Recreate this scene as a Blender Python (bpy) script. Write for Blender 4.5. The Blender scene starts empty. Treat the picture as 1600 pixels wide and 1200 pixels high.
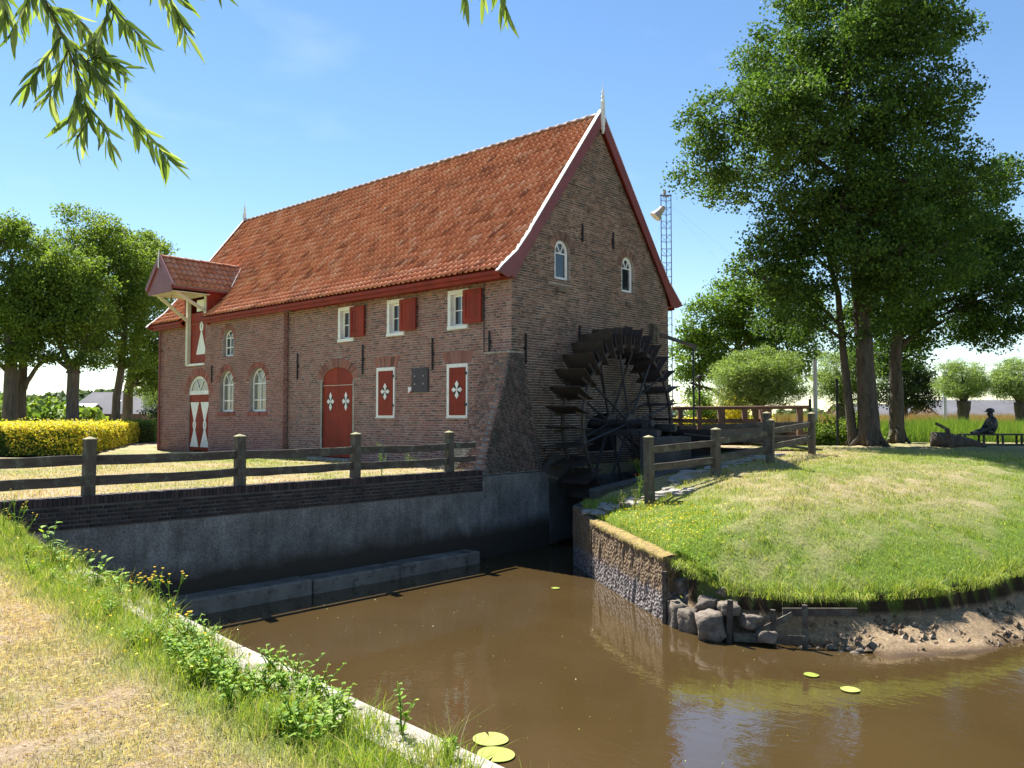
import bpy, bmesh, math, random
import numpy as np
from mathutils import Vector, Matrix, noise as mnoise
from mathutils.geometry import tessellate_polygon
random.seed(7); rng = np.random.default_rng(7)
PI = math.pi; R_ = math.radians
scene = bpy.context.scene
COL = scene.collection

# ------------------------------------------------------------------ camera, sky, sun, exposure
EYE = Vector((14.778, -16.298, 1.32))
cam_d = bpy.data.cameras.new('camera'); cam = bpy.data.objects.new('camera', cam_d); COL.objects.link(cam)
cam.location = EYE
cam.rotation_euler = (R_(90 + 2.29), 0, R_(132.2 - 90))
cam_d.sensor_width = 36; cam_d.lens = 1300 / 1600 * 36
cam_d.clip_start = 0.05; cam_d.clip_end = 6000
scene.camera = cam

SUN_EL = R_(56.0); SUN_H = Vector((-0.965, 0.24, 0)).normalized()
SUN_DIR = Vector((SUN_H.x * math.cos(SUN_EL), SUN_H.y * math.cos(SUN_EL), math.sin(SUN_EL)))
world = bpy.data.worlds.new('World'); scene.world = world; world.use_nodes = True
wn = world.node_tree; wn.nodes.clear()
wo = wn.nodes.new('ShaderNodeOutputWorld'); bg = wn.nodes.new('ShaderNodeBackground')
sky = wn.nodes.new('ShaderNodeTexSky'); sky.sky_type = 'NISHITA'; sky.sun_disc = False
sky.sun_elevation = SUN_EL; sky.sun_rotation = math.atan2(SUN_H.x, SUN_H.y) % (2 * PI)
sky.altitude = 0; sky.air_density = 1.0; sky.dust_density = 0.0; sky.ozone_density = 1.1
bg.inputs['Strength'].default_value = 0.066
# thin cirrus wisps: a faint streaky brightening of the sky itself
tc = wn.nodes.new('ShaderNodeTexCoord'); mp = wn.nodes.new('ShaderNodeMapping')
mp.inputs['Scale'].default_value = (1.0, 3.2, 7.0); mp.inputs['Rotation'].default_value = (0.2, 0.3, 0.5)
nz = wn.nodes.new('ShaderNodeTexNoise'); nz.inputs['Scale'].default_value = 1.6; nz.inputs['Detail'].default_value = 6
rp = wn.nodes.new('ShaderNodeValToRGB'); rp.color_ramp.elements[0].position = 0.60; rp.color_ramp.elements[1].position = 0.85
rp.color_ramp.elements[1].color = (0.16, 0.16, 0.16, 1)
mx = wn.nodes.new('ShaderNodeMix'); mx.data_type = 'RGBA'; mx.inputs['B'].default_value = (7.5, 7.8, 8.2, 1)
wn.links.new(tc.outputs['Generated'], mp.inputs['Vector']); wn.links.new(mp.outputs[0], nz.inputs['Vector'])
wn.links.new(nz.outputs['Fac'], rp.inputs['Fac']); wn.links.new(rp.outputs[0], mx.inputs['Factor'])
hs = wn.nodes.new('ShaderNodeHueSaturation'); hs.inputs['Saturation'].default_value = 1.14; hs.inputs['Value'].default_value = 1.0
wn.links.new(sky.outputs[0], hs.inputs['Color']); wn.links.new(hs.outputs[0], mx.inputs['A']); wn.links.new(mx.outputs['Result'], bg.inputs['Color'])
wn.links.new(bg.outputs[0], wo.inputs['Surface'])

sun_d = bpy.data.lights.new('sun', 'SUN'); sun = bpy.data.objects.new('sun', sun_d); COL.objects.link(sun)
sun_d.energy = 5.0; sun_d.angle = R_(0.53); sun_d.color = (1.0, 0.965, 0.91)
sun.rotation_euler = SUN_DIR.to_track_quat('Z', 'Y').to_euler()
sun.location = (0, 0, 60)
scene.view_settings.view_transform = 'Standard'; scene.view_settings.look = 'None'
scene.view_settings.exposure = 1.46; scene.view_settings.gamma = 1.0
scene.view_settings.use_curve_mapping = False
scene.render.engine = 'CYCLES'
scene.cycles.max_bounces = 6; scene.cycles.diffuse_bounces = 3; scene.cycles.glossy_bounces = 3
scene.cycles.transmission_bounces = 4; scene.cycles.transparent_max_bounces = 6
scene.cycles.use_adaptive_sampling = True; scene.cycles.use_denoising = True
scene.cycles.sample_clamp_indirect = 6

# ------------------------------------------------------------------ materials
def new_mat(name):
    m = bpy.data.materials.new(name); m.use_nodes = True
    n = m.node_tree; n.nodes.clear()
    out = n.nodes.new('ShaderNodeOutputMaterial')
    return m, n, out
def N(n, t, **kw):
    x = n.nodes.new(t)
    for k, v in kw.items():
        if k in x.inputs: x.inputs[k].default_value = v
        else: setattr(x, k, v)
    return x
def noise_tex(n, scale, detail=4, rough=0.55, coord='Object', dist=0.0, stretch=None):
    c = N(n, 'ShaderNodeTexCoord')
    t = N(n, 'ShaderNodeTexNoise'); t.inputs['Scale'].default_value = scale; t.inputs['Detail'].default_value = detail
    t.inputs['Roughness'].default_value = rough; t.inputs['Distortion'].default_value = dist
    if stretch:
        mp = N(n, 'ShaderNodeMapping'); mp.inputs['Scale'].default_value = stretch
        n.links.new(c.outputs[coord], mp.inputs['Vector']); n.links.new(mp.outputs[0], t.inputs['Vector'])
    else:
        n.links.new(c.outputs[coord], t.inputs['Vector'])
    return t
def ramp(n, fac, stops, interp='LINEAR'):
    r = N(n, 'ShaderNodeValToRGB'); cr = r.color_ramp; cr.interpolation = interp
    while len(cr.elements) < len(stops): cr.elements.new(0.5)
    for e, (p, c) in zip(cr.elements, stops):
        e.position = p; e.color = (c[0], c[1], c[2], 1) if not isinstance(c, (int, float)) else (c, c, c, 1)
    n.links.new(fac, r.inputs['Fac']); return r
def mixc(n, fac, a, b, mode='MIX'):
    m = N(n, 'ShaderNodeMix', data_type='RGBA', blend_type=mode)
    for s, v in (('Factor', fac), ('A', a), ('B', b)):
        if isinstance(v, (int, float)): m.inputs[s].default_value = v
        elif isinstance(v, tuple): m.inputs[s].default_value = (v[0], v[1], v[2], 1)
        else: n.links.new(v, m.inputs[s])
    return m.outputs['Result']
def rnd_value(n):
    """per-piece random 0..1: the face attribute of joined pieces plus the object's own random number"""
    a = N(n, 'ShaderNodeAttribute', attribute_name='rnd'); o = N(n, 'ShaderNodeObjectInfo')
    ad = N(n, 'ShaderNodeMath', operation='ADD'); fr = N(n, 'ShaderNodeMath', operation='FRACT')
    n.links.new(a.outputs['Fac'], ad.inputs[0]); n.links.new(o.outputs['Random'], ad.inputs[1]); n.links.new(ad.outputs[0], fr.inputs[0])
    return fr.outputs[0]
def finish(n, out, col, rough=0.8, bump=None, spec=0.3, metal=0.0, bdist=0.01, translucent=0.0):
    p = N(n, 'ShaderNodeBsdfPrincipled')
    if isinstance(col, tuple): p.inputs['Base Color'].default_value = (col[0], col[1], col[2], 1)
    else: n.links.new(col, p.inputs['Base Color'])
    if isinstance(rough, (int, float)): p.inputs['Roughness'].default_value = rough
    else: n.links.new(rough, p.inputs['Roughness'])
    p.inputs['Specular IOR Level'].default_value = spec; p.inputs['Metallic'].default_value = metal
    if bump is not None:
        b = N(n, 'ShaderNodeBump'); b.inputs['Strength'].default_value = 1.0; b.inputs['Distance'].default_value = bdist
        n.links.new(bump, b.inputs['Height']); n.links.new(b.outputs[0], p.inputs['Normal'])
    sh = p.outputs[0]
    if translucent > 0:
        t = N(n, 'ShaderNodeBsdfTranslucent'); 
        tcol = mixc(n, 1.0, col if not isinstance(col, tuple) else col, (1.25, 1.25, 0.55), 'MULTIPLY')
        n.links.new(tcol, t.inputs['Color'])
        ms = N(n, 'ShaderNodeMixShader'); ms.inputs[0].default_value = translucent
        n.links.new(sh, ms.inputs[1]); n.links.new(t.outputs[0], ms.inputs[2]); sh = ms.outputs[0]
    n.links.new(sh, out.inputs['Surface'])
def plain(name, col, rough=0.7, var=0.25, scale=3.0, bump=0.0, fine=40.0, spec=0.3, metal=0.0, dirt=None, stretch=None):
    """painted or raw surface: base colour with slow variation and fine grain"""
    m, n, out = new_mat(name)
    t = noise_tex(n, scale, 5, 0.6, stretch=stretch)
    d = tuple(c * (1 - var) for c in col); l = tuple(min(1, c * (1 + var)) for c in col)
    c = ramp(n, t.outputs['Fac'], [(0.3, d), (0.7, l)]).outputs[0]
    f = noise_tex(n, fine, 3, 0.6, stretch=stretch)
    if dirt:
        t2 = noise_tex(n, scale * 2.3, 6, 0.7, dist=0.3)
        f2 = ramp(n, t2.outputs['Fac'], [(0.52, 0.0), (0.68, 1.0)]).outputs[0]
        c = mixc(n, f2, c, dirt)
    finish(n, out, c, rough, f.outputs['Fac'] if bump else None, spec, metal, bump)
    return m
def piece_mat(name, stops, rough=0.85, grime=None, grime_scale=0.6, grime_range=(0.5, 0.7), fine=60, bump=0.004, speck=None, spec=0.25, damp=None):
    m, n, out = new_mat(name)
    r = rnd_value(n)
    c = ramp(n, r, stops).outputs[0]
    t = noise_tex(n, 14, 4, 0.65)
    c = mixc(n, 0.35, c, ramp(n, t.outputs['Fac'], [(0.3, 0.55), (0.7, 1.35)]).outputs[0], 'MULTIPLY')
    if grime:
        g = noise_tex(n, grime_scale, 6, 0.7, dist=0.4)
        gf = ramp(n, g.outputs['Fac'], [(grime_range[0], 0.0), (grime_range[1], 0.75)]).outputs[0]
        c = mixc(n, gf, c, grime)
    if damp:      # damp, blackened zone rising to a ragged line near the water
        gc = N(n, 'ShaderNodeTexCoord'); gs = N(n, 'ShaderNodeSeparateXYZ'); n.links.new(gc.outputs['Generated' if False else 'Object'], gs.inputs[0])
        wn_ = noise_tex(n, .7, 5, .6); ma = N(n, 'ShaderNodeMath', operation='MULTIPLY_ADD'); ma.inputs[1].default_value = -2.6
        n.links.new(wn_.outputs['Fac'], ma.inputs[0]); n.links.new(gs.outputs['Z'], ma.inputs[2])
        mr_ = N(n, 'ShaderNodeMapRange'); mr_.inputs['From Min'].default_value = damp[0]; mr_.inputs['From Max'].default_value = damp[1]
        mr_.inputs['To Min'].default_value = .82; mr_.inputs['To Max'].default_value = 0; n.links.new(ma.outputs[0], mr_.inputs['Value'])
        c = mixc(n, mr_.outputs[0], c, (.05, .042, .034))
    if speck:
        g = noise_tex(n, 16, 5, 0.7); gf = ramp(n, g.outputs['Fac'], [(speck[1], 0.0), (speck[1] + 0.05, 0.9)]).outputs[0]
        c = mixc(n, gf, c, speck[0])
    f = noise_tex(n, fine, 4, 0.6)
    finish(n, out, c, rough, f.outputs['Fac'], spec, 0, bump)
    return m
BR = [(0.0, (.12, .066, .06)), (.18, (.2, .09, .075)), (.4, (.29, .122, .098)), (.6, (.35, .14, .11)), (.8, (.27, .15, .125)), (1, (.4, .205, .165))]
MAT = {}
MAT['brick_front'] = piece_mat('brick_front', BR, grime=(.2, .155, .135), grime_scale=.45, grime_range=(.5, .85))
MAT['brick_annex'] = piece_mat('brick_annex', [(0, (.18, .07, .057)), (.3, (.28, .098, .078)), (.7, (.34, .124, .097)), (1, (.38, .165, .13))], grime=(.17, .11, .09), grime_scale=.4, grime_range=(.5, .8))
MAT['brick_gable'] = piece_mat('brick_gable', [(0, (.1, .066, .055)), (.3, (.18, .105, .08)), (.6, (.25, .14, .1)), (.85, (.3, .175, .128)), (1, (.36, .225, .17))],
                               grime=(.06, .058, .042), grime_scale=.35, grime_range=(.45, .7), speck=((.3, .29, .26), .74), damp=(-.2, 3.0))
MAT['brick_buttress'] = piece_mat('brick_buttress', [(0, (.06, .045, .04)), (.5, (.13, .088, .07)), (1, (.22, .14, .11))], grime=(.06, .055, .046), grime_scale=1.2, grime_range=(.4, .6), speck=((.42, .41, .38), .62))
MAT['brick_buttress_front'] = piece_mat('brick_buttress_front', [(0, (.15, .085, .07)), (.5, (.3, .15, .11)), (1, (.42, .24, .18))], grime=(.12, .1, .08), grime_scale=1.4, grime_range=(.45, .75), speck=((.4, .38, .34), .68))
MAT['brick_quay'] = piece_mat('brick_quay', [(0, (.03, .024, .024)), (.5, (.06, .042, .04)), (1, (.09, .062, .055))], grime=(.03, .028, .03), grime_scale=1.0, grime_range=(.4, .65))
MAT['mortar'] = plain('mortar', (.33, .285, .265), .95, .25, 2.0, .004, 50)
MAT['mortar_gable'] = plain('mortar_gable', (.36, .315, .27), .95, .3, 1.2, .004, 50, dirt=(.09, .085, .065))
MAT['mortar_dark'] = plain('mortar_dark', (.10, .095, .088), .95, .4, 3.0, .006, 40)
MAT['tile'] = piece_mat('tile', [(0, (.3, .10, .05)), (.1, (.56, .185, .085)), (.5, (.68, .245, .115)), (.85, (.74, .30, .15)), (1, (.76, .4, .25))],
                        grime=(.17, .085, .055), grime_scale=.8, grime_range=(.5, .8), speck=((.12, .09, .07), .68), spec=.2, rough=.7)
MAT['tile_dormer'] = piece_mat('tile_dormer', [(0, (.4, .16, .08)), (.5, (.52, .23, .13)), (1, (.5, .28, .19))], grime=(.25, .2, .17), grime_scale=2, grime_range=(.5, .75), rough=.7)
MAT['red'] = plain('red_paint', (.235, .028, .013), .55, .25, 2.0, .002, 30, spec=.2, stretch=(1, 1, .3), dirt=(.17, .028, .016))
MAT['verge_red'] = plain('verge_red', (.20, .045, .045), .45, .15, 1.5, .001, 30, spec=.5)
MAT['capping'] = plain('capping_paint', (.6, .55, .54), .6, .12, 2.0, .002, 20, spec=.3, dirt=(.45, .36, .36))
MAT['white'] = plain('white_paint', (.78, .78, .75), .45, .06, 2.0, .001, 30, spec=.4, dirt=(.6, .59, .54))
MAT['cream'] = plain('cream_paint', (.62, .57, .45), .5, .08, 2.0, .001, 30)
MAT['emblem_black'] = plain('black_paint', (.012, .014, .025), .5, .1)
MAT['iron'] = plain('wrought_iron', (.022, .022, .026), .6, .3, 8, .002)
MAT['plaque'] = plain('plaque', (.05, .04, .05), .5, .2, 5, .001)
MAT['zinc'] = plain('zinc', (.32, .33, .34), .5, .15, 5, .001, metal=.5)
MAT['galv'] = plain('galvanised_steel', (.42, .45, .5), .45, .12, 5, .001, metal=.4)
MAT['mast_blue'] = plain('mast_paint', (.13, .19, .33), .45, .1, 5, .001)
MAT['curtain'] = plain('net_curtain', (.62, .62, .58), .9, .1, 6)
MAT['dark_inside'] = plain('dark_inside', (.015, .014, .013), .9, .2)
MAT['wheel_steel'] = plain('wheel_steel', (.055, .048, .044), .55, .45, 2.5, .002, 30, spec=.4, metal=.25, dirt=(.095, .05, .028))
MAT['wheel_bar'] = plain('wheel_bar', (.045, .045, .05), .5, .3, 5, .001, metal=.3)
MAT['old_wood'] = plain('weathered_wood', (.085, .068, .052), .85, .35, 2.0, .006, 25, stretch=(6, 1, 6), dirt=(.16, .17, .12))
MAT['post_wood'] = plain('post_wood', (.10, .082, .062), .85, .35, 2.0, .008, 22, stretch=(6, 6, 1), dirt=(.15, .155, .11))
MAT['lichen'] = plain('lichen_cap', (.3, .27, .15), .9, .35, 14, .006, 50, dirt=(.2, .19, .13))
MAT['brown_wood'] = plain('brown_wood', (.15, .082, .045), .8, .3, 2.0, .005, 25, dirt=(.08, .05, .035))
MAT['bark'] = plain('bark', (.085, .068, .052), .95, .45, 3, .03, 12, stretch=(3, 3, .6), dirt=(.11, .11, .08))
MAT['bark_pale'] = plain('bark_pale', (.14, .115, .09), .95, .4, 3, .03, 12, stretch=(3, 3, .6))
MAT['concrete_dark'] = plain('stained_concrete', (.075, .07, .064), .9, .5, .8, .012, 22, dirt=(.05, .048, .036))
MAT['concrete_coping'] = plain('pale_coping', (.36, .32, .27), .95, .35, 5, .02, 26, dirt=(.16, .15, .09))
MAT['ledge'] = plain('ledge_concrete', (.2, .17, .135), .9, .35, 1.5, .01, 30, dirt=(.05, .045, .035))
MAT['twig'] = plain('twig', (.09, .075, .04), .8, .2)
MAT['stone'] = plain('mossy_stone', (.17, .14, .11), .95, .4, 6, .03, 14, dirt=(.1, .08, .05))
MAT['paving'] = plain('pale_slab', (.32, .29, .25), .9, .3, 4, .01, 25, dirt=(.16, .16, .09))
MAT['bronze'] = plain('dark_bronze', (.04, .042, .044), .5, .35, 6, .008, 20, spec=.5, metal=.4)
MAT['speaker'] = plain('speaker_grey', (.5, .48, .44), .6, .15, 5, .001)
MAT['sign_white'] = plain('sign_white', (.75, .75, .75), .5, .05)
MAT['sign_red'] = plain('sign_red', (.4, .05, .04), .5, .05)
MAT['barn_roof'] = plain('barn_roof', (.13, .125, .135), .8, .2, .3, .01, 3)
MAT['barn_wall'] = plain('barn_wall', (.15, .1, .08), .9, .2, .5, .01, 3)
MAT['barn_metal'] = plain('barn_metal', (.33, .34, .37), .5, .1, .4)
MAT['barn_red_roof'] = plain('barn_red_roof', (.15, .08, .06), .8, .2, .3, .01, 3)

def rock_wall_mat():
    """island wall: mossy brown band above, grey coarse aggregate below"""
    m, n, out = new_mat('aggregate_wall')
    c = N(n, 'ShaderNodeTexCoord'); sp = N(n, 'ShaderNodeSeparateXYZ'); n.links.new(c.outputs['Object'], sp.inputs[0])
    v = N(n, 'ShaderNodeTexVoronoi'); v.inputs['Scale'].default_value = 16; n.links.new(c.outputs['Object'], v.inputs['Vector'])
    lo = ramp(n, v.outputs['Distance'], [(0.0, (.42, .39, .37)), (.45, (.2, .17, .16)), (.8, (.05, .04, .04))]).outputs[0]
    t = noise_tex(n, 9, 6, .7)
    hi = ramp(n, t.outputs['Fac'], [(.3, (.10, .065, .035)), (.6, (.22, .15, .085)), (.75, (.3, .22, .13))]).outputs[0]
    w = noise_tex(n, 2.5, 4, .6)
    ad = N(n, 'ShaderNodeMath', operation='MULTIPLY_ADD'); ad.inputs[1].default_value = .35; n.links.new(w.outputs['Fac'], ad.inputs[0]); n.links.new(sp.outputs['Z'], ad.inputs[2])
    f = ramp(n, ad.outputs[0], [(0.0, 0.0), (1.0, 1.0)])
    mr = N(n, 'ShaderNodeMapRange'); mr.inputs['From Min'].default_value = -1.58; mr.inputs['From Max'].default_value = -1.42
    n.links.new(ad.outputs[0], mr.inputs['Value'])
    col = mixc(n, mr.outputs[0], lo, hi)
    hb = N(n, 'ShaderNodeMath', operation='MULTIPLY'); hb.inputs[1].default_value = -1.0; n.links.new(v.outputs['Distance'], hb.inputs[0])
    finish(n, out, col, .9, hb.outputs[0], .3, 0, .05)
    return m
MAT['aggregate'] = rock_wall_mat()

def quay_mat():
    m, n, out = new_mat('quay_concrete')
    c = N(n, 'ShaderNodeTexCoord'); sp = N(n, 'ShaderNodeSeparateXYZ'); n.links.new(c.outputs['Object'], sp.inputs[0])
    t = noise_tex(n, 1.1, 6, .65, dist=.3); f = noise_tex(n, 26, 5, .75); s = noise_tex(n, 1.2, 4, .6, stretch=(5, 5, .5))
    col = ramp(n, t.outputs['Fac'], [(.3, (.10, .094, .084)), (.5, (.18, .17, .155)), (.72, (.3, .285, .26))]).outputs[0]
    col = mixc(n, .5, col, ramp(n, f.outputs['Fac'], [(.38, .35), (.62, 1.8)]).outputs[0], 'MULTIPLY')
    col = mixc(n, .35, col, ramp(n, s.outputs['Fac'], [(.35, .45), (.65, 1.3)]).outputs[0], 'MULTIPLY')
    mr = N(n, 'ShaderNodeMapRange'); mr.inputs['From Min'].default_value = -1.45; mr.inputs['From Max'].default_value = -1.15
    w = noise_tex(n, 1.5, 4, .6); ad = N(n, 'ShaderNodeMath', operation='MULTIPLY_ADD'); ad.inputs[1].default_value = -.5
    n.links.new(w.outputs['Fac'], ad.inputs[0]); n.links.new(sp.outputs['Z'], ad.inputs[2])
    mr.inputs['From Min'].default_value = -1.85; mr.inputs['From Max'].default_value = -1.45
    n.links.new(ad.outputs[0], mr.inputs['Value'])
    col = mixc(n, mr.outputs[0], (.055, .045, .034), col)
    finish(n, out, col, .9, f.outputs['Fac'], .25, 0, .015)
    return m
MAT['quay'] = quay_mat()

def glass_mat(name, tint):
    m, n, out = new_mat(name)
    finish(n, out, tint, .06, None, .9)
    return m
MAT['glass'] = glass_mat('window_glass', (.018, .022, .028))
MAT['glass_pale'] = glass_mat('window_glass_curtained', (.16, .165, .15))

def water_mat():
    m, n, out = new_mat('muddy_water')
    t = noise_tex(n, .5, 4, .5); col = ramp(n, t.outputs['Fac'], [(.3, (.052, .033, .012)), (.7, (.064, .041, .016))]).outputs[0]
    a = noise_tex(n, 2.2, 3, .55, dist=.6, stretch=(1.0, 1.6, 1)); b = noise_tex(n, 9.0, 3, .6, dist=.4)
    # ripples fade in towards the open water at the east
    c = N(n, 'ShaderNodeTexCoord'); sp = N(n, 'ShaderNodeSeparateXYZ'); n.links.new(c.outputs['Object'], sp.inputs[0])
    mr = N(n, 'ShaderNodeMapRange'); mr.inputs['From Min'].default_value = 4; mr.inputs['From Max'].default_value = 11
    mr.inputs['To Min'].default_value = .05; mr.inputs['To Max'].default_value = .26; n.links.new(sp.outputs['X'], mr.inputs['Value'])
    ad = N(n, 'ShaderNodeMath', operation='MULTIPLY_ADD'); ad.inputs[1].default_value = .3
    n.links.new(b.outputs['Fac'], ad.inputs[0]); n.links.new(a.outputs['Fac'], ad.inputs[2])
    p = N(n, 'ShaderNodeBsdfPrincipled'); n.links.new(col, p.inputs['Base Color'])
    p.inputs['Roughness'].default_value = .015; p.inputs['IOR'].default_value = 2.0; p.inputs['Specular IOR Level'].default_value = .5
    bp = N(n, 'ShaderNodeBump'); bp.inputs['Distance'].default_value = .02
    n.links.new(mr.outputs[0], bp.inputs['Strength']); n.links.new(ad.outputs[0], bp.inputs['Height']); n.links.new(bp.outputs[0], p.inputs['Normal'])
    n.links.new(p.outputs[0], out.inputs['Surface'])
    return m
MAT['water'] = water_mat()

def leaf_mat(name, stops, trans=.35, rough=.6, spec=.2):
    m, n, out = new_mat(name)
    r = rnd_value(n); c = ramp(n, r, stops).outputs[0]
    finish(n, out, c, rough, None, spec, 0, 0, trans)
    return m
MAT['leaf_alder'] = leaf_mat('leaf_alder', [(0, (.035, .075, .018)), (.5, (.065, .13, .026)), (1, (.13, .21, .04))], .4)
MAT['leaf_bright'] = leaf_mat('leaf_bright', [(0, (.07, .14, .02)), (.5, (.12, .21, .035)), (1, (.2, .28, .05))], .45)
MAT['leaf_lime'] = leaf_mat('leaf_lime', [(0, (.075, .13, .026)), (.5, (.14, .22, .04)), (1, (.25, .32, .065))], .45)
MAT['leaf_willow'] = leaf_mat('leaf_willow', [(0, (.13, .2, .06)), (.5, (.21, .3, .1)), (1, (.32, .4, .17))], .45)
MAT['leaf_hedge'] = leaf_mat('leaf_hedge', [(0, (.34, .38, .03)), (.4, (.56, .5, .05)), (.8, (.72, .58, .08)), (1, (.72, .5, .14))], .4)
MAT['leaf_hedge_shaded'] = leaf_mat('leaf_hedge_shaded', [(0, (.025, .06, .013)), (.6, (.055, .11, .02)), (1, (.12, .17, .028))], .25)  # darker copy of the hedge leaf, painting its shaded front face
MAT['leaf_dark'] = leaf_mat('leaf_dark', [(0, (.02, .04, .015)), (.5, (.035, .065, .02)), (1, (.06, .1, .03))], .25)
MAT['leaf_far'] = leaf_mat('leaf_far', [(0, (.075, .115, .065)), (.5, (.11, .16, .085)), (1, (.17, .215, .12))], .2, .9, .1)
MAT['leaf_hang'] = leaf_mat('leaf_hang', [(0, (.07, .12, .03)), (.4, (.13, .2, .05)), (.75, (.22, .31, .07)), (1, (.36, .42, .2))], .5, .35, .5)
MAT['weed'] = leaf_mat('weed', [(0, (.10, .2, .02)), (.5, (.2, .34, .035)), (1, (.34, .46, .06))], .4)
MAT['reed'] = leaf_mat('reed', [(0, (.07, .15, .025)), (.6, (.14, .24, .04)), (1, (.28, .32, .09))], .35)
MAT['crop'] = leaf_mat('crop', [(0, (.25, .15, .07)), (.6, (.36, .25, .12)), (1, (.4, .33, .16))], .2)
MAT['petal_yellow'] = leaf_mat('petal_yellow', [(0, (.7, .45, .02)), (1, (.85, .68, .03))], .25)
MAT['petal_red'] = leaf_mat('petal_red', [(0, (.6, .06, .02)), (1, (.75, .12, .03))], .25)
MAT['seed_brown'] = leaf_mat('seed_brown', [(0, (.2, .08, .04)), (1, (.3, .16, .08))], .1)
MAT['lily'] = leaf_mat('lily', [(0, (.3, .36, .07)), (1, (.4, .44, .12))], .1, .3, .5)

def grass_mats():
    # blades: attribute 'dry' 0 green .. 1 straw, 'rnd' tint
    m, n, out = new_mat('grass_blade')
    a = N(n, 'ShaderNodeAttribute', attribute_name='dry'); r = N(n, 'ShaderNodeAttribute', attribute_name='rnd')
    g = ramp(n, r.outputs['Fac'], [(0, (.11, .2, .02)), (.5, (.24, .35, .035)), (1, (.42, .48, .06))]).outputs[0]
    s = ramp(n, r.outputs['Fac'], [(0, (.4, .28, .17)), (.5, (.59, .45, .31)), (1, (.74, .61, .45))]).outputs[0]
    finish(n, out, mixc(n, a.outputs['Fac'], g, s), .6, None, .25, 0, 0, .35)
    MAT['grass'] = m
    m, n, out = new_mat('ground_soil')
    a = N(n, 'ShaderNodeAttribute', attribute_name='dry'); mu = N(n, 'ShaderNodeAttribute', attribute_name='mud')
    t = noise_tex(n, 22, 6, .75); t2 = noise_tex(n, 3.2, 5, .65); t3 = noise_tex(n, 90, 4, .7)
    g = ramp(n, t.outputs['Fac'], [(.3, (.075, .13, .018)), (.55, (.15, .23, .03)), (.75, (.26, .31, .06))]).outputs[0]
    s = ramp(n, t.outputs['Fac'], [(.3, (.3, .21, .125)), (.52, (.49, .36, .23)), (.75, (.63, .5, .35))]).outputs[0]
    ad = N(n, 'ShaderNodeMath', operation='MULTIPLY_ADD'); ad.inputs[1].default_value = .5; n.links.new(t2.outputs['Fac'], ad.inputs[0])
    sb = N(n, 'ShaderNodeMath', operation='SUBTRACT'); sb.inputs[1].default_value = .25; n.links.new(a.outputs['Fac'], sb.inputs[0]); n.links.new(sb.outputs[0], ad.inputs[2])
    ad.use_clamp = True
    c = mixc(n, ad.outputs[0], g, s)
    mc = ramp(n, t.outputs['Fac'], [(.3, (.18, .12, .065)), (.5, (.38, .27, .16)), (.7, (.55, .43, .28))]).outputs[0]
    gc = N(n, 'ShaderNodeTexCoord'); sz = N(n, 'ShaderNodeSeparateXYZ'); n.links.new(gc.outputs['Object'], sz.inputs[0])
    wet = ramp(n, sz.outputs['Z'], [(0, 0), (1, 1)]); mr = N(n, 'ShaderNodeMapRange'); mr.inputs['From Min'].default_value = -1.80; mr.inputs['From Max'].default_value = -1.70; n.links.new(sz.outputs['Z'], mr.inputs['Value'])
    m2 = N(n, 'ShaderNodeMapRange'); m2.inputs['From Min'].default_value = -1.2; m2.inputs['From Max'].default_value = -1.0; m2.inputs['To Min'].default_value = 1; m2.inputs['To Max'].default_value = 0; n.links.new(sz.outputs['Z'], m2.inputs['Value'])
    mm = N(n, 'ShaderNodeMath', operation='MULTIPLY'); n.links.new(mr.outputs[0], mm.inputs[0]); n.links.new(m2.outputs[0], mm.inputs[1])
    mc = mixc(n, mm.outputs[0], mc, (.055, .036, .02))  # darkens the bank face for dark soil plus painted shade of the turf overhang
    w2 = N(n, 'ShaderNodeMapRange'); w2.inputs['From Min'].default_value = -2.06; w2.inputs['From Max'].default_value = -2.13; n.links.new(sz.outputs['Z'], w2.inputs['Value'])
    mc = mixc(n, w2.outputs[0], mc, (.13, .085, .05))
    c = mixc(n, mu.outputs['Fac'], c, mc)
    hh = N(n, 'ShaderNodeMath', operation='ADD'); n.links.new(t.outputs['Fac'], hh.inputs[0]); n.links.new(t3.outputs['Fac'], hh.inputs[1])
    finish(n, out, c, .95, hh.outputs[0], .15, 0, .03)
    MAT['ground'] = m
grass_mats()

# ------------------------------------------------------------------ object helpers
def props(o, label=None, cat=None, group=None, kind=None):
    if label: o['label'] = label
    if cat: o['category'] = cat
    if group: o['group'] = group
    if kind: o['kind'] = kind
    return o
def thing(name, loc, label, cat, group=None):
    o = bpy.data.objects.new(name, None); o.location = loc; o.empty_display_size = .2; COL.objects.link(o)
    return props(o, label, cat, group)
def wl(o):
    v = Vector(o.location)
    if o.parent is not None: v += o.matrix_parent_inverse.translation + wl(o.parent)
    return v
def adopt(o, parent):
    if parent is not None:
        o.parent = parent; o.matrix_parent_inverse = Matrix.Translation(-wl(parent))
def link(name, me, mat=None, parent=None, smooth=False, **kw):
    if mat is not None:
        for x in (mat if isinstance(mat, (list, tuple)) else [mat]): me.materials.append(MAT[x] if isinstance(x, str) else x)
    o = bpy.data.objects.new(name, me); COL.objects.link(o); adopt(o, parent)
    if smooth: me.shade_smooth()
    return props(o, **kw)
def copy_tree(o, parent=None, offset=None):
    c = o.copy(); COL.objects.link(c)
    if parent is not None: c.parent = parent
    if offset is not None: c.location = Vector(o.location) + Vector(offset)
    for ch in list(o.children): copy_tree(ch, c)
    return c

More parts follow.
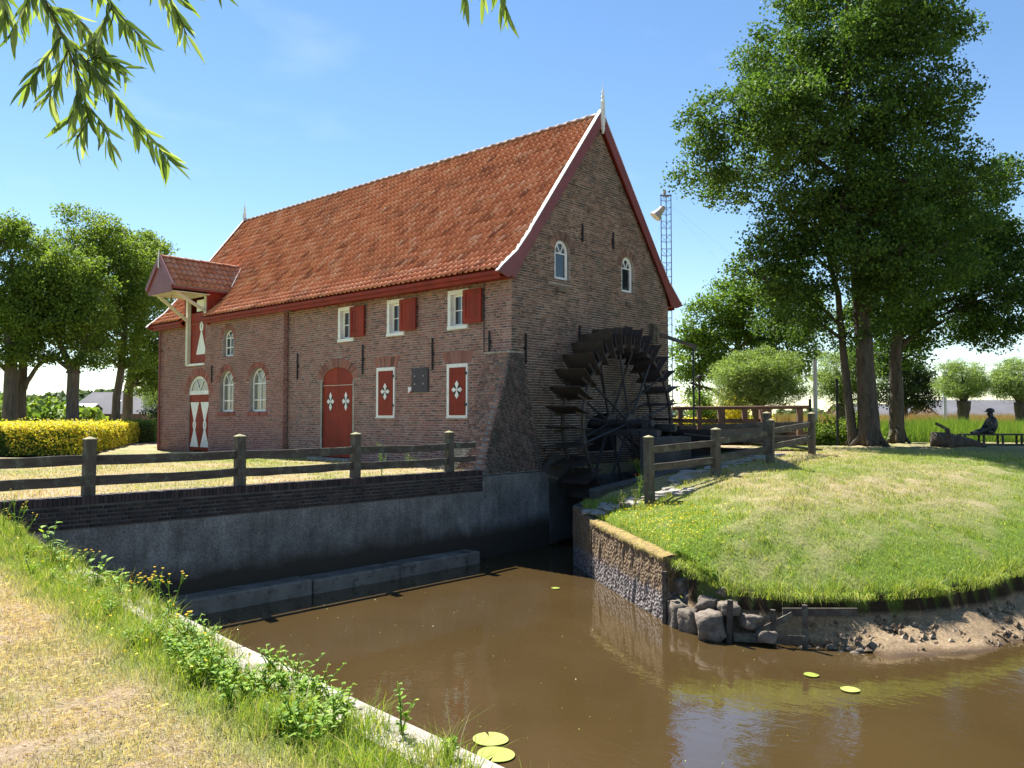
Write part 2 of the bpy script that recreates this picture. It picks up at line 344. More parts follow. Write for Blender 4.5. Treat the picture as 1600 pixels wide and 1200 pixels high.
class MB:
    """collects shapes into one mesh; every shape carries a random face value"""
    def __init__(s): s.v = []; s.f = []; s.m = []; s.r = []
    def add(s, vs, fs, mi=0, r=None):
        b = len(s.v); s.v += [tuple(v) for v in vs]; r = random.random() if r is None else r
        for f in fs: s.f.append(tuple(b + i for i in f)); s.m.append(mi); s.r.append(r)
        return s
    def box(s, a, b, mi=0, r=None):
        x0, y0, z0 = a; x1, y1, z1 = b
        return s.add([(x0, y0, z0), (x1, y0, z0), (x1, y1, z0), (x0, y1, z0), (x0, y0, z1), (x1, y0, z1), (x1, y1, z1), (x0, y1, z1)],
                     [(0, 3, 2, 1), (4, 5, 6, 7), (0, 1, 5, 4), (1, 2, 6, 5), (2, 3, 7, 6), (3, 0, 4, 7)], mi, r)
    def obox(s, c, ax, ay, az, mi=0, r=None):
        """box about c with half-axes ax, ay, az"""
        c = Vector(c); ax = Vector(ax); ay = Vector(ay); az = Vector(az)
        vs = [c - ax - ay - az, c + ax - ay - az, c + ax + ay - az, c - ax + ay - az, c - ax - ay + az, c + ax - ay + az, c + ax + ay + az, c - ax + ay + az]
        return s.add(vs, [(0, 3, 2, 1), (4, 5, 6, 7), (0, 1, 5, 4), (1, 2, 6, 5), (2, 3, 7, 6), (3, 0, 4, 7)], mi, r)
    def bar(s, a, b, w, h, mi=0, up=(0, 0, 1)):
        a = Vector(a); b = Vector(b); d = (b - a); L = d.length; d = d / L
        u = Vector(up); sx = d.cross(u)
        if sx.length < 1e-4: sx = d.cross(Vector((1, 0, 0)))
        sx.normalize(); u = sx.cross(d)
        return s.obox((a + b) / 2, d * (L / 2), sx * (w / 2), u * (h / 2), mi)
    def prism(s, poly, d0, d1, frame, mi=0, r=None):
        """poly of (u,v) extruded from depth d0 to d1; frame(u,v,d) -> xyz"""
        n = len(poly); vs = [frame(u, v, d0) for u, v in poly] + [frame(u, v, d1) for u, v in poly]
        tri = tessellate_polygon([[Vector((u, v, 0)) for u, v in poly]])
        fs = [t for t in tri] + [tuple(i + n for i in reversed(t)) for t in tri] + [(i, (i + 1) % n, n + (i + 1) % n, n + i) for i in range(n)]
        return s.add(vs, fs, mi, r)
    def tube(s, pts, rad, n=8, mi=0, cap=True):
        pts = [Vector(p) for p in pts]
        if isinstance(rad, (int, float)): rad = [rad] * len(pts)
        b = []; prev = None
        for i, p in enumerate(pts):
            d = (pts[min(i + 1, len(pts) - 1)] - pts[max(i - 1, 0)])
            d = d.normalized() if d.length > 1e-9 else Vector((0, 0, 1))
            if prev is None:
                u = d.cross(Vector((0, 0, 1)));
                if u.length < 1e-3: u = d.cross(Vector((0, 1, 0)))
            else: u = prev - d * prev.dot(d)
            u.normalize(); prev = u; w = d.cross(u)
            b += [p + (u * math.cos(2 * PI * k / n) + w * math.sin(2 * PI * k / n)) * rad[i] for k in range(n)]
        fs = [(i * n + k, i * n + (k + 1) % n, (i + 1) * n + (k + 1) % n, (i + 1) * n + k) for i in range(len(pts) - 1) for k in range(n)]
        if cap: fs += [tuple(range(n))[::-1], tuple((len(pts) - 1) * n + k for k in range(n))]
        return s.add(b, fs, mi)
    def lathe(s, c, prof, n=12, mi=0):
        c = Vector(c); vs = [c + Vector((r * math.cos(2 * PI * k / n), r * math.sin(2 * PI * k / n), z)) for r, z in prof for k in range(n)]
        m = len(prof)
        return s.add(vs, [(i * n + k, i * n + (k + 1) % n, (i + 1) * n + (k + 1) % n, (i + 1) * n + k) for i in range(m - 1) for k in range(n)] + [tuple(range(n))[::-1], tuple((m - 1) * n + k for k in range(n))], mi)
    def build(s, name, mat=None, parent=None, smooth=False, bevel=0, **kw):
        me = bpy.data.meshes.new(name); me.from_pydata(s.v, [], s.f)
        bm = bmesh.new(); bm.from_mesh(me); bmesh.ops.recalc_face_normals(bm, faces=bm.faces)
        bm.to_mesh(me); bm.free()
        me.attributes.new('rnd', 'FLOAT', 'FACE').data.foreach_set('value', s.r)
        me.polygons.foreach_set('material_index', s.m)
        o = link(name, me, mat, parent, smooth, **kw)
        if bevel:
            md = o.modifiers.new('edge', 'BEVEL'); md.width = bevel; md.segments = 1; md.limit_method = 'ANGLE'
        return o

def fast_mesh(name, V, F, mat, parent=None, attrs=None, smooth=False, **kw):
    V = np.asarray(V, np.float32).reshape(-1, 3); F = np.asarray(F, np.int32); k = F.shape[1]
    me = bpy.data.meshes.new(name); me.vertices.add(len(V)); me.vertices.foreach_set('co', V.ravel())
    me.loops.add(F.size); me.loops.foreach_set('vertex_index', F.ravel())
    me.polygons.add(len(F)); me.polygons.foreach_set('loop_start', np.arange(0, F.size, k, dtype=np.int32))
    me.update(calc_edges=True); me.validate()
    for an, (dom, arr) in (attrs or {}).items():
        me.attributes.new(an, 'FLOAT', dom).data.foreach_set('value', np.asarray(arr, np.float32))
    return link(name, me, mat, parent, smooth, **kw)

# ---- scan-line brick laying: polygons and holes in a 2-D frame
def rot2(p, a): return (p[0] * math.cos(a) - p[1] * math.sin(a), p[0] * math.sin(a) + p[1] * math.cos(a))
def spans(polys, v):
    xs = []
    for P in polys:
        for i in range(len(P)):
            (x0, y0), (x1, y1) = P[i], P[(i + 1) % len(P)]
            if (y0 <= v) != (y1 <= v): xs.append(x0 + (v - y0) / (y1 - y0) * (x1 - x0))
    xs.sort(); return list(zip(xs[::2], xs[1::2]))
def lay(polys, L=.23, H=.07, J=.015, angle=0.0, inset=0.0):
    """returns bricks as (u0,v0,u1,v1) in the rotated frame"""
    Q = [[rot2(p, -angle) for p in P] for P in polys]
    v0 = min(p[1] for P in Q for p in P); v1 = max(p[1] for P in Q for p in P)
    out = []; k = math.floor(v0 / H)
    while k * H < v1:
        a, b = k * H + J / 2, (k + 1) * H - J / 2
        for x0, x1 in spans(Q, (a + b) / 2):
            x0 += inset; x1 -= inset
            if x1 - x0 < .03: continue
            unit = L if k % 2 else L / 2
            off = (0, L * .25, 0, L * .75)[k % 4]
            x = math.floor((x0 - off) / unit) * unit + off
            while x < x1:
                s, e = max(x, x0) + J / 2, min(x + unit, x1) - J / 2
                if e - s > .025: out.append((s, max(a, v0), e, min(b, v1)))
                x += unit
        k += 1
    return out
def brick_boxes(bricks, frame, angle, depth, jitter=.004, back=.03):
    """numpy boxes without a back face; frame(u,v,d)->xyz, d outward"""
    n = len(bricks); B = np.array(bricks)
    d = depth + rng.uniform(-jitter, jitter, n); j = rng.uniform(-.003, .003, (n, 2))
    c = .004
    V = np.zeros((n, 8, 3))
    for i, (us, vs, dd) in enumerate([(0, 1, 0), (2, 1, 0), (2, 3, 0), (0, 3, 0), (0, 1, 1), (2, 1, 1), (2, 3, 1), (0, 3, 1)]):
        u = B[:, us] + (c if dd and us == 0 else (-c if dd else 0)); v = B[:, vs] + j[:, 0] + (c if dd and vs == 1 else (-c if dd else 0))
        if angle: u, v = u * math.cos(angle) - v * math.sin(angle), u * math.sin(angle) + v * math.cos(angle)
        V[:, i] = np.stack(frame(u, v, d if dd else np.full(n, -back)), -1)
    base = np.array([(4, 5, 6, 7), (0, 1, 5, 4), (1, 2, 6, 5), (2, 3, 7, 6), (3, 0, 4, 7)])
    F = (base[None] + (np.arange(n) * 8)[:, None, None]).reshape(-1, 4)
    return V.reshape(-1, 3), F, np.repeat(rng.random(n), 5), V
def frame_y(y0):      # wall facing -Y : u = x, v = z, d outwards
    return lambda u, v, d: (u, y0 - d, v)
def frame_x(x0):      # wall facing +X : u = y, v = z
    return lambda u, v, d: (x0 + d, u, v)
def brick_field(name, polys, frame, mat, parent, n_single=0, depth=.006, angle=0.0, H=.07, L=.23, jitter=.004, stuff_name=None, flip=False):
    br = lay(polys, L, H, angle=angle)
    if n_single:
        ctr = np.array([frame(*(list(rot2(((b[0] + b[2]) / 2, (b[1] + b[3]) / 2), angle)) + [0])) for b in br])
        dist = np.linalg.norm(ctr - np.array(EYE), axis=1)
        idx = np.argsort(dist); single = set(idx[:n_single].tolist())
        proto = {}
        for i in sorted(single):
            b = br[i]; w = round(b[2] - b[0], 3)
            if w not in proto:
                _, F, _, V = brick_boxes([(0, 0, b[2] - b[0], b[3] - b[1])], frame, angle, depth, 0)
                base = np.array(frame(0.0, 0.0, 0.0)); me = bpy.data.meshes.new('brick')
                me.from_pydata([tuple(p - base) for p in V[0]], [], [(4, 5, 6, 7), (0, 1, 5, 4), (1, 2, 6, 5), (2, 3, 7, 6), (3, 0, 4, 7)])
                if flip: me.flip_normals()
                me.materials.append(MAT[mat]); proto[w] = me
            o = bpy.data.objects.new('brick', proto[w]); COL.objects.link(o)
            uu, vv = rot2((b[0], b[1] + random.uniform(-.002, .002)), angle)
            o.location = frame(uu, vv, random.uniform(-jitter, jitter)); adopt(o, parent)
        br = [b for i, b in enumerate(br) if i not in single]
    V, F, r, _ = brick_boxes(br, frame, angle, depth, jitter)
    if flip: F = F[:, ::-1]
    o = fast_mesh(stuff_name or 'bricks', V, F, mat, parent, {'rnd': ('FACE', r)}, kind='stuff')
    return o
def wall_sheet(name, outer, holes, frame, mat, parent, reveal=.15, mb=None, **kw):
    """flat wall with openings and reveals; 0 depth = mortar face"""
    loops = [outer] + holes
    pts = [p for L in loops for p in L]
    tri = tessellate_polygon([[Vector((u, v, 0)) for u, v in L] for L in loops])
    m = MB(); m.add([frame(u, v, 0) for u, v in pts], [t for t in tri])
    for h in holes:
        n = len(h); m.add([frame(u, v, 0) for u, v in h] + [frame(u, v, -reveal) for u, v in h], [(i, (i + 1) % n, n + (i + 1) % n, n + i) for i in range(n)])
    return m.build(name, mat, parent, **kw)
def arch(x0, x1, z0, zs, zt, n=10):
    """opening: rectangle to the springing zs then an elliptic arch to zt"""
    c = (x0 + x1) / 2; a = (x1 - x0) / 2
    P = [(x0, z0), (x1, z0)]
    P += [(c + a * math.cos(t), zs + (zt - zs) * math.sin(t)) for t in [PI * i / n for i in range(n + 1)]]
    return P
def rect(x0, x1, z0, z1): return [(x0, z0), (x1, z0), (x1, z1), (x0, z1)]
def voussoirs(x0, x1, zs, zt, t, frame, mat, parent, n, depth=.016, name='arch_brick', a0=0.0, a1=PI):
    c = (x0 + x1) / 2; a = (x1 - x0) / 2; b = zt - zs
    m = MB()
    for i in range(n):
        t0 = a0 + (a1 - a0) * (i + .09) / n; t1 = a0 + (a1 - a0) * (i + .91) / n
        q = [(c + (a + e) * math.cos(s), zs + (b + e) * math.sin(s)) for s, e in ((t0, .004), (t1, .004), (t1, t), (t0, t))]
        m.prism(q, -.02, depth + random.uniform(-.003, .003), frame)
    return m.build(name, mat, parent)

# ================================================================== THE MILL
X0, X1 = -20.15, 0.0          # west and east ends
XS = -10.6                    # where the proud annex front begins (to the west)
YA = -0.2                     # annex front plane
YN = 7.8                      # north wall
ZE = 5.06                     # top of the side walls
YR, ZR = 3.9, 10.42           # ridge
ROOF = [(-.52, 5.20), (.10, 5.70), (.62, 6.30), (YR, ZR)]     # south slope, bell-cast at the eave
mill = thing('water_mill', (-10, 3.9, 0), 'long brick water mill with steep orange pantile roof beside the pond', 'mill')

# --- south front (east half)
W1 = rect(-5.66, -4.79, 1.32, 2.85); W2 = rect(-2.49, -1.65, 1.32, 2.83)
U = [rect(-7.68, -6.84, 3.76, 4.90), rect(-5.18, -4.36, 3.79, 4.91), rect(-2.47, -1.64, 3.80, 4.92)]
DOOR = arch(-8.55, -6.89, -.3, 2.56, 2.96, 14)
front_out = rect(XS, X1, -.4, ZE)
wallF = wall_sheet('wall', front_out, [W1, W2, DOOR] + U, frame_y(.012), 'mortar', mill, .22)
ringD = arch(-8.86, -6.58, 2.5, 2.56, 3.27, 14)
lint1 = rect(-5.82, -4.63, 2.85, 3.17); lint2 = rect(-2.66, -1.48, 2.83, 3.17)
lintU = [rect(u[0][0] - .12, u[1][0] + .12, u[2][1], 5.05) for u in U]
def bites(*hs): return list(hs)
# the arch ring and lintels are left out of the coursed bricks
ringpoly = [( -8.86, 2.5), (-8.55, 2.5)] + [(-8.55 + .83 + .83 * math.cos(t), 2.56 + .40 * math.sin(t)) for t in [PI - PI * i / 14 for i in range(15)]] + [(-6.89, 2.5), (-6.58, 2.5)] + \
           [(-7.72 + 1.14 * math.cos(t), 2.56 + .71 * math.sin(t)) for t in [PI * i / 14 for i in range(15)]]
PL = rect(-3.98, -3.27, 2.05, 2.76)
brick_field('brick', [front_out, W1, W2, DOOR, ringpoly, lint1, lint2, PL] + U + lintU, frame_y(.012), 'brick_front', wallF, 210, stuff_name='bricks')
voussoirs(-8.55, -6.89, 2.56, 2.96, .30, frame_y(.012), 'brick_front', wallF, 30)
def soldier(poly, parent, mat, frame, fan=.35, w=.06, name='lintel_brick'):
    x0, x1, z0, z1 = poly[0][0], poly[1][0], poly[0][1], poly[2][1]
    m = MB(); n = max(3, int((x1 - x0) / w)); c = (x0 + x1) / 2
    for i in range(n):
        a = x0 + (x1 - x0) * (i + .08) / n; b = x0 + (x1 - x0) * (i + .92) / n
        s = fan * (((a + b) / 2 - c) / (x1 - x0)) * .35
        m.prism([(a - s * .5, z0 + .006), (b - s * .5, z0 + .006), (b + s * .5, z1 - .004), (a + s * .5, z1 - .004)], -.02, .012 + random.uniform(-.003, .003), frame)
    return m.build(name, mat, parent)
for q in (lint1, lint2): soldier(q, wallF, 'brick_front', frame_y(.012), .6)
for q in lintU:
    if q[2][1] - q[0][1] > .1: soldier(q, wallF, 'brick_front', frame_y(.012), .1)

# --- annex front (proud by 0.2 m)
AD = arch(-17.47, -15.82, -.3, 2.24, 2.96, 14)
A1 = arch(-14.98, -13.95, 1.52, 2.62, 3.10, 12); A2 = arch(-12.82, -11.70, 1.52, 2.62, 3.12, 12)
A3 = arch(-14.80, -14.00, 3.62, 4.32, 4.66, 10)
HATCH = rect(-17.55, -16.15, 3.40, 5.05)
ann_out = rect(X0, XS, -.4, ZE)
wallA = wall_sheet('wall', ann_out, [AD, A1, A2, A3, HATCH], frame_y(YA + .012), 'mortar', mill, .3)
def ring(A, t, z0):
    x0, x1, zs = A[0][0], A[1][0], A[2][1]; zt = max(p[1] for p in A); c = (x0 + x1) / 2; a = (x1 - x0) / 2
    return [(c + (a + t) * math.cos(s), zs + (zt - zs + t) * math.sin(s)) for s in [PI * i / 14 for i in range(15)]] + \
           [(c + a * math.cos(s), zs + (zt - zs) * math.sin(s)) for s in [PI - PI * i / 14 for i in range(15)]]
brick_field('brick', [ann_out, AD, A1, A2, A3, HATCH, ring(AD, .3, 0), ring(A1, .22, 0), ring(A2, .22, 0), ring(A3, .2, 0)], frame_y(YA + .012), 'brick_annex', wallA)
for A, t, n in ((AD, .3, 26), (A1, .22, 18), (A2, .22, 18), (A3, .2, 14)):
    voussoirs(A[0][0], A[1][0], A[2][1], max(p[1] for p in A), t, frame_y(YA + .012), 'brick_annex', wallA, n)
m = MB()
for A in (A1, A2):           # brick sills on edge
    x = A[0][0] - .12
    while x < A[1][0] + .1:
        m.box((x, YA - .03, A[0][1] - .13), (x + .055, YA + .02, A[0][1] - .005)); x += .065
m.build('sill_brick', 'brick_annex', wallA)
# return of the annex, facing east
rt = rect(YA, 0.0, -.4, ZE)
rtw = wall_sheet('wall', rt, [], frame_x(XS), 'mortar', mill, 0)
brick_field('brick', [rt], frame_x(XS), 'brick_annex', rtw, depth=.010)

# --- east gable
gp = [(0.0, -.35), (YN, -.35), (YN, ZE), (YN - .15, 5.55), (YN - .62, 6.12), (YR, ZR - .28), (.62, 6.12), (.15, 5.55), (0.0, ZE)]
G1 = arch(1.80, 2.50, 5.24, 6.02, 6.40, 10); G2 = arch(5.10, 5.78, 5.24, 6.02, 6.38, 10)
AX = arch(3.30, 5.1, .30, 1.05, 1.45, 8)
wallG = wall_sheet('wall', gp, [G1, G2, AX], frame_x(-.012), 'mortar_gable', mill, .24)
brick_field('brick', [gp, G1, G2, AX, ring(G1, .22, 0), ring(G2, .22, 0)], frame_x(-.012), 'brick_gable', wallG, 90, depth=.012, jitter=.005)
for A in (G1, G2): voussoirs(A[0][0], A[1][0], A[2][1], max(p[1] for p in A), .22, frame_x(-.012), 'brick_gable', wallG, 16)
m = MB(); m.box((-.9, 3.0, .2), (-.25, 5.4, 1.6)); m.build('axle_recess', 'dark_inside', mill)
# put-log stubs and the paler lintel patch under the gable windows
m = MB(); m.box((-.02, 1.86, 4.88), (.07, 2.2, 5.0)); m.box((-.02, 5.28, 4.80), (.06, 5.55, 4.93)); m.build('stone_stub', 'stone', mill)
m = MB(); m.box((-.01, 1.5, 5.06), (.03, 2.55, 5.12)); m.build('render_strip', 'mortar_gable', mill)

# --- north and west walls (behind), plain coursed
def brick_tex_mat():
    mm, n, out = new_mat('brick_behind'); c = N(n, 'ShaderNodeTexCoord'); b = N(n, 'ShaderNodeTexBrick')
    mp = N(n, 'ShaderNodeMapping'); mp.inputs['Rotation'].default_value = (PI / 2, 0, 0)
    n.links.new(c.outputs['Object'], mp.inputs[0]); n.links.new(mp.outputs[0], b.inputs['Vector'])
    b.inputs['Color1'].default_value = (.2, .09, .07, 1); b.inputs['Color2'].default_value = (.12, .06, .05, 1); b.inputs['Mortar'].default_value = (.25, .22, .2, 1)
    b.inputs['Scale'].default_value = 1; b.inputs['Brick Width'].default_value = .22; b.inputs['Row Height'].default_value = .07; b.inputs['Mortar Size'].default_value = .006
    finish(n, out, b.outputs['Color'], .9); return mm
MAT['brick_behind'] = brick_tex_mat()
m = MB(); m.box((X0, YN - .3, -.4), (X1 - .05, YN, ZE)); m.build('wall', 'brick_behind', mill)
m = MB()
m.add([(X0, YA, -.4), (X0, YN, -.4), (X0, YN, ZE), (X0, YR, ZR - .3), (X0, YA, ZE)], [(0, 4, 3, 2, 1)])
m.build('wall', 'brick_behind', mill)
# dark room behind the openings
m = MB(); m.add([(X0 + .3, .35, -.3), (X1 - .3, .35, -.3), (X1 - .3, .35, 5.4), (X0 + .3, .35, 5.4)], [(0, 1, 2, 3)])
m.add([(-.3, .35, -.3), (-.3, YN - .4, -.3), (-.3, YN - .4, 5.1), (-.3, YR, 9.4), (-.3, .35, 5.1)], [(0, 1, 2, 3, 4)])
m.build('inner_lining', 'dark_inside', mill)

# --- roof: boarding, pantiles, ridge tiles
def roof_pt(prof, s):
    """point (y,z) and tangent at length s up the profile from the eave"""
    for (a, b) in zip(prof[:-1], prof[1:]):
        L = math.hypot(b[0] - a[0], b[1] - a[1])
        if s <= L or b is prof[-1]:
            t = s / L; return (a[0] + (b[0] - a[0]) * t, a[1] + (b[1] - a[1]) * t, (b[0] - a[0]) / L, (b[1] - a[1]) / L)
        s -= L
RL = sum(math.hypot(b[0] - a[0], b[1] - a[1]) for a, b in zip(ROOF[:-1], ROOF[1:]))
NORTH = [(2 * YR - y, z) for y, z in ROOF]
XR0, XR1 = X0 - .22, X1 + .10
m = MB()
for prof in (ROOF, NORTH):
    for i in range(3):
        for xa, xb in (((XR0, -17.62), (-15.88, XR1)) if (prof is ROOF and i < 2) else ((XR0, XR1),)):
            (y0, z0), (y1, z1) = prof[i], prof[i + 1]
            m.add([(xa, y0, z0 - .02), (xb, y0, z0 - .02), (xb, y1, z1 - .02), (xa, y1, z1 - .02), (xa, y0, z0 - .12), (xb, y0, z0 - .12), (xb, y1, z1 - .12), (xa, y1, z1 - .12)],
                  [(0, 1, 2, 3), (7, 6, 5, 4), (0, 4, 5, 1), (1, 5, 6, 2), (3, 7, 4, 0)])
roof = m.build('roof', 'red', mill)
def pantile_pts(w):
    """cross-section of an S tile: wide shallow trough, then a narrow high roll"""
    return [((t - .52) * w, h) for t, h in ((-.02, .022), (.10, .006), (.30, .0), (.50, .004), (.64, .018), (.75, .052), (.84, .066), (.93, .052), (1.03, .020))]
def tile_mesh(w, l, t=.009, lift=.052):
    """one tile: u across, v up the slope, d outward; lower edge lifted over the course beneath"""
    S = pantile_pts(w); V = []; F = []
    n = len(S)
    for v, k in ((0, lift), (l, .0)):
        for u, h in S: V.append((u, v, h + k))
    for u, h in S: V.append((u, 0, h + lift - t * 1.6))
    F += [(i, i + 1, n + i + 1, n + i) for i in range(n - 1)]
    F += [(2 * n + i, 2 * n + i + 1, i + 1, i) for i in range(n - 1)]
    return np.array(V), np.array(F)
def tile_field(prof, parent, xa, xb, mat, cols, rows, skip=None, single=0, sgn=1, proto_name='tile'):
    w = (xb - xa) / cols; Ltot = sum(math.hypot(b[0] - a[0], b[1] - a[1]) for a, b in zip(prof[:-1], prof[1:])); l = (Ltot - .06) / rows
    TV, TF = tile_mesh(w, l * 1.14)
    recs = []
    for r in range(rows):
        y, z, ty, tz = roof_pt(prof, r * l)
        y2, z2, _, _ = roof_pt(prof, min(r * l + l * 1.1, Ltot)); L = math.hypot(y2 - y, z2 - z); ty, tz = (y2 - y) / L, (z2 - z) / L
        ny, nz_ = -tz * (1 if ty >= 0 else -1), abs(ty)
        for c in range(cols):
            x = xa + (c + .5) * w
            if skip and skip(x, y, z): continue
            recs.append((x, y, z, ty, tz, ny, nz_))
    d = [(Vector((q[0], q[1], q[2])) - EYE).length for q in recs]
    order = np.argsort(d); singles = set(order[:single].tolist())
    if single:
        me = bpy.data.meshes.new('tile'); me.from_pydata(TV.tolist(), [], TF.tolist()); me.materials.append(MAT[mat]); me.shade_smooth()
        sol = me
    VV = []; 
    for i, (x, y, z, ty, tz, ny, nz_) in enumerate(recs):
        jd = random.uniform(-.004, .006); ju = random.uniform(-.006, .006); ja = random.uniform(-.012, .012)
        if i in singles:
            o = bpy.data.objects.new('tile', sol); COL.objects.link(o)
            M = Matrix(((1, 0, 0), (0, ty, ny), (0, tz, nz_))).to_4x4(); M = Matrix(((1, 0, 0, x + ju), (0, ty, ny, y + ny * jd), (0, tz, nz_, z + nz_ * jd), (0, 0, 0, 1)))
            o.matrix_basis = M @ Matrix.Rotation(ja, 4, 'Z'); adopt(o, parent); continue
        u = TV[:, 0] + ju + TV[:, 1] * ja; v = TV[:, 1]; h = TV[:, 2] + jd
        VV.append(np.stack([x + u, y + ty * v + ny * h, z + tz * v + nz_ * h], -1))
    n = len(VV); V = np.concatenate(VV); F = (TF[None] + (np.arange(n) * len(TV))[:, None, None]).reshape(-1, 4)
    return fast_mesh('tiles', V, F, mat, parent, {'rnd': ('FACE', np.repeat(rng.random(n), len(TF)))}, smooth=True, kind='stuff')
DX0, DX1, DRZ = -17.72, -15.75, 7.50      # dormer footprint
def in_dormer(x, y, z):
    return abs(x + 16.75) < .90 and y < 1.0 and z < DRZ - abs(x + 16.75) * 1.12 - .25
tile_field(ROOF, roof, XR0 + .08, XR1 - .06, 'tile', 94, 24, in_dormer, 299)
tile_field(NORTH, roof, XR0 + .08, XR1 - .06, 'tile', 94, 24)
# ridge tiles
def ridge_run(a, b, n, mat, parent, rad=.12, name='ridge_tile'):
    a = Vector(a); b = Vector(b); d = (b - a) / n; side = d.cross(Vector((0, 0, 1))).normalized(); L = d.length
    first = None
    for i in range(n):
        if first is None:
            m = MB(); K = 7
            vs = []
            for v, r in ((-.02, rad * 1.12), (L * .12, rad * 1.1), (L * .13, rad), (L + .02, rad * .97)):
                for k in range(K):
                    t = PI * k / (K - 1); vs.append(d.normalized() * v + side * (r * 1.05 * math.cos(t)) + Vector((0, 0, r * .85 * math.sin(t) - .03)))
            m.add(vs, [(q * K + k, q * K + k + 1, (q + 1) * K + k + 1, (q + 1) * K + k) for q in range(3) for k in range(K - 1)])
            first = m.build(name, mat, None, True); first.location = a; adopt(first, parent); o = first
        else:
            o = bpy.data.objects.new(name, first.data); COL.objects.link(o); o.location = a + d * i; adopt(o, parent)
        o.location.z += random.uniform(-.006, .006)
MAT['ridge'] = piece_mat('ridge', [(0, (.46, .29, .23)), (.5, (.56, .4, .34)), (1, (.62, .49, .43))], grime=(.2, .17, .15), grime_scale=2)
ridge_run((XR0 + .05, YR, ZR + .06), (XR1 - .15, YR, ZR + .06), 56, 'ridge', roof)

# --- eaves boards, verge boards, finials
m = MB(); m.box((-15.88, -.46, 4.97), (XR1 - .12, -.42, 5.105)); m.box((XR0 + .2, -.46, 4.97), (-17.62, -.42, 5.105))
m.build('eaves_board', 'red', mill)
m = MB(); m.box((-15.88, -.42, 5.02), (XR1 - .12, 0.02, 5.05)); m.box((XR0 + .2, -.42, 5.02), (-17.62, 0.02, 5.05)); m.box((XR0 + .2, YN - .02, 5.02), (XR1 - .12, YN + .4, 5.05)); m.box((XR0 + .2, YN + .4, 4.95), (XR1 - .12, YN + .44, 5.14)); m.build('soffit', 'red', mill)
def verge(x, south, thick=.05, sx=1):
    P = [(-.66, 5.10), (-.55, 5.22), (.10, 5.76), (.62, 6.38), (YR, ZR + .16)]
    Q = [(YR, ZR - .30), (.85, 6.22), (.40, 5.62), (.12, 5.22), (-.02, 4.98), (-.16, 5.05), (-.28, 4.98), (-.42, 5.02)]
    poly = P + Q
    if not south: poly = [(2 * YR - y, z) for y, z in poly]
    mm = MB(); mm.prism(poly, x, x + thick * sx, lambda u, v, d: (d, u, v))
    return mm.build('verge_board', 'verge_red', mill, bevel=.006)
for x, sx in ((.10, 1), (X0 - .22, -1)):
    for south in (True, False):
        verge(x, south, .05, sx)
        mm = MB(); P = [(-.66, 5.13), (-.55, 5.25), (.10, 5.79), (.62, 6.41), (YR, ZR + .20)]
        if not south: P = [(2 * YR - y, z) for y, z in P]
        for a, b in zip(P[:-1], P[1:]):
            mm.bar((x - .03 * sx, a[0], a[1]), (x - .01 * sx, b[0], b[1]), .125, .03)
        mm.build('verge_capping', 'capping', mill)
    fx = x + .07 * sx
    mm = MB(); pr = [(-.075, 0), (.075, 0), (.085, -.6), (.05, -.72), (.06, -.8), (0, -.98), (-.06, -.8), (-.05, -.72), (-.085, -.6)]
    mm.prism([(YR + u, ZR + .42 + v) for u, v in pr], fx - .03, fx + .03, lambda u, v, d: (d, u, v))
    mm.lathe((fx, YR, ZR + .40), [(.05, 0), (.065, .05), (.03, .1), (.06, .17), (.03, .24), (.045, .30), (.02, .38), (.012, .46), (.004, .62)], 8)
    mm.build('finial', 'white', mill, smooth=False)

# --- windows, shutters, doors
def emblem(parent, frame, cx, cz, w, h):
    """black lozenge with four white petals"""
    mm = MB(); mm.prism([(cx - w, cz), (cx, cz - h), (cx + w, cz), (cx, cz + h)], .002, .005, frame, 0)
    for sx, sz in ((0, 1), (0, -1)):
        mm.prism([(cx, cz), (cx + w * .36, cz + sz * h * .62), (cx, cz + sz * h), (cx - w * .36, cz + sz * h * .62)], .004, .009, frame, 1)
    for s in (1, -1):
        mm.prism([(cx, cz), (cx + s * w * .62, cz + h * .27), (cx + s * w, cz), (cx + s * w * .62, cz - h * .27)], .004, .009, frame, 1)
    return mm.build('emblem', ['emblem_black', 'white'], parent)
for (x0, x1, z0, z1) in ((-5.66, -4.79, 1.32, 2.85), (-2.49, -1.65, 1.32, 2.83)):
    f = MB(); y = -.03; b = .11
    f.box((x0, y, z0), (x0 + b, .10, z1)); f.box((x1 - b * .6, y, z0), (x1, .10, z1)); f.box((x0 + b, y, z1 - b), (x1 - b * .6, .10, z1)); f.box((x0 + b, y, z0), (x1 - b * .6, .10, z0 + b)); f.box((x0 - .02, y - .025, z0 - .03), (x1 + .02, .05, z0 - .001))
    win = f.build('window_frame', 'white', mill, bevel=.006)
    s = MB(); s.box((x0 + b + .004, -.045, z0 + b * .5), (x1 - b * .6 - .004, -.012, z1 - b - .004))
    zb = [z0 + .34, z1 - .30]
    for z in zb: s.box((x0 + b + .12, -.055, z), (x1 - b * .6 - .02, -.045, z + .035))
    sh = s.build('shutter', 'red', win, bevel=.004)
    emblem(sh, frame_y(-.045), (x0 + x1) / 2 + .02, (z0 + z1) / 2 + .02, .215, .26)
    for z in zb: h = MB(); h.box((x1 - b * .6 - .02, -.06, z - .02), (x1 - .01, -.035, z + .05)); h.build('hinge', 'iron', win)
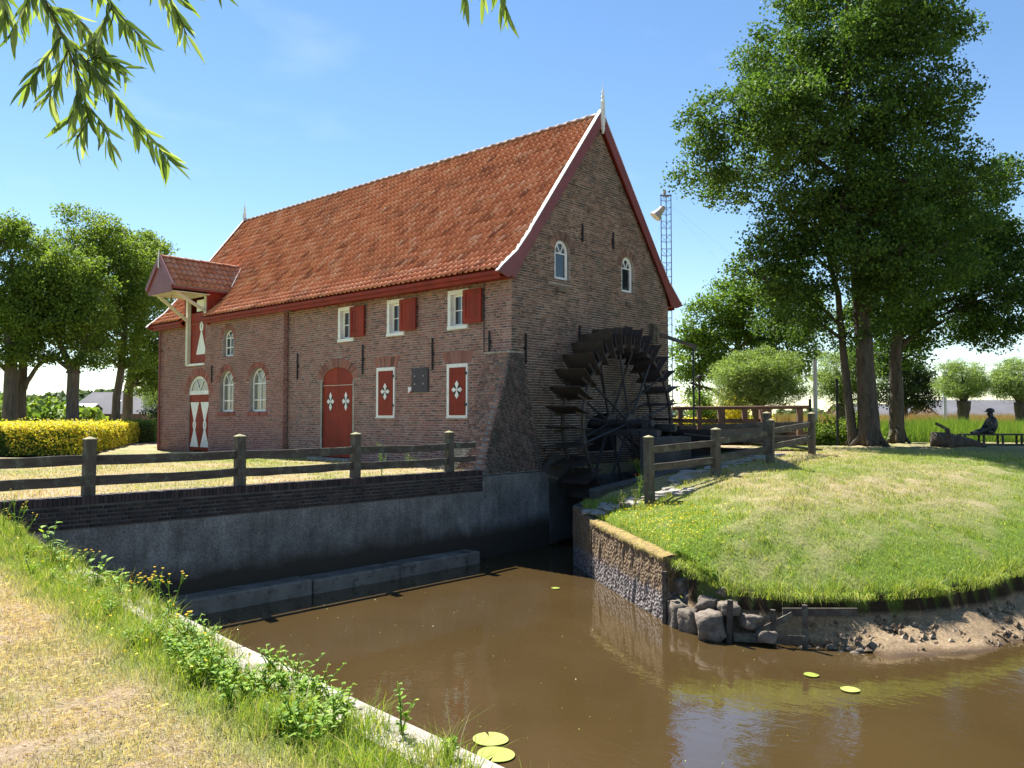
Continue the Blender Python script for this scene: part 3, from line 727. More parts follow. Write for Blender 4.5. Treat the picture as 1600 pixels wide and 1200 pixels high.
for (q, sx0, sx1) in zip(U, (-6.95, -4.50, -1.77), (-6.22, -3.76, -1.06)):
    x0, x1, z0, z1 = q[0][0], q[1][0], q[0][1], q[2][1]
    f = MB(); b = .12
    f.box((x0, -.02, z0 + .1), (x0 + b, .2, z1)); f.box((x1 - b, -.02, z0 + .1), (x1, .2, z1)); f.box((x0 + b, -.02, z1 - b), (x1 - b, .2, z1)); f.box((x0, -.045, z0), (x1, .2, z0 + .1))
    win = f.build('window_frame', 'white', mill, bevel=.006)
    s = MB(); a, c, lo, hi = x0 + b, x1 - b, z0 + .1, z1 - b; y0, y1 = .12, .16
    s.box((a, y0, lo), (a + .06, y1, hi)); s.box((c - .06, y0, lo), (c, y1, hi)); s.box((a + .06, y0, hi - .06), (c - .06, y1, hi)); s.box((a + .06, y0, lo), (c - .06, y1, lo + .07))
    mx_, mz_ = (a + c) / 2, (lo + hi) / 2 - .0
    s.box((mx_ - .015, y0 + .005, lo + .07), (mx_ + .015, y1 - .005, hi - .06)); s.box((a + .06, y0 + .006, mz_ - .015), (c - .06, y1 - .004, mz_ + .015))
    s.build('sash', 'white', win)
    for (pa, pb) in ((a + .06, mx_ - .015), (mx_ + .015, c - .06)):
        for (pc, pd) in ((lo + .07, mz_ - .015), (mz_ + .015, hi - .06)):
            p = MB(); p.box((pa, .138, pc), (pb, .142, pd)); p.build('pane', 'glass', win)
    s = MB(); zb, zt = z0 + .12, z1 - .05
    s.box((sx0, -.085, zb), (sx1, -.055, zt))
    for (p0, p1, q0, q1) in ((sx0, sx0 + .12, zb, zt), (sx1 - .12, sx1, zb, zt), (sx0 + .12, sx1 - .12, zt - .13, zt), (sx0 + .12, sx1 - .12, zb, zb + .16)):
        s.box((p0 + .001, -.105, q0 + .001), (p1 - .001, -.086, q1 - .001))
    s.box(((sx0 + sx1) / 2 - .11, -.092, zb + .16), ((sx0 + sx1) / 2 - .10, -.086, zt - .13))
    sh = s.build('shutter', 'red', mill, bevel=.004)
    for hz in (zb + .1, zt - .2): h = MB(); h.box((sx0 - .03, -.055, hz), (sx0 + .05, -.012, hz + .06)); h.build('hinge', 'iron', sh)
# barn door
for sgn in (-1, 1):
    xa, xb = (-8.55, -7.725) if sgn < 0 else (-7.715, -6.89)
    P = [(x, z) for x, z in arch(-8.55, -6.89, 0.02, 2.56, 2.96, 20)]
    Pc = [(x, z) for x, z in P if xa - .001 <= x <= xb + .001]
    Pc = [(xa if sgn < 0 else xa, .02), (xb, .02)] + [p for p in P[2:] if xa < p[0] < xb] if False else None
    c, a = -7.72, .83
    top = [(c + a * math.cos(t), 2.56 + .40 * math.sin(t)) for t in [PI / 2 * i / 8 for i in range(9)]]
    if sgn > 0: poly = [(xa, .02), (xb, .02)] + top[:-1] + [(xa, 2.955)]
    else: poly = [(xb, .02), (xb, 2.955)] + [(2 * c - x, z) for x, z in reversed(top[:-1])] + [(xa, .02)]
    d = MB(); d.prism(poly, -.10, -.05, frame_y(0))
    for k in range(1, 6):
        x = xa + (xb - xa) * k / 6; d.box((x - .004, .046, .03), (x + .004, .0505, 2.5))
    leaf = d.build('door_leaf', 'red', mill, bevel=.004)
    d = MB(); d.box((xa + .01, .028, 2.36), (xb - .02, .05, 2.375)); d.build('weather_bar', 'cream', leaf)
    emblem(leaf, frame_y(.05), (xa + xb) / 2, 1.84, .20, .31)
m = MB(); m.box((-8.65, -.005, -.1), (-8.55, .04, 2.5)); m.box((-6.89, -.005, -.1), (-6.80, .04, 2.5)); m.box((-8.9, -.35, -.12), (-6.6, .03, -.0)); m.build('door_surround', 'paving', mill)
# annex door with fanlight
f = MB(); c, a, zs, hh = -16.645, .825, 2.24, .72
def fan_arc(r0, n=16): return [(c + (a - r0) * math.cos(PI * i / n), zs + (hh - r0) * math.sin(PI * i / n)) for i in range(n + 1)]
o_, i_ = fan_arc(0.0), fan_arc(.10)
for k in range(16): f.prism([o_[k], o_[k + 1], i_[k + 1], i_[k]], .0, -.06, frame_y(YA + .06))
f.box((c - a, YA + .055, zs - .02), (c + a, YA + .12, zs + .14))
for s in (-1, 1): f.bar((c, YA + .085, zs + .14), (c + s * .33, YA + .085, zs + hh - .12), .045, .05, up=(0, 1, 0))
fan = f.build('fanlight', 'white', mill)
g = MB(); g.prism(fan_arc(.08), -.09, -.10, frame_y(YA)); g.build('pane', 'glass_pale', fan)
for xa, xb in ((c - a, c - .005), (c + .005, c + a)):
    d = MB(); d.box((xa, YA + .08, 0.0), (xb, YA + .13, 2.219))
    leaf = d.build('door_leaf', 'red', mill, bevel=.004)
    xm = (xa + xb) / 2; w = (xb - xa) * .42; fr = frame_y(YA + .08)
    e = MB()
    e.prism([(xm - w, 1.92), (xm + w, 1.92), (xm + .05, 1.16), (xm - .05, 1.16)], 0.001, .008, fr, 0)
    e.prism([(xm - w, .14), (xm - .05, .86), (xm + .05, .86), (xm + w, .14)], 0.001, .008, fr, 0)
    e.prism([(xm + .13 * math.cos(t), 1.01 + .19 * math.sin(t)) for t in [2 * PI * i / 14 for i in range(14)]], .002, .011, fr, 0)
    e.prism([(xm + .018 * math.cos(t), 1.01 + .10 * math.sin(t)) for t in [2 * PI * i / 8 for i in range(8)]], .009, .014, fr, 1)
    e.build('hourglass_emblem', ['white', 'emblem_black'], leaf)
# annex arched windows
def arched_window(A, inset, rows, y, glass, frm=frame_y, tb=.05, fan=True, mid=True):
    x0, x1, z0, zs = A[0][0] + inset, A[1][0] - inset, A[0][1] + .01, A[2][1]; zt = max(p[1] for p in A) - inset * .6
    c = (x0 + x1) / 2; a = (x1 - x0) / 2; n = 12; fr = frm(y)
    o_ = [(c + a * math.cos(PI * i / n), zs + (zt - zs) * math.sin(PI * i / n)) for i in range(n + 1)]
    i_ = [(c + (a - tb) * math.cos(PI * i / n), zs + (zt - zs - tb) * math.sin(PI * i / n)) for i in range(n + 1)]
    f = MB()
    for k in range(n): f.prism([o_[k], o_[k + 1], i_[k + 1], i_[k]], -.04, .02, fr)
    bx = lambda u0, u1, v0, v1, d0=-.04, d1=.018: f.prism(rect(u0, u1, v0, v1), d0, d1, fr)
    bx(x0, x0 + tb, z0, zs); bx(x1 - tb, x1, z0, zs); bx(x0 + tb, x1 - tb, z0 + .001, z0 + .07); bx(x0 - .02, x1 + .02, z0 - .03, z0, -.04, .05)
    if mid: bx(c - .016, c + .016, z0 + .07, zs - .02, -.03, .012)
    for r in rows: bx(x0 + tb, x1 - tb, r - .02, r + .02, -.03, .010)
    if fan:
        for s in (-1, 1):
            q = [(c, zs), (c + s * .03, zs), (c + s * (a * .62), zs + (zt - zs) * .78), (c + s * (a * .62) - s * .04, zs + (zt - zs) * .78 + .02)]
            f.prism(q if s > 0 else q[::-1], -.03, .008, fr)
    w = f.build('window_frame', 'white', mill)
    g = MB(); P = [(x0 + .03, z0 + .03), (x1 - .03, z0 + .03)] + [(c + (a - .03) * math.cos(PI * i / n), zs + (zt - zs - .03) * math.sin(PI * i / n)) for i in range(n + 1)]
    g.prism(P, -.026, -.020, fr); g.build('pane', glass, w)
    return w
arched_window(A1, .03, (1.95, 2.55), YA + .16, 'glass_pale'); arched_window(A2, .03, (1.95, 2.55), YA + .16, 'glass_pale')
arched_window(A3, .06, (3.98, 4.34), YA + .14, 'glass', tb=.045)
arched_window(G1, .04, (6.0,), -.10, 'glass', frame_x, tb=.09, mid=False); arched_window(G2, .04, (6.0,), -.10, 'glass', frame_x, tb=.09, mid=False)

# iron wall anchors
def anchor(x, z0, z1, front=True):
    a = MB()
    if front: a.box((x - .02, -.06, z0), (x + .02, -.02, z1)); a.box((x - .03, -.05, (z0 + z1) / 2 - .05), (x + .03, .01, (z0 + z1) / 2 + .05))
    else: a.box((.02, x - .02, z0), (.06, x + .02, z1)); a.box((-.01, x - .03, (z0 + z1) / 2 - .05), (.05, x + .03, (z0 + z1) / 2 + .05))
    return a
first = None
for x, z0, z1 in ((-9.97, 2.62, 3.53), (-6.34, 2.67, 3.61), (-3.08, 2.69, 3.62), (-.80, 3.06, 3.66)): anchor(x, z0, z1).build('wall_anchor', 'iron', mill)
a = MB(); a.box((-15.55, YA - .06, 2.66), (-15.51, YA - .02, 3.33)); a.build('wall_anchor', 'iron', mill)
for x, z0, z1 in ((.52, 2.77, 3.58), (3.05, 6.47, 7.0), (4.60, 6.49, 7.0), (2.9, 3.5, 4.0)): anchor(x, z0, z1, False).build('wall_anchor', 'iron', mill)
# plaque with four bolts and the little white notice
p = MB(); p.box((-3.98, -.05, 2.05), (-3.27, .0, 2.76)); pq = p.build('plaque', 'plaque', mill, bevel=.004)
b = MB()
for x in (-3.82, -3.45):
    for z in (2.30, 2.53): b.lathe((x, 0, 0), [(0, 0)], 3) if False else b.box((x - .022, -.065, z - .022), (x + .022, -.045, z + .022))
b.build('bolt', 'zinc', pq)
p = MB(); p.prism([(-4.17, 2.03), (-4.02, 2.13), (-4.02, 2.22), (-4.17, 2.22)], 0.0, .02, frame_y(-.002), 0); p.prism([(-4.155, 2.03), (-4.02, 2.03), (-4.02, 2.115)], 0.0, .018, frame_y(-.002), 1); p.build('small_notice', ['sign_white', 'sign_red'], mill)
# lightning lead, drainpipe
p = MB(); p.tube([(-1.02, -.02, 5.0), (-1.02, -.02, 3.1)], .012, 6); p.build('lightning_lead', 'iron', mill)
p = MB(); p.tube([(-19.85, YA - .09, 4.95), (-19.85, YA - .09, 1.75)], .045, 8); p.tube([(-19.85, YA - .09, 1.75), (-19.85, YA - .09, -.1)], .055, 8); p.build('drainpipe', 'verge_red', mill)
p = MB(); p.box((-19.92, YA - .16, 1.7), (-19.78, YA, 1.78)); p.box((-19.92, YA - .16, 4.1), (-19.78, YA, 4.14)); p.build('pipe_bracket', 'brown_wood', mill)
# metal step stone at the annex seam
p = MB(); p.box((XS - .02, -.34, 5.0), (XS + .25, -.012, 5.04)); p.build('lead_flashing', 'zinc', mill)

# --- hoist dormer over the hatch
dc = -16.75; yf = -1.80; er = 6.36; ew = 1.02; rz = DRZ
dormer = MB()
# boarded cheeks
dormer.box((dc + .88, -.30, 4.95), (dc + .94, -.2, 6.42)); dormer.box((dc - .94, -.30, 4.95), (dc - .88, -.2, 6.42))
for s in (-1, 1):
    x = dc + s * .905
    poly = [(-.20, 5.0), (-.20, 6.45), (1.0, 6.45), (.55, 6.20), (.1, 5.7)]
    dormer.prism(poly, x, x + .04 * s, lambda u, v, d: (d, u, v))
    for k in range(7):
        yy = -.15 + k * .13; zl = 5.25 + max(0, (yy - .0)) * 1.15
        dormer.box((x + (.041 if s > 0 else -.055), yy, zl), (x + (.055 if s > 0 else -.041), yy + .012, 6.42))
dorm = thing('hoist_dormer', (dc, -.2, 5.0), None, None); adopt(dorm, mill); dorm.location = (dc, -.2, 5.0)
dormer.build('cheek', 'red', dorm, kind='stuff')
# tiles on the two slopes
for s in (-1, 1):
    V, F = tile_mesh(.225, .30 * 1.15, lift=.05)
    a = Vector((dc + s * (ew + .06), 0, er - .02)); b = Vector((dc, 0, rz)); t = (b - a); L = t.length; t /= L; nrm = Vector((s * t.z, 0, abs(t.x)))
    me = None
    for r in range(5):
        for k in range(16):
            y = yf + .12 + .11 + k * .225; base = a + t * (r * L / 5.0); base.y = y
            # stop where the main roof rises above the dormer slope
            zz = np.interp(y, [q[0] for q in ROOF], [q[1] for q in ROOF])
            if zz > base.z + .55: continue
            if me is None:
                me = bpy.data.meshes.new('tile'); me.from_pydata(V.tolist(), [], F.tolist())
                if s > 0: pass
                me.materials.append(MAT['tile_dormer']); me.shade_smooth()
            o = bpy.data.objects.new('tile', me); COL.objects.link(o)
            ax = Vector((0, 1 * s, 0))
            ax = Vector((0, 1, 0)) * s
            M = Matrix(((ax.x, t.x, nrm.x, base.x), (ax.y, t.y, nrm.y, base.y + random.uniform(-.008, .008)), (ax.z, t.z, nrm.z, base.z), (0, 0, 0, 1)))
            o.matrix_basis = M; adopt(o, dorm)
    u = MB(); u.add([a + Vector((0, yf + .05, 0)), a + Vector((0, 1.4, 0)), b + Vector((0, 2.0, 0)), b + Vector((0, yf + .05, 0))], [(0, 1, 2, 3)]); 
    u.add([p + Vector((0, 0, -.05)) for p in (a + Vector((0, yf + .05, 0)), a + Vector((0, 1.0, 0)), b + Vector((0, 1.9, 0)), b + Vector((0, yf + .05, 0)))], [(3, 2, 1, 0)])
    u.build('roof_board', 'cream', dorm)
    e = MB(); e.bar(a + Vector((-.03 * s, yf + .05, -.07)), a + Vector((-.03 * s, .62, -.07)), .03, .12); e.build('eaves_board', 'verge_red', dorm)
    # verge board at the front with capping
    e = MB(); e.bar(a + Vector((.02 * s, yf, -.04)), b + Vector((0, yf, .02)), .05, .20, up=(0, 0, 1)); e.build('verge_board', 'verge_red', dorm)
ridge_run((dc, yf + .08, rz + .05), (dc, 1.75, rz + .05), 11, 'tile_dormer', dorm, .11)
for s in (-1, 1):
    p = MB(); p.bar((dc + s * 1.12, .66, 6.46), (dc + s * .06, 1.78, 7.70), .02, .16, up=(s * .2, -.8, .6)); p.build('flashing', 'zinc', dorm)
# front gable boards (vertical planks), finial
k = 0; x = dc - .98
while x < dc + .97:
    w = .105; xm = x + w / 2; top = rz - .06 - abs(xm - dc) * (rz - er) / ew * 1.0; bot = 6.08
    if top > bot + .03:
        p = MB(); p.prism([(x + .004, bot + .01 * (k % 2)), (x + w - .004, bot + .01 * (k % 2)), (x + w - .004, rz - .06 - abs(x + w - dc) * (rz - er) / ew), (x + .004, rz - .06 - abs(x - dc) * (rz - er) / ew)], .0, .022, frame_y(yf + .05)); p.build('board', 'verge_red', dorm)
    x += w; k += 1
p = MB(); p.box((dc - .035, yf - .05, rz - .42), (dc + .035, yf - .028, rz + .12)); p.lathe((dc, yf - .03, rz + .12), [(.03, 0), (.035, .04), (.015, .09), (.012, .16), (.003, .26)], 6); p.build('finial', 'white', dorm)
# soffit, hoist beam and hook
p = MB(); p.box((dc - .95, yf + .06, 6.10), (dc + .95, -.2, 6.14)); p.build('soffit', 'cream', dorm)
p = MB(); p.box((dc - .07, yf + .1, 6.16), (dc + .07, .4, 6.34)); p.tube([(dc, yf + .5, 6.1), (dc, yf + .5, 5.98), (dc + .04, yf + .5, 5.93), (dc + .02, yf + .5, 5.88)], .012, 6); p.build('hoist_beam', 'brown_wood', dorm)
# white posts and raking braces
for s in (-1, 1):
    x = dc + s * .74
    p = MB(); p.box((x - .085, YA - .10, 3.42 if s < 0 else 5.2), (x + .085, YA + .04, 6.10)); p.build('post', 'cream', dorm)
    p = MB(); p.bar((x, YA - .09, 5.22 if s < 0 else 5.50), (x, yf + .30, 6.12), .10, .12, up=(1, 0, 0)); p.build('brace', 'cream', dorm)
p = MB(); p.box((-17.55, YA - .06, 3.38), (-16.13, YA + .1, 3.46)); p.build('hatch_sill', 'white', mill)
p = MB(); p.box((-16.9, YA + .02, 5.55), (-16.06, YA + .06, 6.0)); p.build('hatch_panel', 'white', dorm)
d = MB(); d.box((-17.35, YA + .03, 3.47), (-16.17, YA + .07, 5.5))
leaf = d.build('hatch_door', 'red', mill)
e = MB(); fr = frame_y(YA + .03); xm = -16.5
e.prism([(xm - .40, 3.82), (xm + .32, 3.82), (xm + .32, 4.05), (xm + .05, 4.72), (xm - .05, 4.72)], .001, .009, fr); e.prism([(xm + .14 * math.cos(t), 4.92 + .2 * math.sin(t)) for t in [2 * PI * i / 14 for i in range(14)]], .001, .010, fr)
e.prism([(xm + .02 * math.cos(t), 4.94 + .1 * math.sin(t)) for t in [2 * PI * i / 8 for i in range(8)]], .009, .014, fr, 1)
e.build('hourglass_emblem', ['white', 'emblem_black'], leaf)

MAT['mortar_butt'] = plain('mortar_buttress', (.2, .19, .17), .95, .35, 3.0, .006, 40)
# --- raking buttress at the near corner, and the foundation into the water
def but_section(z):
    t = max(0, (3.06 - z) / 3.16)
    if t <= 0: return None
    return (-.86, .02 + .26 * t, -.10 - 1.22 * t ** 1.15, .42 + .45 * t)   # xw, xe, ys, yn
zs_ = [3.06, 2.6, 2.1, 1.6, 1.1, .6, .1, -.12]
m = MB(); secs = []
for z in zs_:
    t = (3.06 - z) / 3.16; xe = .02 + .26 * t; ys = -.12 - 1.22 * t ** 1.1; yn = .40 + .50 * t
    secs.append([(-.84, ys, z), (xe, ys, z), (xe, yn, z), (-.84, yn, z)])
vs = [p for s in secs for p in s]
m.add(vs, [(i * 4 + k, i * 4 + (k + 1) % 4, i * 4 + 4 + (k + 1) % 4, i * 4 + 4 + k) for i in range(len(secs) - 1) for k in range(4)] + [(0, 1, 2, 3)])
butt = m.build('buttress', 'mortar_butt', mill)
# bricks on its sloping south face
def south_face(u, v, d):      # u = x, v = distance down from the top
    t = v / 3.35; z = 3.06 - t * 3.16; y = -.12 - 1.22 * t ** 1.1
    return (u, y - d * .85, z + d * .4)
sf = lay([rect(-.84, .02, 0, 3.3)], .22, .075, .016)
V, F, r, _ = brick_boxes(sf, lambda u, v, d: (u, -.12 - 1.22 * (np.clip(v, 0, 9) / 3.35) ** 1.1 - d * .9, 3.06 - v / 3.35 * 3.16 + d * .35), 0, .018, .008)
keep = V[:, 0]; V[:, 0] = np.where(V[:, 0] > -.1, V[:, 0] + (.26 * (3.06 - V[:, 2]) / 3.16), V[:, 0])
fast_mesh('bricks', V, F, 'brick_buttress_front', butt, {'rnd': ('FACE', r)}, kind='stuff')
# east face, bricks laid square to the slope
poly = [(-.12, 3.04), (-.36, 2.35), (-.62, 1.72), (-.92, 1.05), (-1.18, .4), (-1.33, -.1), (.88, -.1), (.80, .6), (.64, 1.6), (.50, 2.4), (.40, 3.04)]
V, F, r, _ = brick_boxes(lay([poly], .22, .07, angle=R_(-62)), lambda u, v, d: (.02 + .26 * (3.06 - v) / 3.16 + d, u, v), R_(-62), .02, .010)
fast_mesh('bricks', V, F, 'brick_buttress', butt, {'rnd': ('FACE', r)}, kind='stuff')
p = MB(); p.box((-.88, -.16, 3.03), (.05, .42, 3.08)); p.build('cap_stone', 'paving', butt)
# sunlit stepped footing of the buttress on the lawn side
p = MB()
for k in range(9):
    for j in range(5):
        x0 = -1.35 + j * .12 + k * .05; p.box((x0, -1.42 + k * .03, -.1 + k * .075), (x0 + .11, -1.30 + k * .09, -.03 + k * .075 + random.uniform(-.01, .01)))
p.build('footing', 'paving', butt)
f = MB(); f.box((-.5, -1.42, -3.2), (.297, 1.6, -.14)); f.box((-.5, 1.6, -3.2), (.16, YN, -.36)); f.build('foundation', 'quay', mill, bevel=.02)
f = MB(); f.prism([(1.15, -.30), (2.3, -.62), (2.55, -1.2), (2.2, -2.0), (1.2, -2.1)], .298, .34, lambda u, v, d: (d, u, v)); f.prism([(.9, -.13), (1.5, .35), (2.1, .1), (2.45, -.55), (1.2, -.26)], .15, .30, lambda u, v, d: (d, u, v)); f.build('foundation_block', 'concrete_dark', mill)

# ================================================================== THE GROUND AND THE POND
WATER_Z = -2.15
# pond outline: x, y, height of the land at the edge, rise inland, mud flag
POND = [(.30, -12.05, -.06, .05, 0), (.30, -1.3, -.06, .05, 0), (.30, 7.7, -.3, .4, 0), (2.5, 7.7, .25, .25, 0), (2.5, 5.0, .1, .4, 0), (2.5, 2.5, -.25, .7, 0), (2.5, -.6, -.80, 1.2, 0), (3.8, -1.65, -.97, 1.35, 0),
        (7.1, -3.95, -1.08, 1.45, 0), (7.35, -3.98, -1.15, 1.5, 0), (7.55, -4.0, -1.2, 1.55, .3), (8.46, -4.04, -1.46, 1.8, .32), (9.31, -3.59, -1.5, 1.85, .5), (10.05, -2.92, -1.5, 1.85, 1), (10.72, -2.0, -1.48, 1.85, 1),
        (11.19, -.9, -1.45, 1.8, 1), (11.5, .87, -1.4, 1.75, 1), (12.6, 3.6, -1.4, 1.75, 1), (15, 8, -1.4, 1.7, 1), (20, 14, -1.4, 1.7, 1), (30, 22, -1.3, 1.6, 1), (70, 40, -1.2, 1.5, 1), (70, -24, -1, .9, 1),
        (30, -16, -.6, .3, 1), (20, -14.4, -.4, .1, 0), (12.05, -13.33, -.38, .09, 0), (9.2, -13.07, -.38, .09, 0), (5.65, -12.65, -.37, .09, 0)]
PA = np.array(POND)
def land(xy):
    """signed distance into the pond (>0 inside); edge height, rise and mud flag blended from all the edges by nearness"""
    xy = np.asarray(xy, float); n = len(PA)
    best = np.full(len(xy), 1e9); acc = np.zeros((3, len(xy))); ws = np.zeros(len(xy)); mud_ = np.zeros(len(xy)); inside = np.zeros(len(xy), bool)
    for i in range(n):
        a, b = PA[i], PA[(i + 1) % n]; d = b[:2] - a[:2]; L2 = d @ d
        t = np.clip(((xy - a[:2]) @ d) / L2, 0, 1); q = a[:2] + t[:, None] * d; dist = np.hypot(*(xy - q).T)
        w = 1 / (dist + .02) ** 4 * math.sqrt(L2); ws += w
        for k in range(2): acc[k] += w * (a[2 + k] + t * (b[2 + k] - a[2 + k]))
        m = dist < best; best = np.where(m, dist, best); mud_ = np.where(m, a[4] + t * (b[4] - a[4]), mud_)
        c = ((a[1] <= xy[:, 1]) != (b[1] <= xy[:, 1])); xx = a[0] + (xy[:, 1] - a[1]) / np.where(b[1] == a[1], 1e-9, b[1] - a[1]) * d[0]
        inside ^= (c & (xy[:, 0] < xx))
    return np.where(inside, best, -best), acc[0] / ws, acc[1] / ws, mud_
def fbm(x, y, s=1.0, o=4):
    return np.array([mnoise.fractal(Vector((a * s, b * s, 3.7)), 1.0, 2.0, o, noise_basis='PERLIN_ORIGINAL') for a, b in zip(np.ravel(x), np.ravel(y))])
def ground_z(xy, noise=None):
    xy = np.asarray(xy, float)
    sd, ze, am, mu = land(xy)
    d = np.maximum(-sd, 0)
    z = ze + am * (1 - np.exp(-d / 2.8))
    west = (xy[:, 0] < .5) & (xy[:, 1] > -12.3) & (xy[:, 1] < 8)
    z = np.where(west, -.06, z)
    fade = np.clip((np.hypot(xy[:, 0] - 6, xy[:, 1] - 3) - 30) / 60, 0, 1); z = z * (1 - fade)
    if noise is not None: z = z + noise * np.clip(d, 0, 1) * .05
    off = np.where(mu > .2, 0.0, -.16)
    w = sd > off
    dd = np.maximum(sd - off, 0)
    beach = np.where(mu > .2, 1.0, 0.0)
    zb = -1.78 - np.clip(dd, 0, 5) * .42 / np.clip(mu, .2, 1) ** 1.3 + (noise * .12 if noise is not None else 0)
    zw = np.where(beach > .3, np.where(beach < .9, -2.3, zb), -3.2)
    zw = np.where(dd > 1.8, -3.2, zw)
    return np.where(w, zw, z), sd, mu
def dryness(x, y, sd, n1, n2):
    """0 green, 1 straw"""
    isl = (x > 2) & (y > -8)
    d = -sd
    dry = np.where(isl, .22 + .48 * np.exp(-((d - 3.0) / 1.2) ** 2) * np.clip((11 - x) / 3, 0, 1) + .18 * np.clip((d - 4) / 3, 0, 1) - .3 * np.clip(1 - d / 1.8, 0, 1) + .22 * n1 + .25 * n2, 0)
    near = (y < -12) & (x > .3)
    strip = np.clip((d - .62) / .35, 0, 1)
    dry = np.where(near, (.86 + .22 * n1 + .3 * n2) * strip + .05, dry)
    west = (x <= .5) & (y >= -12.4)
    dry = np.where(west, .62 + .6 * n1 + .2 * n2, dry)
    return np.clip(dry, 0, 1)
def axis(parts):
    out = []
    for a, b, s in parts: out += list(np.arange(a, b, s))
    return np.array(out + [parts[-1][1]])
gx = axis([(-3000, -300, 450), (-300, -60, 40), (-60, -24, 4), (-24, -2, .8), (-2, 13, .12), (13, 20, .4), (20, 40, 2), (40, 300, 26), (300, 3000, 450)])
gy = axis([(-3000, -300, 450), (-300, -40, 40), (-40, -19, 2.5), (-19, -12, .14), (-12, -5.4, .6), (-5.4, 3.2, .12), (3.2, 20, .4), (20, 60, 3), (60, 300, 30), (300, 3000, 450)])
GX, GY = np.meshgrid(gx, gy, indexing='ij'); P = np.stack([GX.ravel(), GY.ravel()], -1)
n1 = fbm(P[:, 0], P[:, 1], .45, 3); n2 = fbm(P[:, 0], P[:, 1], 2.6, 3)
Z, sd, mu = ground_z(P, n2)
far = np.clip((np.hypot(P[:, 0] + 10, P[:, 1]) - 45) / 60, 0, 1)
Z = np.where(sd < 0, Z + 0 * far, Z)
dry = dryness(P[:, 0], P[:, 1], sd, n1, n2)
mud = np.where((sd > -.05) | (Z < -1.62), 1.0, 0.0)
# worn earth path beside the race fence and under the big tree
path = np.clip((5.1 - P[:, 0]) / .5, 0, 1.4) * (P[:, 0] > 2.3) * np.clip((P[:, 1] + .6) / 1, 0, 1) * np.clip((9 - P[:, 1]) / 2, 0, 1)
under = np.exp(-(((P[:, 0] - 3.6) / 2.6) ** 2 + ((P[:, 1] - 15.3) / 1.6) ** 2))
mud = np.clip(mud + path * .7 + under * .6 * (n2 > -.1), 0, 1)
nx, ny = len(gx), len(gy); I = np.arange(nx * ny).reshape(nx, ny)
F = np.stack([I[:-1, :-1], I[1:, :-1], I[1:, 1:], I[:-1, 1:]], -1).reshape(-1, 4)
fast_mesh('ground', np.column_stack([P, Z]), F, 'ground', None, {'dry': ('POINT', dry), 'mud': ('POINT', mud)}, smooth=True, kind='structure')
def gz(x, y):
    z = float(ground_z([(x, y)])[0][0])
    return max(z, -.37) if (y < -12 and .3 < x < 20) else z
w = MB(); w.add([(.2, -30, WATER_Z), (120, -30, WATER_Z), (120, 60, WATER_Z), (.2, 60, WATER_Z)], [(0, 1, 2, 3)])
w.build('pond_water', 'water', None, kind='structure')

# ------------------------------------------------------------------ quay wall, ledge, island wall, near wall
quay = thing('quay_wall', (.1, -7, -.1), 'dark concrete quay wall topped with blackened brick below the lawn fence', 'wall')
q = MB(); q.box((-.15, -13.4, -3.2), (.30, -1.42, -.52)); q.build('concrete_face', 'quay', quay)
q = MB(); q.box((-.15, -13.4, -.518), (.30, -1.42, .0)); qb = q.build('brick_band', 'mortar_dark', quay)
bp_ = rect(-13.4, -1.42, -.50, -.125)
brick_field('brick', [bp_], frame_x(.30), 'brick_quay', qb, 0, depth=.014, H=.072, jitter=.006)
q = MB(); y = -13.4
while y < -1.45:
    q.box((.0, y, -.118), (.325 + random.uniform(-.006, .006), y + .062, .012 + random.uniform(-.006, .006))); y += .072
q.build('edge_brick', 'brick_quay', qb)
ledge = thing('stone_ledge', (.6, -7, -2.0), 'long low concrete ledge at the waterline along the quay', 'ledge')
y = -13.2
for L in (3.4, 3.1, 2.2, 2.5):
    q = MB(); q.box((.29, y, -2.9), (.84 + random.uniform(-.02, .02), y + L - .02, -1.86 + random.uniform(-.02, .01))); q.build('ledge_block', 'ledge', ledge, bevel=.035); y += L
def offset_poly(pts, t):
    out = []
    for i, p in enumerate(pts):
        a = Vector(pts[max(i - 1, 0)][:2]); b = Vector(pts[min(i + 1, len(pts) - 1)][:2]); d = (b - a).normalized(); n = Vector((-d.y, d.x))
        out.append((p[0] + n.x * t, p[1] + n.y * t))
    return out
iw = thing('island_wall', (5, -2, -1.5), 'curved mossy wall of coarse grey aggregate holding the grassy island', 'wall')
LN = []
pts = [(3.80, -1.62, -.94), (4.6, -2.22, -.95), (5.4, -2.80, -.98), (6.2, -3.36, -1.02), (7.12, -3.98, -1.06)]
def ribbon(pts, thick, zb, name, mat, parent, sub=4, bumpy=0.0, side=1):
    """wall following a line; outer face on the pond side"""
    P = []
    for a, b in zip(pts[:-1], pts[1:]):
        for k in range(sub): t = k / sub; P.append(tuple(a[i] + (b[i] - a[i]) * t for i in range(3)))
    P.append(pts[-1]); O = offset_poly(P, thick * side)
    m = MB(); rows = 8 if bumpy else 1; vs = []
    for i, (p, o) in enumerate(zip(P, O)):
        for r in range(rows + 1):
            z = zb + (p[2] - zb) * r / rows; j = bumpy * (random.random() - .5) if 0 < r else 0
            nx_, ny_ = (o[0] - p[0]) / thick, (o[1] - p[1]) / thick
            vs.append((p[0] - nx_ * j, p[1] - ny_ * j, z))
        vs.append((o[0], o[1], p[2] + .01)); vs.append((o[0], o[1], zb))
    w = rows + 3
    fs = [(i * w + r, (i + 1) * w + r, (i + 1) * w + r + 1, i * w + r + 1) for i in range(len(P) - 1) for r in range(w - 1)]
    fs += [tuple(range(w))[::-1], tuple((len(P) - 1) * w + r for r in range(w))]
    m.add(vs, fs); return m.build(name, mat, parent)
ribbon(pts, .34, -3.2, 'wall_face', 'aggregate', iw, 10, .035)
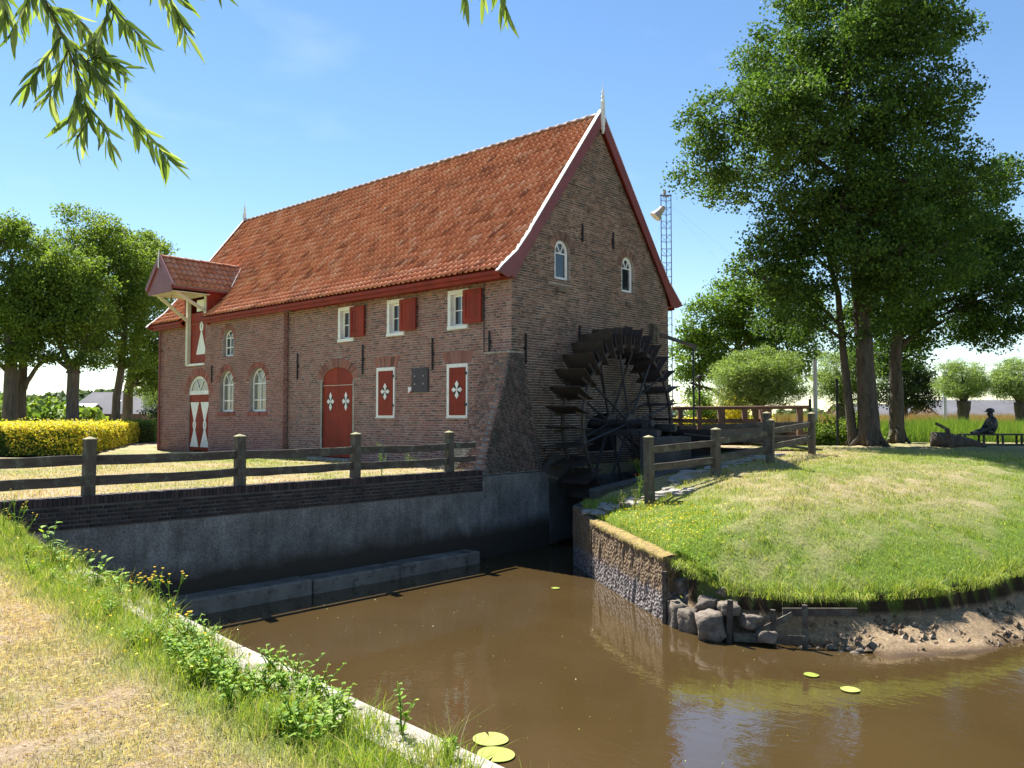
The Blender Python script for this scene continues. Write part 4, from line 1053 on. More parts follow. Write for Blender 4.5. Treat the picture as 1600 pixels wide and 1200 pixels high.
# mossy crust on top, spilling a little over the face
MAT['moss'] = plain('dry_moss', (.24, .165, .065), .95, .45, 9, .03, 30, dirt=(.36, .36, .05))
P = []
for a, b in zip(pts[:-1], pts[1:]):
    for k in range(14): t = k / 14; P.append([a[i] + (b[i] - a[i]) * t for i in range(3)])
P.append(list(pts[-1])); prof = [(-.015, -.10), (-.028, -.04), (-.012, .01), (.05, .022), (.14, .03), (.24, .02), (.30, -.04)]
rings = [offset_poly([tuple(p) for p in P], o) for o, _ in prof]; vs = []
for i, p in enumerate(P):
    for (o, dz), rg in zip(prof, rings): j = random.uniform(-.014, .014); vs.append((rg[i][0] + j, rg[i][1] + j, p[2] + dz + random.uniform(-.016, .016) - (.05 * random.random() if dz < -.1 else 0)))
m = MB(); w_ = len(prof); m.add(vs, [(i * w_ + r, (i + 1) * w_ + r, (i + 1) * w_ + r + 1, i * w_ + r + 1) for i in range(len(P) - 1) for r in range(w_ - 1)])
m.build('mossy_lip', 'moss', iw, smooth=True)
iw2 = thing('race_wall', (2.6, 3, -1), 'shaded concrete side wall of the wheel race facing the mill', 'wall')
ribbon([(2.5, 7.7, .30), (2.5, 4.4, .15), (2.5, 2.5, -.2), (2.5, 1.0, -.5), (2.5, -.6, -.77)], .4, -3.2, 'wall_face', 'concrete_dark', iw2, 3, .02)
ribbon([(2.5, -.6, -.78), (3.1, -1.08, -.84), (3.8, -1.64, -.93)], .3, -3.2, 'wing_face', 'aggregate', iw2, 4, .04)
m = MB(); m.box((.16, 7.6, -3.2), (2.9, 8.0, .35)); m.build('head_wall', 'concrete_dark', iw2)
near = thing('bank_wall', (8, -13.1, -.6), 'low pond wall with a pale concrete coping beside the weeds', 'wall')
NW = [(-.1, -12.02), (1.5, -12.17), (5.65, -12.65), (9.2, -13.07), (12.05, -13.33), (16, -13.9)]
for (a, b) in zip(NW[:-1], NW[1:]):
    a = Vector(a); b = Vector(b); n = max(1, round((b - a).length / 1.4)); d = (b - a) / n; u = d.normalized(); s = Vector((u.y, -u.x))
    for k in range(n):
        p = a + d * k; c = p + d / 2 + s * .12
        m = MB(); m.obox((c.x, c.y, -.42), (d.x / 2 - u.x * .006, d.y / 2 - u.y * .006, 0), (s.x * .14, s.y * .14, 0), (0, 0, .065 + random.uniform(-.004, .004))); m.build('coping_block', 'concrete_coping', near, bevel=.012)
    m = MB(); c = (a + b) / 2 + s * .14; L = (b - a) / 2
    m.obox((c.x, c.y, -1.85), (L.x, L.y, 0), (s.x * .12, s.y * .12, 0), (0, 0, 1.36)); m.build('wall_face', 'quay', near)

# edge stones on the island, stakes and boards of the old bank protection
def rock(c, r, seed, mat='stone', name='edge_stone', parent=None, boxy=.85, **kw):
    rs = random.Random(seed); bm = bmesh.new(); bmesh.ops.create_icosphere(bm, subdivisions=3 if max(r) > .12 else 1, radius=1)
    for v in bm.verts:
        p = v.co.copy(); mxx = max(abs(p.x), abs(p.y), abs(p.z)); p = p.lerp(p / mxx * .86, boxy)
        p *= 1 + .28 * mnoise.noise(p * 1.5 + Vector((seed, 0, 0)))
        v.co = Vector((p.x * r[0], p.y * r[1], p.z * r[2]))
    M = Matrix.Rotation(rs.uniform(0, 6.28), 4, 'Z') @ Matrix.Rotation(rs.uniform(-.25, .25), 4, 'X'); bm.transform(M); bm.transform(Matrix.Translation(c))
    me = bpy.data.meshes.new(name); bm.to_mesh(me); bm.free()
    return link(name, me, mat, parent, True, **kw)
edge = thing('stone_revetment', (8, -4, -1.8), 'tumbled squared stones and rubble at the corner of the island wall', 'stones')
for i, (x, y, z, r) in enumerate([(7.42, -4.02, -2.0, (.2, .26, .3)), (7.75, -4.18, -2.02, (.2, .2, .25)), (8.18, -4.34, -1.98, (.33, .24, .26)), (7.62, -3.85, -1.72, (.2, .16, .13)), (8.0, -4.02, -1.70, (.26, .18, .12)),
                                  (8.42, -4.20, -1.68, (.24, .17, .11)), (7.35, -3.75, -1.55, (.16, .16, .16)), (8.75, -4.15, -1.85, (.2, .18, .12)), (8.2, -3.9, -1.5, (.16, .14, .1)), (9.05, -4.2, -2.02, (.16, .12, .1))]):
    rock((x, y, z), r, i * 3 + 1, parent=edge, name='stone')
for i in range(30):
    t = random.random(); x = 8.6 + t * 1.6 + random.uniform(-.2, .2); y = -4.45 + t * .75 + random.uniform(-.15, .12); s = random.uniform(.03, .09)
    rock((x, y, gz(x, y) + .0), (s, s * .8, s * .6), 100 + i, parent=edge, name='rubble', boxy=.3)
stk = []
for i, (x, y, z0, z1, lab) in enumerate([(7.18, -4.08, -2.6, -1.28, 'tall thin wooden stake standing at the end of the island wall'), (8.52, -4.42, -2.6, -1.50, 'leaning wooden stake in the water beside the big squared stone'),
                                         (9.55, -3.98, -2.4, -1.50, 'short wooden stake holding the bank boards under the grass'), (9.1, -4.1, -2.4, -1.62, 'stubby broken stake between the two bank boards')]):
    m = MB(); m.bar((x, y, z0), (x + (.04 if i == 1 else 0), y, z1), .07, .06, up=(0, 1, 0)); m.build('wooden_stake', 'old_wood', None, label=lab, cat='stake', group='old stakes along the island bank')
for a, b, w, lab in (((8.6, -4.40, -2.06), (9.6, -4.0, -2.02), .14, 'wet dark board lying along the waterline by the stakes'), ((9.2, -3.98, -1.66), (10.1, -3.35, -1.63), .12, 'weathered board fixed under the overhanging turf'), ((8.9, -4.25, -1.98), (9.35, -3.95, -1.68), .09, 'broken board leaning up against the muddy bank')):
    m = MB(); m.bar(a, b, .035, w); m.build('bank_board', 'old_wood', None, label=lab, cat='board', group='old boards along the island bank')
# mud lumps on the beach (stuff)
m = MB()
for i in range(420):
    k = random.random(); t = k * 6.2; j = int(min(k * 5, 4.99)); a, b = POND[11 + j], POND[12 + j]; f_ = random.random()
    x = a[0] + (b[0] - a[0]) * f_; y = a[1] + (b[1] - a[1]) * f_; nrm = Vector((b[1] - a[1], -(b[0] - a[0]))).normalized(); off = random.uniform(.02, .85)
    x += nrm.x * off; y += nrm.y * off; z = gz(x, y); s = random.uniform(.015, .07)
    m.add([(x - s, y, z - .01), (x, y - s, z - .01), (x + s, y + s * .3, z - .01), (x - s * .2, y + s, z - .01), (x + random.uniform(-s, s) * .4, y, z + s * random.uniform(.4, 1.0))], [(0, 1, 4), (1, 2, 4), (2, 3, 4), (3, 0, 4)])
MAT['mud'] = piece_mat('mud', [(0, (.09, .06, .035)), (.5, (.2, .14, .085)), (1, (.34, .26, .18))], bump=.01)
m.build('mud_clods', 'mud', None, kind='stuff')
# rough slabs running up from the wall corner beside the race
sl = thing('slab_path', (3.6, -.9, -.7), 'rough pale stone slabs stepping up beside the race wall', 'path')
for i in range(34):
    t = i / 34; x = 3.5 + t * 2.0 + random.uniform(-.25, .25); y = -1.15 + t * .8 + random.uniform(-.28, .3); s = random.uniform(.1, .2)
    rock((x, y, gz(x, y) + .0), (s * 1.2, s, .045), 300 + i, 'paving', 'slab', sl, .8)
for i in range(26):
    t = i / 26; x = 4.7 + random.uniform(-.35, .35); y = -.3 + t * 6.5 + random.uniform(-.2, .2); s = random.uniform(.12, .24)
    rock((x, y, gz(x, y) + .0), (s * 1.2, s, .04), 400 + i, 'paving', 'slab', sl, .8)
m = MB(); m.bar((2.9, -.35, -.52), (4.35, 2.6, .10), .42, .26); m.build('concrete_beam', 'concrete_dark', None, bevel=.03, label='sloping grey concrete beam lying beside the wheel race', cat='beam')

# ================================================================== THE WATER WHEEL
WC = Vector((.92, 3.60, 1.15)); WR = 2.76
wheel = thing('waterwheel', WC, 'large dark steel undershot water wheel on the shaded gable wall', 'water wheel')
def wp(x, r, a): return (x, WC.y + r * math.cos(a), WC.z + r * math.sin(a))
pad = None; NP = 32
for k in range(NP):
    a = 2 * PI * k / NP + .06
    if pad is None:
        m = MB(); n = 5; vs = []
        for s_, th in ((0, .0), (1, .018)):
            for i in range(n):
                t = i / (n - 1); r = 2.02 + (WR - 2.02) * t; bend = -.10 * (t ** 2) + th
                for x in (.40, 1.45): vs.append((x - WC.x, r, bend))
        fs = [(i * 2, i * 2 + 1, i * 2 + 3, i * 2 + 2) for i in range(n - 1)] + [(2 * n + i * 2 + 2, 2 * n + i * 2 + 3, 2 * n + i * 2 + 1, 2 * n + i * 2) for i in range(n - 1)]
        fs += [(0, 2 * n, 2 * n + 1, 1), (2 * n - 2, 2 * n - 1, 4 * n - 1, 4 * n - 2)] + [(i * 2, i * 2 + 2, 2 * n + i * 2 + 2, 2 * n + i * 2) for i in range(n - 1)] + [(i * 2 + 1, 2 * n + i * 2 + 1, 2 * n + i * 2 + 3, i * 2 + 3) for i in range(n - 1)]
        m.add(vs, fs)
        m.box((.33 - WC.x + .2, 2.14, .02), (.33 - WC.x + .24, 2.5, .10)); m.box((1.35 - WC.x - .1, 2.14, .02), (1.35 - WC.x - .06, 2.5, .10))
        pad = m.build('paddle', 'wheel_steel', None); o = pad
    else:
        o = bpy.data.objects.new('paddle', pad.data); COL.objects.link(o)
    o.location = WC; o.rotation_euler = (a, 0, 0); adopt(o, wheel)
for x in (.60, 1.28):
    m = MB(); K = 64; vs = []
    for k in range(K):
        a = 2 * PI * k / K
        for dx, r in ((-.035, 2.15), (.035, 2.15), (.035, 2.25), (-.035, 2.25)): vs.append(wp(x + dx, r, a))
    m.add(vs, [(k * 4 + i, k * 4 + (i + 1) % 4, ((k + 1) % K) * 4 + (i + 1) % 4, ((k + 1) % K) * 4 + i) for k in range(K) for i in range(4)])
    m.build('rim', 'wheel_steel', wheel)
    for k in range(8):
        a = 2 * PI * k / 8 + (.25 if x < 1 else .18)
        m = MB(); m.tube([wp(x, .16, a), wp(x, 2.18, a + .06)], .035, 8); m.build('spoke', 'wheel_bar', wheel)
    m = MB(); m.tube([(x - .06, WC.y, WC.z), (x + .06, WC.y, WC.z)], .26, 16); m.build('hub', 'wheel_bar', wheel)
for k in range(8):
    a = 2 * PI * (k + .5) / 8 + .2
    m = MB(); m.tube([wp(.60, .22, a), wp(1.28, 2.15, a + .1)], .025, 6); m.build('cross_brace', 'wheel_bar', wheel)
m = MB(); m.tube([(-.5, WC.y, WC.z), (2.05, WC.y, WC.z)], .11, 12); m.build('axle', 'wheel_bar', wheel)
fr_ = thing('wheel_bearing_frame', (1.9, 3.6, .6), 'dark steel beams carrying the outer end of the wheel axle', 'frame')
m = MB(); m.box((-.2, WC.y + .42, .95), (2.5, WC.y + .56, 1.12)); m.build('beam', 'wheel_bar', fr_)
m = MB(); m.box((-.2, WC.y - .5, .80), (2.5, WC.y - .38, .98)); m.build('beam', 'wheel_bar', fr_)
m = MB(); m.box((1.75, WC.y - .6, .80), (1.95, WC.y + .6, 1.0)); m.build('cross_beam', 'wheel_bar', fr_)
m = MB(); m.box((1.78, WC.y - .17, 1.0), (1.98, WC.y + .17, 1.22)); m.build('bearing_block', 'wheel_bar', fr_, bevel=.02)
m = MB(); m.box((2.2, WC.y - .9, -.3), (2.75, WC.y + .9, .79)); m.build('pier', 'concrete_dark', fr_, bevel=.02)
# breast of the race: curved apron and flume beyond the wheel
ap = thing('race_flume', (1.5, 8, .3), 'dark sheet metal flume bringing water to the wheel', 'flume')
m = MB(); vs = []; n = 9
for i in range(n):
    a = R_(-80 + i * 9.5); y = WC.y + 2.92 * math.cos(a); z = WC.z + 2.92 * math.sin(a); vs += [(.3, y, z), (2.3, y, z)]
m.add(vs, [(i * 2, i * 2 + 1, i * 2 + 3, i * 2 + 2) for i in range(n - 1)]); m.build('curved_apron', 'wheel_steel', ap)
m = MB(); m.box((.25, 6.6, .55), (2.4, 12.5, .62)); m.box((2.3, 6.6, .62), (2.4, 12.5, 1.05)); m.box((.25, 7.9, .62), (.33, 12.5, 1.05)); m.build('trough', 'wheel_steel', ap)
m = MB(); m.bar((1.9, 5.2, .85), (4.6, 8.6, .35), .9, .05); m.build('sheet_cover', 'wheel_bar', ap)
# sluice lever with its post at the corner of the gable
sg = thing('sluice_gallows', (.9, 7.6, .5), 'black steel post and sloping arm of the sluice at the gable corner', 'sluice gear')
m = MB(); m.bar((.35, 6.75, 3.98), (.95, 7.95, 3.62), .07, .11); m.build('arm', 'wheel_steel', sg)
m = MB(); m.tube([(.9, 7.86, .5), (.9, 7.86, 3.6)], .032, 8); m.build('post', 'wheel_bar', sg)
m = MB(); m.box((.0, 6.62, 3.7), (.18, 6.85, 4.35)); m.build('wall_bracket', 'old_wood', sg)

# ================================================================== FENCES
def fence_post(x, y, z0, z1, parent, s=.10, mat='post_wood', rot=0.0, tilt=(0, 0)):
    m = MB(); c = []
    for (zz, k) in ((z0 - .3, 1.04), (z1 - .14, 1.0), (z1 - .13, .93), (z1 - .10, .93), (z1 - .09, 1.0), (z1, 1.0)):
        t = (zz - z0) / (z1 - z0); ox, oy = tilt[0] * t, tilt[1] * t
        for a, b in ((-1, -1), (1, -1), (1, 1), (-1, 1)):
            p = rot2((a * s * k, b * s * k), rot); c.append((x + p[0] + ox, y + p[1] + oy, zz))
    m.add(c, [(i * 4 + k, i * 4 + (k + 1) % 4, i * 4 + 4 + (k + 1) % 4, i * 4 + 4 + k) for i in range(5) for k in range(4)] + [(20, 21, 22, 23)])
    o = m.build('post', mat, parent, bevel=.008)
    m = MB(); b = [(x + rot2((a * s * 1.08, q * s * 1.08), rot)[0] + tilt[0], y + rot2((a * s * 1.08, q * s * 1.08), rot)[1] + tilt[1], z1 + .001) for a, q in ((-1, -1), (1, -1), (1, 1), (-1, 1))]
    b2 = [(p[0], p[1], z1 + .018) for p in b]
    m.add(b + b2 + [(x + tilt[0], y + tilt[1], z1 + .062)], [(0, 3, 2, 1), (0, 1, 5, 4), (1, 2, 6, 5), (2, 3, 7, 6), (3, 0, 4, 7), (4, 5, 8), (5, 6, 8), (6, 7, 8), (7, 4, 8)])
    m.build('post_cap', 'lichen', parent, bevel=.004)
    return o
def rail(a, b, h, w, parent, mat='old_wood', sag=.012):
    a = Vector(a); b = Vector(b); n = 7; vs = []; d = (b - a); u = Vector((d.x, d.y, 0)).normalized(); s = Vector((-u.y, u.x, 0))
    for i in range(n):
        t = i / (n - 1); p = a + d * t + Vector((0, 0, -sag * 4 * t * (1 - t) + random.uniform(-.006, .006)))
        hh = h / 2 * (1 + random.uniform(-.05, .05))
        for q, e in ((-1, -1), (1, -1), (1, 1), (-1, 1)): vs.append(p + s * (w / 2 * q) + Vector((0, 0, hh * e)))
    m = MB(); m.add(vs, [(i * 4 + k, i * 4 + (k + 1) % 4, i * 4 + 4 + (k + 1) % 4, i * 4 + 4 + k) for i in range(n - 1) for k in range(4)] + [(0, 3, 2, 1), tuple(range(n * 4 - 4, n * 4))])
    return m.build('rail', mat, parent, bevel=.006)
lf = thing('post_and_rail_fence', (.1, -6, 0), 'dark weathered two-rail fence on the quay edge in front of the lawn', 'fence')
ly = [-13.45, -10.70, -7.92, -5.19, -2.38]
for y in ly: fence_post(.12, y, -.03, .94, lf, .086, rot=random.uniform(-.04, .04), tilt=(random.uniform(-.01, .01), random.uniform(-.015, .015)))
for a, b in zip(ly[:-1], ly[1:]):
    for z in (.60, .26): rail((.12, a + .10, z + random.uniform(-.01, .01)), (.12, b - .10, z + random.uniform(-.01, .01)), .165, .05, lf)
for z in (.64, .30): rail((.12, -2.28, z), (.05, -1.42, z + .0), .14, .05, lf)
rf = thing('post_and_rail_fence', (5.3, 3, 0), 'grey-brown two-rail fence climbing the island beside the wheel race', 'fence')
rp = [(4.94, -1.06, -.32, .93), (5.45, .89, .05, 1.08), (5.62, 3.33, .25, 1.28), (5.41, 6.4, .39, 1.46)]
for x, y, z0, z1 in rp: fence_post(x, y, z0, z1 - .05, rf, .082, rot=random.uniform(-.15, .1), tilt=(random.uniform(-.02, .02), random.uniform(-.02, .02)))
for (a, b) in zip(rp[:-1], rp[1:]):
    for o_ in (.33, .72):
        rail((a[0] - .02, a[1] + .09, a[3] - o_ + .02), (b[0] - .02, b[1] - .09, b[3] - o_ - .02), .15, .05, rf, sag=.0)
fence_post(4.55, 5.45, .35, 1.42, rf, .082)
for o_ in (.30, .68): rail((4.65, 5.55, 1.42 - o_), (5.33, 6.32, 1.44 - o_), .14, .05, rf)
for o_ in (.30, .68): rail((4.50, 5.40, 1.42 - o_), (3.4, 4.6, 1.36 - o_), .14, .05, rf)

# footbridge railing beyond the wheel
br = thing('footbridge_railing', (1.6, 9.4, .4), 'brown timber railing of the footbridge behind the wheel race', 'railing')
def onrail(t): return Vector((-.1 + 3.5 * t, 8.15 + 2.95 * t, 0))
m = MB(); a, b = onrail(0), onrail(1.0); m.tube([(a.x, a.y, 1.62), (b.x, b.y, 1.66)], .06, 8); m.build('handrail', 'brown_wood', br)
for z, w in ((1.20, .14), (.80, .16)):
    a, b = onrail(0), onrail(.72); m = MB(); m.bar((a.x, a.y, z), (b.x, b.y, z), .05, w); m.build('rail', 'brown_wood', br)
for t, s in ((.06, .07), (.20, .07), (.36, .11), (.53, .08), (.68, .17), (.93, .09)):
    p = onrail(t); m = MB(); m.obox((p.x, p.y, 1.0), (s * .74, s * .67, 0), (-s * .67, s * .74, 0), (0, 0, .60)); m.build('post', 'brown_wood', br)
m = MB(); a, b = onrail(-.02), onrail(.75); m.bar((a.x - .5, a.y + .6, .42), (b.x - .5, b.y + .6, .42), 1.3, .1); m.build('deck', 'brown_wood', br)
tb = thing('picnic_table', (2.2, 12.2, .35), 'small brown picnic table seen through the footbridge railing', 'table')
m = MB(); m.box((1.4, 11.6, 1.02), (2.9, 12.4, 1.08)); m.build('table_top', 'brown_wood', tb)
for dy in (-.75, .75):
    m = MB(); m.box((1.4, 12 + dy - .13, .78), (2.9, 12 + dy + .13, .82)); m.build('seat', 'brown_wood', tb)
for x in (1.7, 2.6):
    m = MB(); m.bar((x, 11.3, .35), (x, 11.8, 1.02), .08, .08); m.bar((x, 12.7, .35), (x, 12.2, 1.02), .08, .08); m.box((x - .03, 11.15, .70), (x + .03, 12.85, .78)); m.build('leg', 'brown_wood', tb)
for (x, y, z1, ball, lab) in ((-4.42, 17.63, 3.0, True, 'black post with a round head left of the bushy pollard willow'), (3.1, 11.9, 1.95, False, 'short black post behind the middle of the footbridge railing'), (2.55, 15.8, 2.8, False, 'thin black post just left of the pale metal pole')):
    m = MB(); m.tube([(x, y, 0), (x, y, z1)], .05, 8)
    if ball: m.lathe((x, y, z1), [(.05, 0), (.12, .05), (.14, .13), (.1, .22), (.03, .26)], 10)
    m.build('lamp_post' if ball else 'black_post', 'iron', None, label=lab, cat='post')
m = MB(); m.tube([(1.1, 17.28, .2), (1.1, 17.28, 3.7)], .085, 10); m.build('metal_pole', 'galv', None, label='pale galvanised pole rising into the big tree beside the fence end', cat='pole')
m = MB(); m.tube([(-.4, 41.5, 0), (-.4, 41.5, 4.2)], .12, 10); m.build('metal_pole', 'galv', None, label='thick grey pole in the field left of the pollard willow trunk', cat='pole')

# ================================================================== BENCH, SEATED FIGURE, LOG, PUMP HANDLE
bench = thing('bench', (7.3, 18.9, .4), 'long low dark bench on the island by the reeds', 'bench')
def bpnt(t, off=0): return Vector((6.30 + 2.6 * t - off * .67, 17.95 + 2.35 * t + off * .74, 0))
gb = gz(7.3, 18.9)
m = MB(); a, b = bpnt(0), bpnt(1.0); m.bar((a.x, a.y, gb + .41), (b.x, b.y, gb + .41), .46, .06); m.build('seat', 'old_wood', bench)
for t in (.02, .22, .42, .62, .82, .98):
    for off in (-.16, .16):
        p = bpnt(t, off); m = MB(); m.bar((p.x, p.y, gb - .05), (p.x, p.y, gb + .378), .07, .07); m.build('leg', 'old_wood', bench)
m = MB(); a, b = bpnt(0), bpnt(1.0); m.bar((a.x, a.y, gb + .02), (b.x, b.y, gb + .02), .5, .08); m.build('plinth', 'concrete_dark', bench)
def skin_figure(name, joints, edges, mat, parent, sub=2, root=0):
    me = bpy.data.meshes.new(name); me.from_pydata([j[0] for j in joints], edges, []); o = link(name, me, mat, parent)
    sk = o.modifiers.new('skin', 'SKIN'); sk.use_smooth_shade = True
    for i, (p, r) in enumerate(joints):
        me.skin_vertices[0].data[i].radius = (r, r) if isinstance(r, (int, float)) else r; me.skin_vertices[0].data[i].use_root = (i == root)
    sb = o.modifiers.new('sub', 'SUBSURF'); sb.levels = sub; sb.render_levels = sub
    return o
fig = thing('seated_statue', (7.15, 18.7, gb), 'dark bronze figure in a peaked cap sitting on the bench with legs stretched out', 'statue')
U_ = Vector((.74, .67, 0)); S_ = Vector((-.67, .74, 0))      # bench direction (to the right) and across
sc_ = 1.10
def fp(a, s, z): 
    p = Vector((7.18, 18.74, gb + .38)) + U_ * (a * sc_) + S_ * (s * sc_); return (p.x, p.y, p.z + z * sc_)
J = [(fp(.02, 0, .10), .22), (fp(.04, 0, .28), .22), (fp(.0, 0, .46), .20), (fp(-.03, 0, .60), .09), (fp(-.06, 0, .70), .11), (fp(-.07, 0, .80), .11),
     (fp(-.02, .19, .52), .10), (fp(-.12, .24, .30), .085), (fp(-.30, .18, .16), .06), (fp(-.36, .14, .13), .042),
     (fp(-.02, -.19, .52), .10), (fp(-.12, -.24, .30), .085), (fp(-.30, -.18, .16), .06), (fp(-.36, -.14, .13), .042),
     (fp(-.04, .10, .10), .10), (fp(-.34, .12, .16), .10), (fp(-.62, .11, .06), .075), (fp(-.70, .11, .10), .05),
     (fp(-.04, -.10, .10), .10), (fp(-.36, -.12, .17), .10), (fp(-.64, -.11, .06), .075), (fp(-.72, -.11, .10), .05)]
E_ = [(0, 1), (1, 2), (2, 3), (3, 4), (4, 5), (2, 6), (6, 7), (7, 8), (8, 9), (2, 10), (10, 11), (11, 12), (12, 13), (0, 14), (14, 15), (15, 16), (16, 17), (0, 18), (18, 19), (19, 20), (20, 21)]
skin_figure('body', J, E_, 'bronze', fig)
m = MB(); c = Vector(fp(-.06, 0, .80)); m.lathe((c.x, c.y, c.z), [(.14, -.03), (.155, .01), (.145, .07), (.09, .12), (.02, .14)], 12)
br_ = [c + U_ * (-.10) + S_ * .10, c + U_ * (-.21) + S_ * .05, c + U_ * (-.21) - S_ * .05, c + U_ * (-.10) - S_ * .10]
m.add([(p.x, p.y, p.z + .0) for p in br_] + [(p.x, p.y, p.z + .02) for p in br_], [(0, 1, 2, 3), (4, 7, 6, 5), (0, 4, 5, 1), (1, 5, 6, 2), (2, 6, 7, 3), (3, 7, 4, 0)]); m.build('cap', 'bronze', fig)
m = MB(); c = Vector(fp(-.155, 0, .71)); m.lathe((c.x, c.y, c.z), [(.0, -.03), (.022, -.01), (.02, .01), (.008, .04)], 6); m.build('nose', 'bronze', fig)
lg = MB(); lg.tube([(5.75, 16.25, gb + .22), (6.2, 16.45, gb + .2), (6.9, 16.75, gb + .10), (7.35, 16.95, gb + .0)], [.30, .31, .20, .09], 12)
lg.build('fallen_log', 'bark', None, True, label='thick dark log lying in the shade left of the bench', cat='log')
pm = MB(); pm.bar((6.63, 15.54, gb - .1), (6.50, 15.40, gb + .66), .14, .10, up=(0, 1, 0)); pm.bar((6.50, 15.40, gb + .64), (6.22, 15.12, gb + .84), .07, .09)
pm.build('pump_handle', 'old_wood', None, label='bent dark post like a pump handle standing in front of the log', cat='post')

# ================================================================== LATTICE MAST WITH LOUDSPEAKER
mast = thing('lattice_mast', (-4.2, 14.8, 0), 'slender blue lattice mast rising behind the gable', 'mast')
mxy = [(-4.40, 14.45), (-4.08, 14.74), (-4.40, 14.87)]
for x, y in mxy:
    m = MB(); m.tube([(x, y, 0), (x, y, 10.95)], .022, 6); m.build('leg', 'mast_blue', mast)
m = MB(); z = .2; k = 0
while z < 10.9:
    for i in range(3):
        a, b = mxy[i], mxy[(i + 1) % 3]; m.bar((a[0], a[1], z), (b[0], b[1], z), .012, .012)
        if k % 2: m.bar((a[0], a[1], z), (b[0], b[1], z + .3), .010, .010)
    z += .30; k += 1
m.build('lacing', 'mast_blue', mast)
for z in (2.2, 6.4, 10.9):
    m = MB(); m.prism([(p[0] + (p[0] + 4.29) * .2, p[1] + (p[1] - 14.7) * .2) for p in mxy], z, z + .04, lambda u, v, d: (u, v, d)); m.build('plate', 'mast_blue', mast)
ls = thing('loudspeaker', (-4.5, 14.2, 10.2), 'grey bell-shaped loudspeaker hung near the top of the lattice mast', 'loudspeaker')
m = MB(); cx, cy, cz = -4.46, 14.42, 10.2
d_ = Vector((-.45, -.45, -.75)).normalized()
m.tube([Vector((cx, cy, cz)) + d_ * t for t in (-.30, -.22, -.05, .12, .30)], [.09, .13, .14, .20, .27], 12); m.build('horn', 'speaker', ls)
m = MB(); m.bar((-4.4, 14.45, 10.35), (cx, cy, cz + .1), .08, .08); m.build('bracket', 'iron', ls)
bd = MB(); bd.tube([(-4.34, 14.65, 10.97), (-4.33, 14.62, 11.06), (-4.30, 14.6, 11.14), (-4.32, 14.58, 11.2)], [.05, .085, .05, .03], 8); bd.bar((-4.32, 14.62, 11.04), (-4.42, 14.76, 10.98), .05, .02)
bd.build('bird', 'speaker', None, True, label='small pale bird perched on top of the lattice mast', cat='bird')
for i, (ex, ey) in enumerate(((-14, 24), (6, 20), (-1, 30))):
    m = MB(); m.tube([(-4.3, 14.7, 10.7), (ex, ey, .1)], .0018, 4); m.build('guy_wire', 'iron', mast)

# ================================================================== FARM BUILDINGS FAR OFF
def R2(c, right, back, z): return Vector(c) + Vector((.74, .67, 0)) * right + Vector((-.67, .74, 0)) * back + Vector((0, 0, z))
def barn(name, c, w, d, hw, hr, roofm, wallm, label, hip=.0, lights=0, off=None):
    t = thing(name, c, label, 'barn')
    m = MB(); P = [R2(c, -w / 2, -d / 2, 0), R2(c, w / 2, -d / 2, 0), R2(c, w / 2, d / 2, 0), R2(c, -w / 2, d / 2, 0)]; Q = [p + Vector((0, 0, hw)) for p in P]
    m.add(P + Q, [(0, 1, 5, 4), (1, 2, 6, 5), (2, 3, 7, 6), (3, 0, 4, 7)]); m.add([Q[0], Q[3], R2(c, -w / 2 + hip, 0, hr)], [(0, 1, 2)]); m.add([Q[1], Q[2], R2(c, w / 2 - hip, 0, hr)], [(0, 1, 2)]); m.build('wall', wallm, t)
    m = MB(); e = .4
    A = [R2(c, -w / 2 - e, -d / 2 - e, hw - .2), R2(c, w / 2 + e, -d / 2 - e, hw - .2), R2(c, w / 2 + e, d / 2 + e, hw - .2), R2(c, -w / 2 - e, d / 2 + e, hw - .2), R2(c, -w / 2 - e + hip, 0, hr + .05), R2(c, w / 2 + e - hip, 0, hr + .05)]
    m.add(A, [(0, 1, 5, 4), (2, 3, 4, 5)]); rr = m.build('roof', roofm, t)
    if hip: m = MB(); m.add(A, [(0, 4, 3), (1, 2, 5)]); m.build('hip', roofm, t)
    for i in range(lights):
        m = MB(); k = .2 + i * .12; u = (A[1] - A[0]).normalized(); v = (A[4] + (A[5] - A[4]) * .5 - (A[0] + (A[1] - A[0]) * .5)); p = A[0] + (A[1] - A[0]) * (.55 + .14 * i) + v * .35 + Vector((0, 0, .08)); m.add([p, p + u * .9, p + u * .9 + v * .25, p + v * .25], [(0, 1, 2, 3)]); m.build('rooflight', 'sign_white', rr)
    return t
barn('farmhouse', (-112, 36.0, 0), 11, 8, 2.0, 5.0, 'barn_roof', 'barn_wall', 'farmhouse with a big dark slate roof and two rooflights behind the golden hedge', 2.2, 2)
barn('outbuilding', (-112, 29.5, 0), 7, 6, 1.9, 3.2, 'barn_metal', 'barn_wall', 'low pale-roofed outbuilding joined to the left of the dark farmhouse')
barn('metal_shed', (-117, 21.5, 0), 9, 9, 2.2, 3.6, 'barn_metal', 'barn_metal', 'pale metal farm shed between the left tree trunks')
barn('long_barn', (-12, 150, 0), 44, 12, 1.6, 4.2, 'barn_roof', 'barn_wall', 'long low grey barn roof in the distance behind the seated figure')
barn('long_barn', (-38, 150, 0), 22, 12, 1.4, 3.8, 'barn_roof', 'barn_wall', 'distant low barn roof left of the pollard willow trunk')

